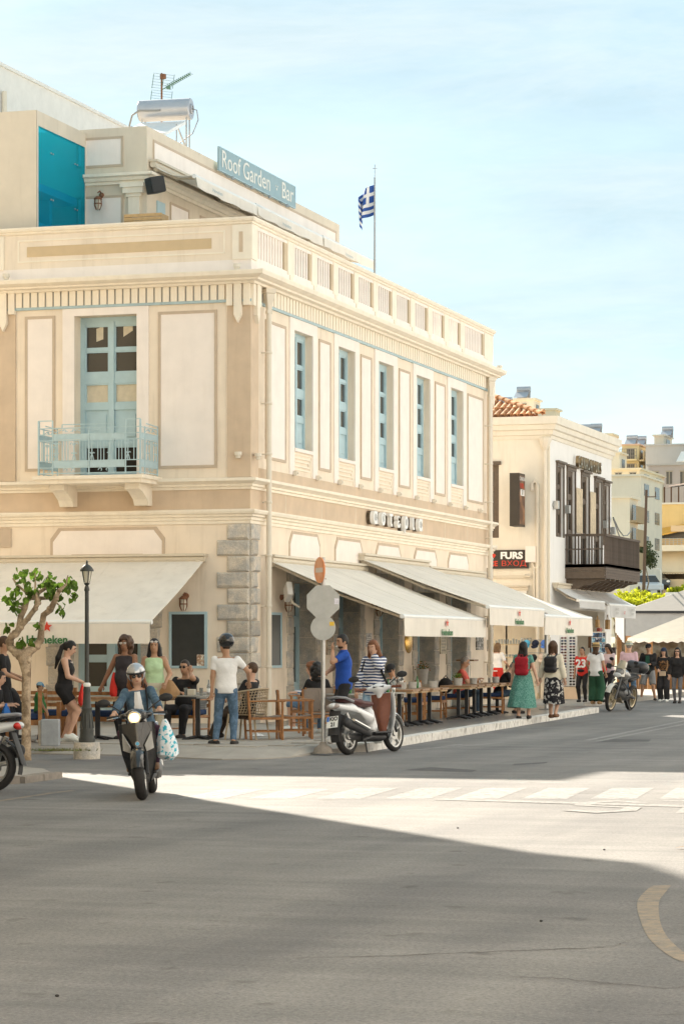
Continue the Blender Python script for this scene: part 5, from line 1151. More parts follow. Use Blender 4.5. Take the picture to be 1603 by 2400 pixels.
YW, PE, WH, GR, CRM = (.84,.62,.29), (.84,.60,.38), (.88,.78,.63), (.40,.38,.385), (.82,.70,.50)
h_ = hill_house('white gable with stained balconies on its street side', 1476, 46, 36, 1167, 1330, 165, WH, (.45,.33,.20), 3, 2, (0,1)); 
h_ = hill_house('blank white house wall halfway up the hill', 1502, 72, 52, 1115, 1300, 190, (.86,.77,.63), CRM, 3, 0, (0,2), tank=None)
hill_house('low cream terrace house with blue shading on the roof', 1500, 66, 60, 1100, 1130, 205, CRM, CRM, 1, 0, (2,2))
hill_house('peach apartment house with dark balcony rails near the skyline', 1497, 38, 38, 1043, 1150, 245, (.68,.56,.33), (.70,.56,.34), 3, 3, (1,2), roof=(.72,.48,.34), tank=[(-.6,.3),(-.2,.5)])
g_ = hill_house('grey house with brown shutters at the right edge', 1650, 126, 0, 1088, 1150, 228, (.46,.41,.39), None, 1, 0, (4,0), roof=(.45,.44,.43))
hill_house('plain grey upper storey above the grey house', 1660, 142, 0, 1041, 1095, 240, (.50,.485,.47), None, 1, 0, (0,0))
ps = at(1598, 1070, 226)
for k in range(2): q = MB(); q.add([(0,0,0),(.8,0,0),(1.15,.6,.9),(.35,.6,.9)], [(0,1,2,3)]); o = q.build('rooftop_collector', m_whitep, loc=(ps.x-.4+k*1.0, ps.y-.5, ps.z-.5)); tag(o, ('left','right')[k]+' white solar panel on the grey roof at the right edge', 'solar panel', 'solar panels on the grey roof'); o.modifiers.new('t', 'SOLIDIFY').thickness = .08
hill_house('small stair hut with tanks on the grey roof', 1556, 22, 20, 1021, 1045, 245, (.66,.58,.46), (.44,.42,.40), 1, 0, (0,1), tank=[(-.1,.6)])
hill_house('pale upper terrace house left on the skyline', 1440, 96, 6, 1024, 1160, 262, PE, PE, 3, 0, (2,1), tank=[(-.8,.3),(-.55,.4)])
hill_house('white stepped house just above the shop house cornice', 1452, 110, 16, 1062, 1200, 215, (.86,.76,.60), WH, 3, 0, (0,1))
hill_house('white block with roof tanks behind the shop house', 1434, 130, 12, 1018, 1160, 235, (.88,.77,.58), CRM, 3, 0, (2,1), tank=[(-.75,.3),(-.5,.5),(-.3,.3)])
hill_house('cream house behind the tiled roof', 1301, 160, 10, 960, 1100, 190, (.78,.70,.55), CRM, 2, 0, (3,1), tank=[(-.75,.4)])
hill_house('white rooftop cabin behind the tiled roof', 1252, 66, 12, 936, 975, 196, WH, CRM, 1, 0, (1,1), tank=[(-.45,.4)])
# yellow apartment house
d = 205; yh = hill_house('yellow apartment house with awnings and curved balconies at the right edge', 1660, 146, 0, 1180, 1400, d, YW, None, 3, 0, (0,0), roof=(.80,.76,.68))
k = d/FPX; H = at(1660,1180,d).z-yh.location.z; X = lambda u: (u-1660)*k/.955; Z = lambda v: H-(v-1180)*k; f0 = FA(0)
q = MB(); q.fb(f0, X(1516), X(1541), Z(1196), Z(1180), -.1, .25); q.build('white_parapet', hcol(WH), yh)
for v0, v1, u0, u1, o, c in ((1266,1285,1515,1541,.9,YW),(1278,1292,1515,1700,1.4,(.78,.72,.60)),(1218,1232,1514,1541,.7,YW)): q = MB(); q.fb(f0, X(u0), X(u1), Z(v1), Z(v0), 0, o); q.build('balcony_front', hcol(c), yh)
q = MB(); q.sheet(lambda u, v: f0(X(1530)+u*(X(1660)-X(1530)), Z(1246)+(Z(1221)-Z(1246))*u-.5*v, .1+1.5*v*(.4+.6*math.sin(u*1.57))), 12, 3, .15); q.build('curved_canopy', mat('ochre_canopy', (.70,.42,.10), .8), yh)
q = MB(); q.fb(f0, X(1584), X(1660), Z(1247), Z(1233), .4, 1.7); q.build('balcony_front', hcol((.74,.56,.36)), yh)
q = MB(); q.fb(f0, X(1543), X(1660), Z(1262), Z(1246), -.1, .02); q.build('dark_opening', mat('far_glass', (.1,.09,.08)), yh)
q = MB()
for v in (1263,1268,1273): q.fb(f0, X(1543), X(1660), Z(v)-.02, Z(v)+.02, 1.30, 1.34)
for u in range(1543,1660,9): q.fb(f0, X(u)-.03, X(u)+.03, Z(1278), Z(1262), 1.30, 1.34)
q.build('balcony_railing', mat('pale_rail', (.62,.58,.52), .5), yh)
q = MB(); q.sheet(lambda u, v: f0(X(1527)+u*(X(1660)-X(1527)), Z(1292)+(Z(1342)-Z(1292))*v, .1+1.5*v), 14, 4, .03); q.build('beige_blind', hcol((.68,.58,.42)), yh)
for k_ in range(20): q = MB(); q.fb(f0, X(1528+k_*6), X(1533+k_*6), Z(1346), Z(1341), 1.58, 1.60); q.build('scallop', hcol((.66,.56,.40)), yh)
q = MB(); q.fb(f0, X(1520), X(1660), Z(1358), Z(1343), -.1, .03); q.build('dark_shopfront', mat('shopfront_dark', (.13,.085,.05), .5, .4, 1.2), yh)
q = MB(); q.fb(f0, X(1517), X(1660), Z(1400), Z(1359), 0, 2.4); q.build('terrace_wall', hcol((.62,.50,.33)), yh)
q = MB()
for a in (0, .32, .64): q.tube([f0(X(1505)+a, Z(1345), 1.2+a), f0(X(1514)+a, Z(1300), .8+a), f0(X(1524)+a, Z(1216), .3+a)], .06, 5); 
for k_ in range(14): v = 1216+k_*9; q.tube([f0(X(1524-19*(v-1216)/129), Z(v), .3), f0(X(1524-19*(v-1216)/129)+.64, Z(v)+.3, .94)], .04, 4)
q.build('stair_railing', hcol((.80,.78,.74)), yh)
q = MB(); q.add([f0(X(1511),Z(1340),.7), f0(X(1516),Z(1340),.7), f0(X(1528),Z(1295),.2), f0(X(1521),Z(1295),.2)], [(0,1,2,3)]); q.build('stair_wall', mat('ochre_stair', (.62,.38,.13), .85), yh); yh.children[-1].modifiers.new('t','SOLIDIFY').thickness = .3
for (u, v, w, h, lb) in ((1522,1170,10,7,'upper'),(1521,1215,9,8,'lower')):
    c = at(u, v, d-1.2); q = MB(); q.ell((0,0,0), (w*k*.55,.5,h*k*.55), 8, 6); o = q.build('blue_tarpaulin', mat('blue_tarp', (.10,.22,.36), .6, .2, 2), loc=c); tag(o, lb+' blue tarpaulin bundle by the yellow apartment house', 'tarpaulin')
# roof pergola, utility pole, lamp, car, person, tamarisks
c = at(1580, 1141, 214); PG = thing('roof_pergola', 'brown roof pergola above the yellow apartment house', 'pergola', (c.x, c.y, c.z))
q = MB(); q.add([(-.85,0,0),(3,0,.5),(3,3,.9),(-.85,3,.3)], [(0,1,2,3)]); q.add([(-.85,0,-.14),(3,0,.36),(3,3,.76),(-.85,3,.16)], [(0,1,2,3)]); q.build('roof', mat('pergola_brown', (.18,.09,.05), .8), PG)
for x in (-.8,-.25,.35,1.6): q = MB(); q.box(x-.05,x+.05,0,.1,-1.4,0); q.build('post', MATS['pergola_brown'], PG)
c0_, c1_ = at(1506,1398,152), at(1515,1148,152); UPo = thing('utility_pole', 'leaning wooden utility pole on the hillside with a crossarm', 'utility pole', c0_)
q = MB(); q.tube([(0,0,-2), c1_-c0_], [.11,.075], 8); q.build('pole', mat('pole_wood', (.16,.10,.07), .85), UPo); q = MB(); q.tube([c1_-c0_+Vector((-.1,0,-.4)), c1_-c0_+Vector((.55,.1,-.4))], .035, 5); q.tube([c1_-c0_+Vector((.5,.1,-.4)), c1_-c0_+Vector((.5,.1,-.1))], .03, 5); q.build('crossarm', mat('pole_wood', (.16,.10,.07)), UPo)
c0_ = at(1549,1392,175); SLa = thing('hill_lamp', 'thin pale street lamp with a bent arm below the yellow house', 'street lamp', c0_); q = MB(); q.tube([(0,0,-2),(0,0,1.45),(-.06,0,1.62),(-.18,0,1.68)], .035, 6); q.build('pole', m_white, SLa); q = MB(); q.ell((-.2,0,1.67), (.09,.05,.03), 8, 5); q.build('lamp_head', m_white, SLa)
def far_car(u, v, d, label, col, rz, name='parked_car'):
    c = at(u, v, d); t = thing(name, label, 'car', (c.x, c.y, c.z), rz); m = mat('car_%d' % len(MATS), col, .3, .03, coat=.6)
    def loft(q, secs):
        n_ = 10
        for s0, s1 in zip(secs, secs[1:]): q.sheet(lambda a, b: tuple(Vector(s0(a)).lerp(Vector(s1(a)), b)), n_, 1)
    pr = [(-2.0,.35),(-1.98,.75),(-1.25,.92),(-.75,1.42),(.75,1.46),(1.5,.98),(2.0,.88),(2.05,.35)]
    q = MB(); q.extr([(-.82,y,z) for y, z in [(-2.0,.35),(-1.98,.78),(-1.25,.93),(1.5,.98),(2.0,.88),(2.05,.35)]], (1.64,0,0)); q.build('body', m, t, bevel=.08)
    q = MB(); q.add([(-.78,-1.25,.92),(.78,-1.25,.92),(.78,1.5,.97),(-.78,1.5,.97),(-.62,-.72,1.42),(.62,-.72,1.42),(.62,.85,1.45),(-.62,.85,1.45)], [(0,1,5,4),(1,2,6,5),(2,3,7,6),(3,0,4,7)]); q.build('cabin_glass', m_glass, t); q = MB(); q.box(-.64,.64,-.75,.88,1.41,1.47); q.build('roof', m, t, bevel=.03)
    wm = MB(); wm.lathe([(.1,-.09),(.31,-.09),(.33,-.06),(.33,.06),(.31,.09),(.1,.09)], (0,0,0), 14, Matrix.Rotation(R(90),3,'Y')); wmm = wm.mesh('wheel', m_black)
    for x in (-.76,.76):
        for y in (-1.25,1.3): link('wheel', wmm, t, (x,y,.33))
    for x in (-.6,.6): q = MB(); q.ell((x,-1.99,.66), (.16,.04,.09), 8, 6); q.build('headlight', m_whitep, t)
    return t
far_car(1509,1396,190, 'white car parked on the hill road above the bright bushes', (.80,.80,.80), 30); far_car(1524,1384,204, 'dark grey car parked behind the white car on the hill road', (.05,.055,.06), 35)
m_tam = mat('bright_bush_leaf', (.55,.55,.03), .6, .25, 1.5, col2=(.40,.44,.025), transl=.5)
def bush(u, v, d, r, h, label, seed, name='tamarisk_bush', leafm=None):
    c = at(u, v, d); zb = min(hz(d), c.z-2.5); t = thing(name, label, 'bush', (c.x, c.y, zb)); rr = np.random.default_rng(seed); H = c.z-zb
    q = MB()
    for k in range(5): q.tube([(rr.normal(0,.1),rr.normal(0,.1),0),(rr.normal(0,r*.3),rr.normal(0,r*.3),H*.6),(rr.normal(0,r*.5),rr.normal(0,r*.4),H)], [.09,.05,.02], 5)
    q.build('trunk', m_bark, t)
    q = MB(); cen = [(rr.normal(0,r*.55), rr.normal(0,r*.45), H+rr.normal(0,h*.33), rr.uniform(.25,.5)*r) for _ in range(26)]
    for x, y, z, s in cen:
        for _ in range(150):
            v_ = rr.normal(0,1,3); v_ /= np.linalg.norm(v_)+1e-9; p = Vector((x,y,z))+Vector(v_)*s*(rr.random()**.4); a = Vector(rr.normal(0,1,3)).normalized()*.085; b = a.cross(Vector(rr.normal(0,1,3))).normalized()*.06
            q.add([p-a, p+b, p+a, p-b], [(0,1,2,3)])
    o = q.build('crown', leafm or m_tam, t); o['kind'] = 'stuff'; return t
for k, (u, v, d, r, h, lb) in enumerate(((1450,1428,150,.75,.55,'leftmost'),(1478,1412,152,.95,.75,'second from the left, tallest'),(1515,1420,150,1.0,.65,'middle'),(1545,1412,154,.9,.6,'fourth from the left'),(1600,1395,158,1.0,.55,'rightmost'))):
    bush(u, v, d, r, h, 'bright yellow green tamarisk bush behind the pavilion, '+lb, 40+k)
m_dgr = mat('olive_leaf', (.10,.12,.045), .7, .3, 1.5)
bush(1497,1300,185,1.0,1.4,'dull green tree between the white gable and the utility pole', 77, 'small_tree', m_dgr)
q = MB(); c = at(1575,1402,150); q.box(-.35,.35,-.3,.3,-1.2,.55); o = q.build('chimney_block', m_w3, loc=(at(1577,1413,140))); tag(o, 'small white chimney block above the pavilion roof', 'chimney')
hill_house('tan garden wall house low on the hill behind the timber balcony', 1500, 20, 8, 1312, 1352, 190, (.62,.48,.32), CRM, 1, 0, (1,0))
# ================================================================ PEOPLE
def surfnet(d, org, h):
    s = d < 0; n0, n1, n2 = d.shape
    c = [s[i:n0-1+i, j:n1-1+j, k:n2-1+k] for i in (0,1) for j in (0,1) for k in (0,1)]
    anyc = np.logical_or.reduce(c); allc = np.logical_and.reduce(c); mixd = anyc & ~allc
    idx = -np.ones(mixd.shape, int); ii = np.argwhere(mixd); idx[mixd] = np.arange(len(ii))
    P = np.zeros((len(ii), 3)); C = np.zeros(len(ii)); I, J, K = ii.T
    for ax in range(3):
        o1, o2 = [a for a in range(3) if a != ax]
        for a in (0,1):
            for b in (0,1):
                off = [0,0,0]; off[o1] = a; off[o2] = b; e = off.copy(); e[ax] = 1
                d0 = d[I+off[0], J+off[1], K+off[2]]; d1 = d[I+e[0], J+e[1], K+e[2]]; m = (d0 < 0) != (d1 < 0)
                t = np.where(m, d0/np.where(m, d0-d1, 1), 0)
                for q in range(3): P[:, q] += np.where(m, off[q]+(t if q == ax else 0), 0)
                C += m
    P = (P/C[:, None]+ii)*h+org
    F = []
    for ax in range(3):
        o1, o2 = [(1,2),(2,0),(0,1)][ax]
        sl0 = [slice(0,n) for n in d.shape]; sl1 = sl0.copy(); sl0[ax] = slice(0, d.shape[ax]-1); sl1[ax] = slice(1, d.shape[ax])
        cr = s[tuple(sl0)] != s[tuple(sl1)]; q = np.argwhere(cr)
        q = q[(q[:, o1] > 0) & (q[:, o2] > 0) & (q[:, o1] < d.shape[o1]-1) & (q[:, o2] < d.shape[o2]-1)]
        if not len(q): continue
        def g(a, b): e = q.copy(); e[:, o1] -= a; e[:, o2] -= b; return idx[e[:, 0], e[:, 1], e[:, 2]]
        f = np.stack([g(1,1), g(0,1), g(0,0), g(1,0)], 1); fl = s[q[:, 0], q[:, 1], q[:, 2]]
        F.append(np.where(fl[:, None], f, f[:, ::-1]))
    F = np.concatenate(F) if F else np.zeros((0,4), int)
    return P, F[(F >= 0).all(1)]
V3 = lambda *a: np.array(a, float)
class Sdf:
    def __init__(s): s.p = []
    def cap(s, a, b, r0, r1, flat=None, f=1.0, cut=None, k=.03): s.p.append(('c', np.array(a, float), np.array(b, float), r0, r1, flat, f, cut, k)); return s
    def ell(s, c, r, M=None, cut=None, k=.03): s.p.append(('e', np.array(c, float), np.array(r, float)*np.ones(3), np.eye(3) if M is None else np.array(M, float), cut, k)); return s
    def mesh(s, name, m, h, clip=None, smooth_it=1):
        lo = np.full(3, 1e9); hi = -lo
        for p in s.p:
            if p[0] == 'c': r = max(p[3], p[4]); lo = np.minimum(lo, np.minimum(p[1], p[2])-r); hi = np.maximum(hi, np.maximum(p[1], p[2])+r)
            else: r = p[2].max(); lo = np.minimum(lo, p[1]-r); hi = np.maximum(hi, p[1]+r)
        lo -= 2.5*h; hi += 2.5*h; n = np.ceil((hi-lo)/h).astype(int)+1; D = np.full(n, .5)
        ax = [lo[i]+h*np.arange(n[i]) for i in range(3)]
        for p in s.p:
            if p[0] == 'c': r = max(p[3], p[4]); l_, h_ = np.minimum(p[1], p[2])-r, np.maximum(p[1], p[2])+r
            else: r = p[2].max(); l_, h_ = p[1]-r, p[1]+r
            i0 = np.maximum(0, np.floor((l_-lo-.05)/h).astype(int)); i1 = np.minimum(n, np.ceil((h_-lo+.05)/h).astype(int)+1)
            sl = tuple(slice(a, b) for a, b in zip(i0, i1)); X = np.stack(np.meshgrid(*[ax[i][sl[i]] for i in range(3)], indexing='ij'), -1)
            if p[0] == 'c':
                _, a, b, r0, r1, flat, f, cut, k = p; ab = b-a; L2 = max(ab @ ab, 1e-9); t = np.clip(((X-a) @ ab)/L2, 0, 1); q = X-a-t[..., None]*ab
                if flat is not None: q = q+((q @ flat)*(1/f-1))[..., None]*flat
                d = np.sqrt((q*q).sum(-1))-(r0+(r1-r0)*t)
            else:
                _, c, r_, M, cut, k = p; q = (X-c) @ M; k0 = np.sqrt(((q/r_)**2).sum(-1)); k1 = np.sqrt(((q/r_**2)**2).sum(-1)); d = k0*(k0-1)/np.maximum(k1, 1e-6)
            if cut is not None:
                for (o, nn) in cut: d = np.maximum(d, (X-np.array(o)) @ np.array(nn))
            S = D[sl]; hh = np.maximum(k-np.abs(S-d), 0)/k; D[sl] = np.minimum(S, d)-hh*hh*k/4
        if clip is not None:
            X = np.stack(np.meshgrid(*ax, indexing='ij'), -1); D = clip(X, D)
        P, F = surfnet(D, lo, h)
        for _ in range(smooth_it):
            A = np.zeros_like(P); N = np.zeros(len(P))
            for i in range(4):
                a, b = F[:, i], F[:, (i+1) % 4]; np.add.at(A, a, P[b]); np.add.at(N, a, 1)
            P = P*.5+.5*A/np.maximum(N, 1)[:, None]
        me = bpy.data.meshes.new(name); me.vertices.add(len(P)); me.vertices.foreach_set('co', P.astype(np.float32).ravel())
        me.loops.add(F.size); me.loops.foreach_set('vertex_index', F.astype(np.int32).ravel()); me.polygons.add(len(F))
        me.polygons.foreach_set('loop_start', np.arange(0, F.size, 4, dtype=np.int32)); me.update(calc_edges=True)
        me.polygons.foreach_set('use_smooth', [True]*len(F)); me.materials.append(m); return me
def unit(v): v = np.array(v, float); return v/(np.linalg.norm(v)+1e-9)
def ik(a, t, l0, l1, pole):
    d = t-a; L_ = np.linalg.norm(d); mx = (l0+l1)*.998
    if L_ > mx: t = a+d/L_*mx; d = t-a; L_ = mx
    if L_ < abs(l0-l1)+.01: L_ = abs(l0-l1)+.01
    u = d/np.linalg.norm(d); x = (l0*l0-l1*l1+L_*L_)/(2*L_); h = math.sqrt(max(0, l0*l0-x*x)); p = np.array(pole, float); p = unit(p-(p @ u)*u)
    return a+u*x+p*h, t
SKIN = {'fair': (.56,.34,.24), 'tan': (.44,.25,.155), 'brown': (.28,.145,.085), 'olive': (.38,.22,.14)}
def skin(k): return mat('skin_'+k, SKIN[k], .55, .05, 6)
def cloth(name, col, col2=None, sc=3, rough=.85, var=.08, mix=(.47,.53)): return mat('cloth_'+name, col, rough, var, sc, .9, 9, col2=col2, mix=mix)
def stripes(name, c0, c1, period, frac=.5):
    if name in MATS: return MATS[name]
    m = bpy.data.materials.new(name); MATS[name] = m; m.use_nodes = True; t = m.node_tree; n = t.nodes; l = t.links.new
    tx = n.new('ShaderNodeTexCoord'); sp = n.new('ShaderNodeSeparateXYZ'); l(tx.outputs['Object'], sp.inputs[0]); no = n.new('ShaderNodeTexNoise'); no.inputs['Scale'].default_value = 5; l(tx.outputs['Object'], no.inputs[0])
    a = n.new('ShaderNodeMath'); a.operation = 'MULTIPLY_ADD'; l(no.outputs[0], a.inputs[0]); a.inputs[1].default_value = period*.9; l(sp.outputs['Z'], a.inputs[2])
    b = n.new('ShaderNodeMath'); b.operation = 'PINGPONG'; l(a.outputs[0], b.inputs[0]); b.inputs[1].default_value = period/2
    c = n.new('ShaderNodeMath'); c.operation = 'LESS_THAN'; l(b.outputs[0], c.inputs[0]); c.inputs[1].default_value = period/2*frac
    x = n.new('ShaderNodeMix'); x.data_type = 'RGBA'; l(c.outputs[0], x.inputs[0]); x.inputs[6].default_value = c0+(1,); x.inputs[7].default_value = c1+(1,); l(x.outputs[2], n['Principled BSDF'].inputs['Base Color']); n['Principled BSDF'].inputs['Roughness'].default_value = .85; return m
m_hair = {k: mat('hair_'+k, c, .5, .25, 30, .4, 60) for k, c in {'black': (.012,.010,.009), 'dark': (.030,.018,.011), 'brown': (.075,.038,.019), 'auburn': (.17,.065,.025), 'grey': (.25,.23,.21), 'fairb': (.15,.085,.04)}.items()}
m_eye = mat('eye_dark', (.02,.014,.01), .25); m_lip = mat('lips', (.36,.13,.10), .5); m_sole = mat('shoe_sole', (.5,.48,.45), .8)
def person(label, loc, rz, h, pose=None, sk='olive', fem=False, fat=1.0, wear=(), hair=('short','dark'), res=.0135, extras=None, face=True, group=None):
    """loc: point under the body; rz: facing (0 = up the street, 90 = to the left); pose in metres for a 1.71 m body"""
    S = h/1.71; pz = dict(pel=(0,0,.92), lean=0, side=0, yaw=0, pitch=0, roll=0, twist=0, LF=(-.10,.0,.08), RF=(.10,.0,.08), LH=(-.26,.03,.80), RH=(.26,.03,.80), LE=(-.5,-1,-.2), RE=(.5,-1,-.2), LK=(-.1,1,.1), RK=(.1,1,.1), LT=0, RT=0, LD=None, RD=None, curl=.5, heel=(0,0))
    pz.update(pose or {}); T = thing('person', label, 'person', loc, rz, group)
    P = V3(*pz['pel']); cl_, sl_ = math.cos(R(pz['lean'])), math.sin(R(pz['lean'])); cs, ss = math.cos(R(pz['side'])), math.sin(R(pz['side']))
    U = unit((ss, sl_, cl_*cs)); Rv = unit(np.cross((0,1,0), U)) if abs(U[1]) < .9 else V3(1,0,0); Fv = np.cross(U, Rv)
    tw = R(pz['twist']); Rs = math.cos(tw)*Rv+math.sin(tw)*Fv; Fs = np.cross(U, Rs); sw = .160 if fem else .182; hw = .095 if fem else .088
    M = np.stack([Rs, Fs, U], 1); Mh0 = np.stack([Rv, Fv, U], 1)
    N = P+U*.50; hip = {-1: P-Rv*hw-U*.045, 1: P+Rv*hw-U*.045}; sh = {-1: P+U*.455-Rs*sw, 1: P+U*.455+Rs*sw}
    ya, pi_ = R(pz['yaw']), R(pz['pitch']); Hf = unit(math.cos(pi_)*(math.cos(ya)*Fs-math.sin(ya)*Rs)+math.sin(pi_)*V3(0,0,1)); Hr = unit(np.cross(Hf, (0,0,1)) if True else 0); Hr = unit(Hr+V3(0,0,1)*math.sin(R(pz['roll']))); Hu = np.cross(Hr, Hf)
    MH = np.stack([Hr, Hf, Hu], 1); HC = N+U*.075+Hu*.095+Hf*.018
    hd = lambda x, y, z: HC+Hr*x+Hf*y+Hu*z
    arm, leg = {}, {}
    for s_, a, e in ((-1,'LH','LE'),(1,'RH','RE')):
        el, wr = ik(sh[s_], V3(*pz[a]), .275, .245, pz[e]); arm[s_] = (sh[s_], el, wr)
    for s_, a, e in ((-1,'LF','LK'),(1,'RF','RK')):
        kn, an = ik(hip[s_], V3(*pz[a]), .42, .41, pz[e]); leg[s_] = (hip[s_], kn, an)
    ft = {}
    for s_, t, hl in ((-1,'LT',0),(1,'RT',1)):
        w = R(pz[t]); d = V3(math.sin(w), math.cos(w), 0); an = leg[s_][2]; hh = pz['heel'][hl]; ft[s_] = (an-d*.045+V3(0,0,-.045), an+d*.155+V3(0,0,-.050-hh), d)
    f = fat; g = .5+.5*fat; hr_ = h
    B = Sdf(); kk = .035
    def torso(q, i=0.0, lo=-.2, hi=.6, cutn=True, k=.05):
        ct = [(P+U*lo, -U), (P+U*hi, U)]
        q.ell(P+U*.0, V3((.165 if fem else .155)*g, .115*f, .12)+i, Mh0, ct, k); q.ell(P+U*.14+Fv*.012*(f-1)*6, V3((.128 if fem else .142)*f, .095*f, .13)+i, M, ct, k)
        q.ell(P+U*.31, V3((.142 if fem else .162)*g, .108*f, .17)+i, M, ct, k)
        q.cap(P+U*.43-Rs*(sw-.05), P+U*.43+Rs*(sw-.05), .062+i, .062+i, Fs, .95, ct, k)
        if f > 1.12: q.ell(P+U*.10+Fv*.06*f, V3(.13,.10,.13)*f+i, M, ct, k)
        if fem:
            for s_ in (-1,1): q.ell(P+U*.30+Rs*s_*.065+Fs*.075, V3(.062,.055,.062)*g+i*.8, M, ct, k)
    def upper(q, s_, i=0., t=1., k=.03):
        a, b, c = arm[s_]; ct = [(a+(b-a)*t, unit(b-a))] if t < 1 else None
        q.cap(a, b, .052*g+i, .040*g+i, cut=ct, k=k)
    def fore(q, s_, i=0., t=1., k=.02):
        a, b, c = arm[s_]; q.cap(b, c, .040*g+i, .027*g+i, cut=[(b+(c-b)*t, unit(c-b))] if t < 1 or i > 0 else None, k=k)
    def thigh(q, s_, i=0., t=1., k=.03, r=0.):
        a, b, c = leg[s_]; q.cap(a, b, .083*g+i, .054*g+i+r, cut=[(a+(b-a)*t, unit(b-a))] if t < 1 else None, k=k)
    def shin(q, s_, i=0., t=1., k=.025, r=0.):
        a, b, c = leg[s_]; ct = [(b+(c-b)*t, unit(c-b))] if t < 1 or i > 0 else None; cv = unit(np.cross(np.cross(c-b, (ft[s_][2])), c-b))
        q.cap(b, c, .052*g+i+r, .036*g+i+r, cut=ct, k=k); 
        if not r: q.ell(b+(c-b)*.30-cv*.018, V3(.050,.050,.10)*g+i, None if abs((c-b)[2]) > .25 else np.stack([np.cross(unit(c-b), cv), cv, unit(c-b)], 1), ct, k)
    torso(B, 0); B.cap(P+U*.44, HC-Hu*.06-Hf*.02, .058*g, .052*g, k=.03)
    B.ell(HC+Hu*.015, (.074,.094,.105), MH, None, .02); B.ell(hd(0,.022,-.055), (.056,.062,.060), MH, None, .03)
    B.cap(hd(0,.092,.005), hd(0,.108,-.028), .008, .013, k=.015)
    for s_ in (-1,1): B.ell(hd(s_*.077,-.005,-.01), (.012,.022,.032), MH, None, .01)
    hands = {}
    for s_, dk in ((-1,'LD'),(1,'RD')):
        upper(B, s_); fore(B, s_); a, b, c = arm[s_]; D = unit(c-b) if pz[dk] is None else unit(pz[dk]); sdv = unit(np.cross(D, (0,0,1)) if abs(D[2]) < .85 else np.cross(D, (0,1,0))); nn = unit(np.cross(sdv, D))
        B.cap(c, c+D*.075, .026*g, .036, nn, .55, None, .015); hands[s_] = (c+D*.078, D, sdv, nn)
        thigh(B, s_); shin(B, s_); hl, to, d_ = ft[s_]; B.cap(leg[s_][2], hl+d_*.02, .036, .036, k=.02); B.cap(hl, to, .036, .030, k=.02)
    h0 = res/S*1.0
    sc_all = lambda me: me.transform(Matrix.Scale(S, 4)) or me
    body = link('body', sc_all(B.mesh('body', skin(sk), h0)), T)
    # fingers belong to the same mesh as the body
    q = MB()
    for s_, (c, D, sd, nn) in hands.items():
        cv = pz['curl']; 
        for k in range(4):
            o = c+sd*(k-1.5)*.019; L_ = (.062,.072,.068,.052)[k]; p1 = o+D*L_*.45-nn*.004*cv*3; p2 = p1+unit(D*(1-cv*.6)-nn*cv)*L_*.35; p3 = p2+unit(D*(1-cv)-nn*cv*1.4)*L_*.30
            q.tube([o-D*.012, p1, p2, p3], [.0098,.0092,.0085,.007], 6)
        tb = c-D*.055+sd*(.030 if True else 0)*(-s_); q.tube([tb, tb+unit(D*.8-sd*s_*.7-nn*.2)*.035, tb+unit(D-sd*s_*.4-nn*.4)*.062], [.013,.011,.008], 6)
    me2 = q.mesh('fingers', skin(sk), True); me2.transform(Matrix.Scale(S, 4))
    bm = bmesh.new(); bm.from_mesh(body.data); bm.from_mesh(me2); bm.to_mesh(body.data); bm.free(); bpy.data.meshes.remove(me2)
    def child(q, name, m, rs=None, clip=None, sm_=1, parent=None): return link(name, sc_all(q.mesh(name, m, rs or h0, clip, sm_)), parent or T)
    def cmb(q, name, m, sm_=True, parent=None): me = q.mesh(name, m, sm_); me.transform(Matrix.Scale(S, 4)); return link(name, me, parent or T)
    ctx = dict(T=T, P=P, U=U, R=Rs, F=Fs, Fv=Fv, Rv=Rv, HC=HC, hd=hd, MH=MH, Hf=Hf, Hu=Hu, Hr=Hr, arm=arm, leg=leg, ft=ft, hands=hands, N=N, S=S, child=child, cmb=cmb, M=M, g=g, f=f)
    if face:
        q = MB()
        for s_ in (-1,1): q.ell(hd(s_*.030,.083,.012), (.013,.009,.006), 8, 6); q.tube([hd(s_*.014,.093,.032), hd(s_*.046,.083,.034)], .005, 5)
        cmb(q, 'eyes', m_eye); q = MB(); q.ell(hd(0,.083,-.056), (.021,.008,.007), 8, 6); cmb(q, 'mouth', m_lip)
    for w in wear:
        kind, m = w[0], w[1]; o = w[2] if len(w) > 2 else {}
        if kind == 'top':
            q = Sdf(); sl = o.get('sleeve', .6); inf = o.get('i', .013); hm = o.get('hem', -.06); torso(q, inf, hm, o.get('neck', .468))
            if hm < .1: q.cap(P+U*.13, P+U*(hm-.06), .140*(.5+.5*f)+inf, (.168 if fem else .158)*g+inf, Fv, .70*f/g, [(P+U*hm, -U)], .04)
            for s_ in (-1,1):
                if sl > 0: upper(q, s_, inf*.55, min(1, sl), .018)
                if sl > 1: fore(q, s_, inf+.004, sl-1)
            if o.get('collar'): q.cap(P+U*.45, N+U*.03, .066*g, .062*g, cut=[(N+U*.045, U)], k=.02)
            child(q, o.get('name', 'shirt'), m)
        elif kind == 'legs':
            q = Sdf(); t = o.get('t', 2); inf = o.get('i', .012); r = o.get('r', 0.)
            q.ell(P, V3((.165 if fem else .155)*g, .115*f, .12)+inf, Mh0, [(P+U*o.get('waist', .10), U)], .05)
            for s_ in (-1,1):
                thigh(q, s_, inf, min(1, t), r=r)
                if t > 1: shin(q, s_, inf, min(1, t-1), r=r)
            child(q, o.get('name', 'trousers'), m)
        elif kind == 'skirt':
            top = P+U*.10; L_ = o['len']; c1 = V3(*o.get('to', (0,0,0)))+V3(P[0], P[1], P[2]-L_); r0x, r0y, r1x, r1y = o['r']; nf = o.get('folds', 7); ph = o.get('ph', 0); q = MB()
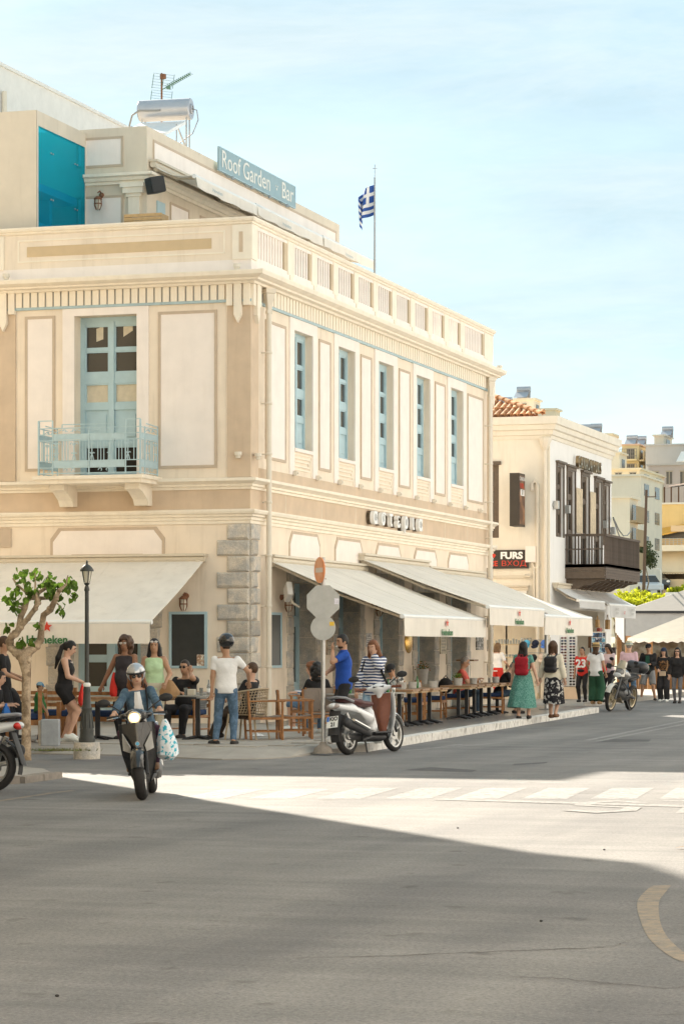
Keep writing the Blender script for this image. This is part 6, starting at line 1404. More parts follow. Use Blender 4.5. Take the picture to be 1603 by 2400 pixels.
            def fn(u, v):
                w = 2*math.pi*u; e = v**.8; rx = r0x+(r1x-r0x)*e; ry = r0y+(r1y-r0y)*e; fo = 1+.09*e*math.sin(w*nf+ph+1.5*v)+.05*e*math.sin(w*3+ph*2)
                c = top*(1-v)+c1*v; return (c[0]+Rv[0]*0+rx*math.cos(w)*fo, c[1]+ry*math.sin(w)*fo, c[2]+.02*v*math.sin(w*2+ph))
            q.sheet(fn, 56, 12, .008); cmb(q, o.get('name', 'skirt'), m)
        elif kind == 'shoes':
            for s_ in (-1,1):
                hl, to, d_ = ft[s_]; q = Sdf(); an = leg[s_][2]; q.cap(hl, to, .045, .038, V3(0,0,1), .95, None, .02); q.cap(an+V3(0,0,-.03), hl+d_*.05, .045, .045, k=.02); q.cap(hl+d_*.1+V3(0,0,.01), to, .042, .036, k=.02)
                sh_ = child(q, 'shoe', m, h0*.8)
                if o.get('sole'): q = MB(); q.prism([tuple((hl-d_*.05+V3(d_[1],-d_[0],0)*.042*e)[:2]) for e in (1,-1)]+[tuple((to+d_*.03+V3(d_[1],-d_[0],0)*.036*e)[:2]) for e in (-1,1)], hl[2]-.042, hl[2]-.018); cmb(q, 'sole', m_sole, False, sh_)
    st, hc = hair[0], hair[1]; mh = m_hair[hc]
    if st != 'none':
        q = Sdf(); fc = [] 
        def clipf(X, D):
            r = (X-HC) @ MH; return np.maximum(D, -np.maximum(.030+.25*np.maximum(r[..., 2]-.02, 0)-r[..., 1], np.maximum(r[..., 2]-.066, np.abs(r[..., 0])-.068)))
        thick = {'short': .006, 'crop': .003, 'bob': .016, 'long': .014, 'pony': .008, 'curly': .03, 'bun': .010}[st]
        q.ell(hd(0,-.010,.024), V3(.078,.096,.105)+thick, MH, [(hd(0,0,-.05 if st in ('short','crop') else -.09), -Hu)] if st not in ('long','bob','curly') else None, .02)
        dn = unit(-Hu*.8+V3(0,0,-.4)-Hf*.25)
        if st == 'bob':
            for s_ in (-1,0,1): q.cap(hd(s_*.065,-.045+.02*abs(s_),.02), hd(s_*.075,-.05+.03*abs(s_),-.135), .050, .038, k=.03)
        if st == 'long':
            Lh = hair[2] if len(hair) > 2 else .34
            for s_ in (-1,0,1): q.cap(hd(s_*.062,-.05+.035*abs(s_),.0), hd(s_*.085,-.062+.03*abs(s_),-.12-Lh*.2), .050, .045, k=.03); q.cap(hd(s_*.085,-.062+.03*abs(s_),-.12-Lh*.2), hd(s_*.08,-.085+.03*abs(s_),-.10-Lh), .045, .022, k=.03)
        if st == 'pony':
            q.cap(hd(0,-.10,.05), hd(0,-.135,-.03), .032, .036, k=.02); q.cap(hd(0,-.135,-.03), hd(.02,-.125,-.22), .036, .045, k=.02); q.cap(hd(.02,-.125,-.22), hd(.02,-.10,-.40), .045, .018, k=.02)
        if st == 'bun': q.ell(hd(0,-.12,.06), (.045,.04,.045), MH, None, .02)
        if st == 'curly':
            rr = np.random.default_rng(int(h*1000)); Lh = hair[2] if len(hair) > 2 else .12
            for _ in range(60):
                v = unit(rr.normal(0,1,3)); v[1] = -abs(v[1]) if v[2] < .3 else v[1]; q.ell(hd(*(v*V3(.105,.115,.12))+V3(0,-.02,.01-Lh*max(0,-v[2]))), .030+.014*rr.random(), None, None, .012)
        child(q, 'hair', mh, min(h0, .012), clipf, 1)
    if extras: extras(ctx)
    return T
# ---- wearable pieces
def x_cap(c, m, back=False):
    hd, cmb = c['hd'], c['cmb']; q = MB(); s = -1 if back else 1
    q.sheet(lambda u, v: hd(.090*math.cos(2*math.pi*u)*math.cos(v*1.5), -.006+.108*math.sin(2*math.pi*u)*math.cos(v*1.5), .042+.092*math.sin(v*1.5)), 20, 6, -.006); o = cmb(q, 'cap', m)
    q = MB(); q.sheet(lambda u, v: hd(.078*(2*u-1), s*(.085+.085*v*(1-.55*(2*u-1)**2)), .046-.022*v-.012*(2*u-1)**2), 8, 4, .006); cmb(q, 'brim', m, True, o)
def x_hat(c, m, band, r=.165):
    hd, cmb = c['hd'], c['cmb']; q = MB()
    q.sheet(lambda u, v: (lambda rr, z: hd(rr*math.cos(2*math.pi*u)*.92, -.006+rr*math.sin(2*math.pi*u), z))(*[(r,.035),(.108,.055),(.102,.11),(.085,.15),(.03,.152)][min(4, round(v*4))]), 24, 4, .006); o = cmb(q, 'straw_hat', m)
    q = MB(); q.sheet(lambda u, v: hd((.112-.004*v)*math.cos(2*math.pi*u)*.92, -.006+(.112-.004*v)*math.sin(2*math.pi*u), .058+.03*v), 24, 1, -.004); cmb(q, 'hat_band', band, True, o)
def x_shades(c, m=None, up=False, clear=False):
    hd, cmb = c['hd'], c['cmb']; q = MB(); z, y = (.075, .085) if up else (.012, .094)
    for s in (-1,1): q.ell(hd(s*.034,y,z), (.029,.010,.021), 10, 6); q.tube([hd(s*.060,y-.01,z+.008), hd(s*.079,.0,z+.012 if not up else z-.01)], .004, 4)
    q.tube([hd(-.012,y+.006,z+.006), hd(.012,y+.006,z+.006)], .004, 4); cmb(q, 'glasses', m or lens[0])
def x_backpack(c, m, w=.30, hgt=.40, d=.13, z=.24, flap=True):
    P, U, R_, F = c['P'], c['U'], c['R'], c['F']; q = Sdf(); b = P+U*z-F*(.115*c['f']+d*.5)
    for sx in (-1,1):
        for sz in (-1,1): q.cap(b+R_*sx*(w/2-.06)+U*sz*(hgt/2-.07), b+R_*sx*(w/2-.06)+U*sz*(hgt/2-.07)+U*.001, .065, .065, k=.02)
    q.ell(b, (w/2, d/2, hgt/2), c['M'], None, .04); q.cap(b-R_*(w/2-.07)+U*(hgt/2-.08), b+R_*(w/2-.07)+U*(hgt/2-.08), .06, .06, k=.03); q.cap(b-R_*(w/2-.07)-U*(hgt/2-.08), b+R_*(w/2-.07)-U*(hgt/2-.08), .065, .065, k=.03); q.cap(b-R_*(w/2-.07), b+R_*(w/2-.07), .065, .065, k=.03)
    o = c['child'](q, 'backpack', m); q = MB()
    for s in (-1,1): q.tube([b+R_*s*.09+U*hgt*.42, P+U*.50+R_*s*.10-F*.03, P+U*.49+R_*s*.11+F*.06, P+U*.36+R_*s*.13+F*.125, P+U*.22+R_*s*.15+F*.08, b+R_*s*.13-U*hgt*.3], .018, 6)
    q.tube([b-R_*.03+U*hgt*.46, b-R_*.03+U*(hgt*.46+.06), b+R_*.03+U*(hgt*.46+.06), b+R_*.03+U*hgt*.46], .008, 5); c['cmb'](q, 'strap', m, True, o)
    q = MB(); q.sheet(lambda u, v: b-F*(d*.52+.012*math.sin(math.pi*u))+R_*(u-.5)*w*.8+U*(hgt*(.40-.36*v)), 8, 3, .008); c['cmb'](q, 'flap', m, True, o) if flap else None
    return o, b
def x_helmet(c, m, visor, up=0.0, open_face=True, back=0.0):
    hd, child, cmb = c['hd'], c['child'], c['cmb']; HC, MH = c['HC'], c['MH']; q = Sdf(); q.ell(hd(0,-.012-back,.030+up), (.122,.142,.132), MH, [(hd(0,0,-.075+up), -c['Hu'])], .02)
    def cf(X, D):
        r = (X-HC) @ MH; return np.maximum(D, -np.maximum(.045-back-r[..., 1], r[..., 2]-(.048+up)))
    o = child(q, 'helmet', m, .012, cf); q = MB(); q.sheet(lambda u, v: hd(.126*math.sin((u-.5)*2.6), -.012-back+.147*math.cos((u-.5)*2.6), .062+up-.022*v), 14, 2, .006); cmb(q, 'visor_rim', visor, True, o); return o
def bag(q, top, w, hgt, d, rows=8):
    """a soft carrier bag hanging from a point"""
    q.sheet(lambda u, v: (lambda e: (top[0]+w*e*math.cos(2*math.pi*u)*(1+.12*math.sin(5*2*math.pi*u+v*3)), top[1]+d*e*math.sin(2*math.pi*u)*(1+.12*math.sin(4*2*math.pi*u)), top[2]-hgt*v+.02*math.sin(2*math.pi*u*2)*v))(.15+.85*min(1, v*1.6)**.8 if v < .92 else .5), 32, rows, .004)
G = lambda u, v, z=ZP: gnd(u, v, z)
black = cloth('black', (.017,.016,.017)); blackt = cloth('black_trousers', (.022,.021,.023)); white = cloth('white', (.78,.77,.76)); denim = cloth('denim', (.075,.13,.20), (.11,.18,.27), 14); denimd = cloth('dark_denim', (.035,.06,.095), (.055,.09,.13), 14); brownt = cloth('dark_brown', (.06,.042,.03)); wshoe = cloth('white_shoe', (.72,.74,.71)); dshoe = cloth('dark_shoe', (.035,.032,.03)); tanl = cloth('tan_leather', (.40,.24,.12)); redc = cloth('red', (.60,.035,.025)); grn = cloth('green', (.05,.20,.06))
LTH = dict
# 1 man at the left edge
def w(u, v, z=ZP): p = gnd(u, v, z); return (p.x, p.y, z)
person('man in a black shirt standing at the left edge behind the tree', w(8,1741), -75, 1.66, dict(LH=(-.2,.25,1.05), RH=(.2,.28,1.02)), 'tan', wear=[('top', black, dict(sleeve=.75)), ('legs', blackt), ('shoes', dshoe)], hair=('short','brown'))
# 2, 3 seated boys
SIT = dict(pel=(0,0,.50), LF=(-.13,.40,.08), RF=(.13,.40,.08), LK=(-.2,.6,1), RK=(.2,.6,1))
blueb = cloth('blue_bag', (.03,.14,.42))
def ex2(c): q = MB(); bag(q, (.14,.30,.72), .13, .24, .06); c['cmb'](q, 'blue_bag', blueb)
person('person in a black shirt cut off by the left edge, holding a blue bag', w(-20,1745), -80, 1.5, dict(SIT, lean=12, LH=(-.14,.34,.70), RH=(.12,.34,.68)), 'fair', wear=[('top', black, dict(sleeve=.8)), ('legs', blackt), ('shoes', dshoe)], hair=('short','dark'), extras=ex2)
def ex3(c): x_shades(c, mat('clear_glasses', (.5,.45,.4), .1)); text('shirt_print', 'angels', .07, white, c['T'], Vector((0,.245,.93))*c['S'], (R(75),0,R(180)), extrude=.001)
person('boy with glasses in a black printed shirt sitting hunched beside the tree trunk', w(45,1738), 108, 1.5, dict(SIT, lean=22, LH=(-.05,.42,.52), RH=(.06,.42,.50), yaw=12, pitch=6, curl=.8), 'fair', wear=[('top', black, dict(sleeve=.75)), ('legs', brownt), ('shoes', dshoe)], hair=('short','black'), extras=ex3)
# 4 toddler
def ex4(c): x_cap(c, cloth('blue_cap', (.10,.26,.40), (.25,.42,.52), 12)); q = MB(); q.box(-.05,.06,.108,.112,1.16,1.20); q.box(-.04,.07,.108,.112,1.10,1.14); c['cmb'](q, 'shirt_print', mat('yellow_print', (.60,.58,.10), .7), False)
person('toddler in a green shirt and blue cap behind the grey box', w(92,1741), -82, .94, dict(LH=(-.15,.2,.86), RH=(.13,.24,.88), pitch=-5), 'tan', fat=1.22, wear=[('top', grn, dict(sleeve=.75)), ('legs', denimd), ('shoes', wshoe)], hair=('short','brown'), extras=ex4, res=.009)
# 5 woman in black shorts
def ex5(c):
    q = MB(); bag(q, (.14,.34,.98), .10, .34, .06); c['cmb'](q, 'red_cloth', redc); q = MB(); bag(q, (-.06,.36,.96), .11, .20, .06); c['cmb'](q, 'red_cloth', redc); q = MB(); bag(q, (.04,.40,.94), .055, .38, .03); c['cmb'](q, 'white_paper', white)
    q = MB()
    for k in range(9): a = -1.2+2.4*k/8; q.ell(c['N']+c['R']*.085*math.sin(a)+c['F']*(.02+.085*math.cos(a))-c['U']*(.05+.02*math.cos(a)), .012, 6, 4)
    c['cmb'](q, 'necklace', mat('pale_beads', (.7,.6,.55), .4))
person('woman in a black top and shorts walking with red cloths past the lamp post', w(150,1742), -78, 1.60, dict(LF=(-.07,-.02,.09), RF=(.07,.10,.16), RK=(0,1,.3), LH=(-.10,.30,1.0), RH=(.12,.32,1.02), pitch=-18, lean=5, LT=0, heel=(0,.05)), 'fair', True, 1.1, [('top', black, dict(sleeve=0, i=.010)), ('legs', black, dict(t=.55, i=.025, name='shorts')), ('shoes', wshoe, dict(sole=1))], ('pony','black'), extras=ex5)
# 6, 7 women behind the rider
def ex6(c):
    x_shades(c, mat('clear_glasses', (.5,.45,.4), .1)); q = MB(); bag(q, (.16,.10,1.12), .07, .42, .07); c['cmb'](q, 'red_bag', redc)
    q = MB(); bag(q, (-.34,.12,.72), .08, .34, .06); c['cmb'](q, 'patterned_bag', cloth('blue_pattern', (.05,.09,.30), (.45,.22,.08), 16)); q = MB(); bag(q, (-.44,.10,.72), .06, .30, .05); c['cmb'](q, 'cream_bag', cloth('cream_bag', (.62,.54,.38)))
person('curly haired woman in a sleeveless black top carrying a red bag behind the rider', w(294,1735), 178, 1.66, dict(LH=(-.22,.08,.84), RH=(.42,.05,.86)), 'brown', True, 1.15, [('top', cloth('charcoal', (.035,.03,.033)), dict(sleeve=0)), ('legs', blackt), ('shoes', dshoe)], ('curly','brown',.10), extras=ex6)
def ex7(c):
    x_shades(c, mat('white_frames', (.6,.55,.52), .3), up=True); q = MB(); bag(q, (-.30,.14,1.02), .16, .30, .07); c['cmb'](q, 'tan_jacket', tanl)
    q = MB(); [q.ell(c['hd'](s*.082,-.0,-.045), .012, 6, 5) for s in (-1,1)]; c['cmb'](q, 'earrings', m_whitep)
person('woman in a mint green sleeveless top with sunglasses on her head behind the rider', w(362,1735), 188, 1.62, dict(LH=(-.24,.18,.98), RH=(.2,.2,.95), yaw=8), 'tan', True, 1.1, [('top', cloth('mint', (.48,.66,.40)), dict(sleeve=0, i=.012)), ('legs', cloth('cream_trousers', (.55,.50,.38)), dict(i=.02)), ('shoes', wshoe)], ('long','black',.22), extras=ex7)
# 9 seated man
person('man in a black shirt and sunglasses at the round table, hand at his ear', (1.72, -8.05, ZP), 172, 1.70, dict(SIT, LH=(-.125,.10,1.07), LE=(-.9,.5,-.9), RH=(-.02,.30,.76), RE=(.9,.3,-.3), LD=(.22,-.15,1), lean=4), 'tan', fat=1.18, wear=[('top', black, dict(sleeve=.7)), ('legs', blackt, dict(i=.018)), ('shoes', dshoe)], hair=('crop','dark'), extras=lambda c: x_shades(c))
# 10 man with a helmet
def ex10(c):
    x_helmet(c, mat('black_helmet', (.015,.015,.017), .12, .05, coat=.8), lens[0], up=.055, back=.03)
person('man in a white T-shirt and jeans standing with a black helmet pushed up', w(530,1747), 14, 1.62, dict(LF=(-.17,.02,.08), RF=(.12,-.03,.08), LH=(-.23,-.02,.84), RH=(.34,.30,1.02), RE=(1,-.4,-.3), yaw=40, pitch=-6, twist=4, LT=-40, RT=12), 'tan', wear=[('top', white, dict(sleeve=.62, hem=-.08, i=.018)), ('legs', denim, dict(i=.014)), ('shoes', dshoe, dict(sole=1))], hair=('crop','dark'), extras=ex10, face=True)
# 11 seated man with his back half turned
person('short haired man in a black shirt in the woven chair, leaning away', (3.02,-8.75,ZP), 82, 1.66, dict(SIT, lean=-8, LF=(-.10,.62,.08), RF=(.10,.58,.12), LH=(-.18,.30,.66), RH=(.2,.28,.68), yaw=14), 'fair', wear=[('top', black, dict(sleeve=.65)), ('legs', brownt, dict(i=.02)), ('shoes', dshoe)], hair=('crop','brown'))
# 12, 13 seated women by the first door
person('woman with a dark mass of curls sitting with her back to the road', (3.05,-5.2,ZP), 30, 1.6, dict(SIT, LH=(-.15,.35,.72), RH=(.2,.32,.72)), 'tan', True, wear=[('top', black, dict(sleeve=1.9)), ('legs', denim), ('shoes', wshoe)], hair=('curly','black',.14), face=False)
person('woman with reddish curls sitting beside the first door', (2.35,-3.3,ZP), 120, 1.6, dict(SIT, LH=(-.15,.35,.72), RH=(.2,.32,.72)), 'fair', True, wear=[('top', stripes('small_stripes', (.62,.62,.64), (.10,.14,.25), .05), dict(sleeve=1.9)), ('legs', denim, dict(t=1.1)), ('shoes', wshoe)], hair=('curly','auburn',.03))
# 14 waiter in blue polo
def ex14(c): q = MB(); p = c['P']+c['U']*.36+c['F']*.128-c['R']*.07; q.ell(p, (.035,.008,.012), 8, 5); c['cmb'](q, 'chest_logo', white); q = MB(); q.tube([c['hd'](-.012,.10,-.052), c['hd'](-.03,.15,-.056)], .005, 5); c['cmb'](q, 'cigarette', white)
person('bearded man in a royal blue polo shirt standing and smoking', (4.38,-7.95,ZP), 118, 1.70, dict(LF=(-.15,.0,.08), RF=(.15,.03,.08), LH=(-.10,.20,1.44), LE=(-.8,.6,-.9), LD=(.25,.1,1), RH=(-.02,.32,1.06), RE=(.9,-.3,-.4), RD=(-1,.4,.05), pitch=-8, yaw=20), 'tan', fat=1.08, wear=[('top', cloth('royal_blue', (.018,.075,.36)), dict(sleeve=.72, hem=-.10, i=.018, collar=1)), ('legs', blackt, dict(i=.015)), ('shoes', dshoe)], hair=('short','black'), extras=lambda c: (ex14(c), c['child'](Sdf().ell(c['hd'](0,.026,-.072), (.0575,.060,.042), c['MH'], [(c['hd'](0,.0,-.062), c['Hu'])]), 'beard', m_hair['dark'], .008)))
# 15 woman in striped jumper
def ex15(c):
    q = MB(); P, U, R_, F = c['P'], c['U'], c['R'], c['F']; q.tube([P+U*.02-R_*.24-F*.05, P+U*.25-R_*.19+F*.08, P+U*.46-R_*.13+F*.07, P+U*.46-R_*.14-F*.08], .022, 6); q.tube([P+U*.02+R_*.24-F*.05, P+U*.25+R_*.19+F*.10, P+U*.46+R_*.13+F*.07, P+U*.46+R_*.14-F*.08], .022, 6); c['cmb'](q, 'backpack_strap', black)
person('woman in a navy and white striped jumper covering half her face with one hand', (5.22,-9.05,ZP), 168, 1.60, dict(LF=(-.10,0,.08), RF=(.1,.02,.08), LH=(-.075,.155,1.46), LE=(-.8,.5,-1), LD=(.2,.0,1), RH=(.24,.16,.86), RE=(.9,-.5,-.2), pitch=-12), 'fair', True, 1.08, [('top', stripes('navy_stripes', (.028,.05,.14), (.72,.72,.74), .046, .45), dict(sleeve=1.92, hem=-.13, i=.03)), ('legs', cloth('light_denim', (.25,.38,.50), (.32,.45,.56), 12), dict(i=.014)), ('shoes', wshoe)], ('long','auburn',.14), extras=ex15)
# 16 seated person with a cap
person('person in a black cap and patterned shirt sitting behind the striped jumper', (3.05,-.3,ZP), 165, 1.6, dict(SIT, lean=14, LH=(-.1,.42,.80), RH=(.15,.42,.80), pitch=-14), 'tan', wear=[('top', cloth('bw_print', (.65,.62,.58), (.05,.05,.05), 22), dict(sleeve=.8, i=.02)), ('legs', cloth('khaki_shorts', (.35,.28,.18)), dict(t=.95)), ('shoes', dshoe)], hair=('short','dark'), extras=lambda c: x_cap(c, black))
# 17 seated man in red polo, 18 man in cap
person('balding man with glasses in a coral red polo shirt sitting sideways at the tables', (2.15,7.9,ZP), -80, 1.72, dict(SIT, lean=8, LH=(-.1,.40,.78), RH=(.12,.40,.78), pitch=-6), 'tan', fat=1.12, wear=[('top', cloth('coral', (.55,.10,.08)), dict(sleeve=.75)), ('legs', denimd), ('shoes', wshoe)], hair=('crop','grey'), extras=lambda c: x_shades(c, mat('clear_glasses', (.5,.45,.4), .1)))
person('man in a black cap and black shirt bent over the last table', (2.7,9.3,ZP), -70, 1.66, dict(SIT, lean=26, LH=(-.1,.45,.80), RH=(.12,.45,.80), pitch=-30), 'fair', wear=[('top', black, dict(sleeve=1.6)), ('legs', denimd, dict(t=1.0)), ('shoes', dshoe)], hair=('crop','grey'), extras=lambda c: x_cap(c, black))
person('woman with a brown bob in a white top browsing the shop shelves', (-1.15,24.7,ZP), -15, 1.62, dict(LH=(-.2,.25,1.0), RH=(.2,.3,1.05), pitch=-15), 'fair', True, wear=[('top', white, dict(sleeve=.8)), ('legs', redc, dict(i=.02)), ('shoes', dshoe)], hair=('bob','fairb'), face=False)
# 20, 21 two women walking away hand in hand
teal = cloth('teal_print', (.055,.20,.165), (.16,.34,.29), 55)
def ex20(c): o, b = x_backpack(c, cloth('dark_red_pack', (.30,.012,.022)), .30, .42, .15, .26); q = MB(); q.ell(b-c['F']*.088+c['U']*.10, (.055,.008,.016), 10, 5); c['cmb'](q, 'pack_badge', mat('pale_badge', (.6,.5,.5)), True, o)
p20 = w(1226,1686); person('woman in a teal dress with a dark red backpack walking away', p20, 2, 1.60, dict(LF=(-.09,-.08,.08), RF=(.11,.06,.09), LH=(-.27,.02,.82), RH=(.33,.02,.80), yaw=-30, heel=(0,0)), 'fair', True, 1.06, [('top', teal, dict(sleeve=.5, i=.014, hem=-.1, name='dress_top')), ('skirt', teal, dict(len=.66, r=(.17,.13,.30,.24), folds=6, to=(-.03,-.02,0))), ('shoes', dshoe)], ('long','black',.24), extras=ex20, face=False)
p21 = w(1296,1683); bws = cloth('black_white_floral', (.016,.016,.02), (.55,.53,.50), 13, mix=(.53,.58))
person('woman in a cream cardigan with a black backpack and floral skirt walking away', p21, -6, 1.62, dict(LF=(-.08,.08,.08), RF=(.09,-.10,.10), LH=(-.34,.05,.80), RH=(.27,.02,.82)), 'fair', True, 1.08, [('top', cloth('cream_knit', (.66,.60,.48)), dict(sleeve=1.92, hem=-.10, i=.028, name='cardigan')), ('skirt', bws, dict(len=.60, r=(.175,.13,.235,.19), folds=5, to=(.01,0,0))), ('shoes', cloth('brown_sandal', (.18,.09,.05)))], ('bob','brown'), extras=lambda c: x_backpack(c, mat('black_leather', (.022,.021,.023), .4, .1), .29, .37, .12, .27), face=False)
# 22-25 group by the sunglasses
def ex22(c): 
    q = MB(); P, U, F, R_ = c['P'], c['U'], c['F'], c['R']; q.ell(P+U*.06+F*.15, (.12,.045,.05), 10, 6); c['cmb'](q, 'waist_bag', black)
    text('shirt_print', '23', .30, white, c['T'], Vector(P+U*.27+F*.150)*c['S'], (R(86),0,R(180)), extrude=.002, bold=.012)
person('boy in a red 23 shirt standing by the sunglasses stand', w(1365,1646), 172, 1.50, dict(yaw=-8), 'tan', wear=[('top', redc, dict(sleeve=.8, hem=-.10, i=.02)), ('legs', black, dict(i=.014)), ('shoes', dshoe)], hair=('short','black'), extras=ex22, res=.015)
straw = mat('straw', (.50,.34,.15), .85, .2, 20)
person('woman in a straw hat, white blouse and wide green trousers seen from behind', w(1396,1650), -8, 1.60, dict(LH=(-.24,.15,.95), RH=(.30,.02,.84), yaw=-40), 'tan', True, 1.05, [('top', white, dict(sleeve=.6, hem=-.13, i=.03, name='blouse')), ('legs', cloth('bottle_green', (.025,.085,.045)), dict(i=.03, r=.05)), ('shoes', tanl)], ('long','brown',.16), extras=lambda c: x_hat(c, straw, black, .15), face=False, res=.015)
def ex24(c): q = MB(); bag(q, (.06,.28,1.18), .17, .30, .09); c['cmb'](q, 'red_bag', cloth('bright_red_bag', (.75,.02,.015)))
person('woman in a pale pink T-shirt rummaging in a bright red bag', w(1428,1646), 150, 1.60, dict(LH=(-.12,.28,1.08), RH=(.16,.30,1.10), pitch=-28), 'tan', True, wear=[('top', cloth('pale_pink', (.62,.50,.52)), dict(sleeve=.6)), ('legs', blackt), ('shoes', dshoe)], hair=('long','dark',.20), extras=ex24, res=.015)
person('stout person in a pink shirt and pale sun hat behind the motorcycle', w(1474,1648), -5, 1.64, dict(), 'fair', False, 1.3, [('top', cloth('pink_shirt', (.62,.42,.46)), dict(sleeve=.8, i=.02, hem=-.12)), ('legs', denim), ('shoes', dshoe)], ('crop','grey'), extras=lambda c: x_hat(c, cloth('pale_hat', (.50,.47,.34)), cloth('grey_band', (.35,.40,.40)), .16), face=False, res=.016)
# 26-29 walkers at the right edge
def ex26(c): x_cap(c, black); x_shades(c); q = MB(); q.tube([(.2,.32,.95),(.22,.36,.1)], .010, 5); c['cmb'](q, 'walking_stick', m_black)
person('man in a black jacket over a green shirt with grey shorts and a cap', w(1520,1643,0), 178, 1.72, dict(LF=(-.20,.02,.08), RF=(.22,.0,.08), LH=(-.10,.26,1.10), RH=(.20,.24,1.0), RT=20, LT=-20), 'tan', wear=[('top', cloth('dark_green_tee', (.025,.09,.06)), dict(sleeve=.5)), ('top', black, dict(sleeve=1.9, i=.03, hem=-.12, name='jacket')), ('legs', cloth('grey_shorts', (.22,.22,.22)), dict(t=.98, i=.025, r=.02, name='shorts')), ('shoes', dshoe, dict(sole=1))], hair=('crop','black'), extras=lambda c: (ex26(c), c['cmb'](MB().sheet(lambda u, v: c['P']+c['U']*(.44-.46*v)+c['F']*(.155-.02*v+.0*u)+c['R']*(u-.5)*(.11+.05*v), 4, 6, .01), 'shirt_front', cloth('dark_green_tee', (.025,.09,.06)))), res=.015)
leo = cloth('leopard', (.20,.10,.04), (.03,.02,.012), 20)
def ex27(c): x_cap(c, cloth('navy_cap', (.02,.03,.06))); q = MB(); P, U, F, R_ = c['P'], c['U'], c['F'], c['R']; q.box(-.10,.10,.15,.20,.82,.97); b = c['cmb'](q, 'handbag', cloth('beige_bag', (.50,.38,.27)), False); q = MB(); q.tube([P+U*.04-R_*.12+F*.15, P+U*.30-R_*.15+F*.13, P+U*.48-R_*.10+F*.02], .010, 5); c['cmb'](q, 'strap', tanl, True, b)
person('woman in a leopard print top and black trousers with a beige handbag', w(1556,1645,0), 176, 1.60, dict(LH=(-.22,.12,.92), RH=(.12,.24,1.02)), 'fair', True, wear=[('top', leo, dict(sleeve=.8, hem=-.06)), ('top', black, dict(sleeve=1.9, i=.016, hem=.38, name='sleeves')), ('legs', blackt, dict(i=.03, r=.02)), ('shoes', wshoe)], hair=('long','black',.22), extras=ex27, res=.015)
person('woman in a black fleece, grey leggings and sunglasses at the right edge', w(1588,1649,0), 180, 1.60, dict(LF=(-.08,.05,.08), RF=(.09,-.05,.08), LH=(-.25,.06,.84), RH=(.25,.06,.84)), 'fair', True, wear=[('top', black, dict(sleeve=1.9, hem=-.12, i=.03)), ('legs', cloth('grey_leggings', (.13,.13,.14)), dict(i=.006)), ('shoes', dshoe)], hair=('long','black',.20), extras=lambda c: x_shades(c), res=.015)

ph_ = at(1508, 1372, 212); person('distant person in a red top walking on the hill road', tuple(ph_), 170, 1.65, dict(LF=(-.14,.12,.08), RF=(.12,-.15,.1)), 'tan', wear=[('top', redc, dict(sleeve=1.8)), ('legs', denimd), ('shoes', dshoe)], hair=('short','dark'), face=False, res=.03)
# ================================================================ SCOOTERS AND MOTORCYCLE
m_tyre = mat('tyre_rubber', (.028,.026,.025), .8, .15, 20, .3, 60); m_plast = mat('grey_plastic', (.035,.035,.037), .6, .08); m_chrome = mat('chrome', (.62,.62,.62), .12, .03, metal=1); m_eng = mat('engine_cast', (.10,.10,.10), .5, .2, 14, metal=.5)
RY = Matrix.Rotation(R(90), 3, 'Y')
def paint(n, c, metal=.0): return mat('paint_'+n, c, .22, .02, 2, metal=metal, coat=.8)
def wheel(T, y, r, wd, rim, spokes=5, wire=False, M=None, z=None):
    z = r if z is None else z; c = (0, y, z); t = wd/2; rr = r-wd*.62; n_ = 12
    q = MB(); q.lathe([(rr, -t*.7)]+[(r-wd*.5+wd*.5*math.cos(a), t*math.sin(a)) for a in [R(-80+160*k/n_) for k in range(n_+1)]]+[(rr, t*.7)], c, 36, RY, True); ty = q.build('tyre', m_tyre, T, smooth=50)
    q = MB(); q.lathe([(rr+.004,-t*.72),(rr-.022,-t*.5),(rr-.022,t*.5),(rr+.004,t*.72)], c, 32, RY, True); q.lathe([(.015,-t*.9),(.055,-t*.9),(.055,t*.9),(.015,t*.9)], c, 14, RY)
    if wire:
        for k in range(28): w = 2*math.pi*k/28; w2 = w+(.35 if k % 2 else -.35); q.tube([(t*.6*(1 if k % 4 < 2 else -1), y+.05*math.cos(w2), z+.05*math.sin(w2)), (0, y+(rr-.01)*math.cos(w), z+(rr-.01)*math.sin(w))], .004, 4)
    else:
        for k in range(spokes): w = 2*math.pi*k/spokes+.3; q.tube([(0, y+.04*math.cos(w), z+.04*math.sin(w)), (0, y+(rr-.01)*math.cos(w+.12), z+(rr-.01)*math.sin(w+.12))], [.022,.028], 6)
    q.lathe([(.06,.02),(.115,.02),(.115,.026),(.06,.026)], c, 20, RY, True); q.build('rim', rim, ty, smooth=40); return ty
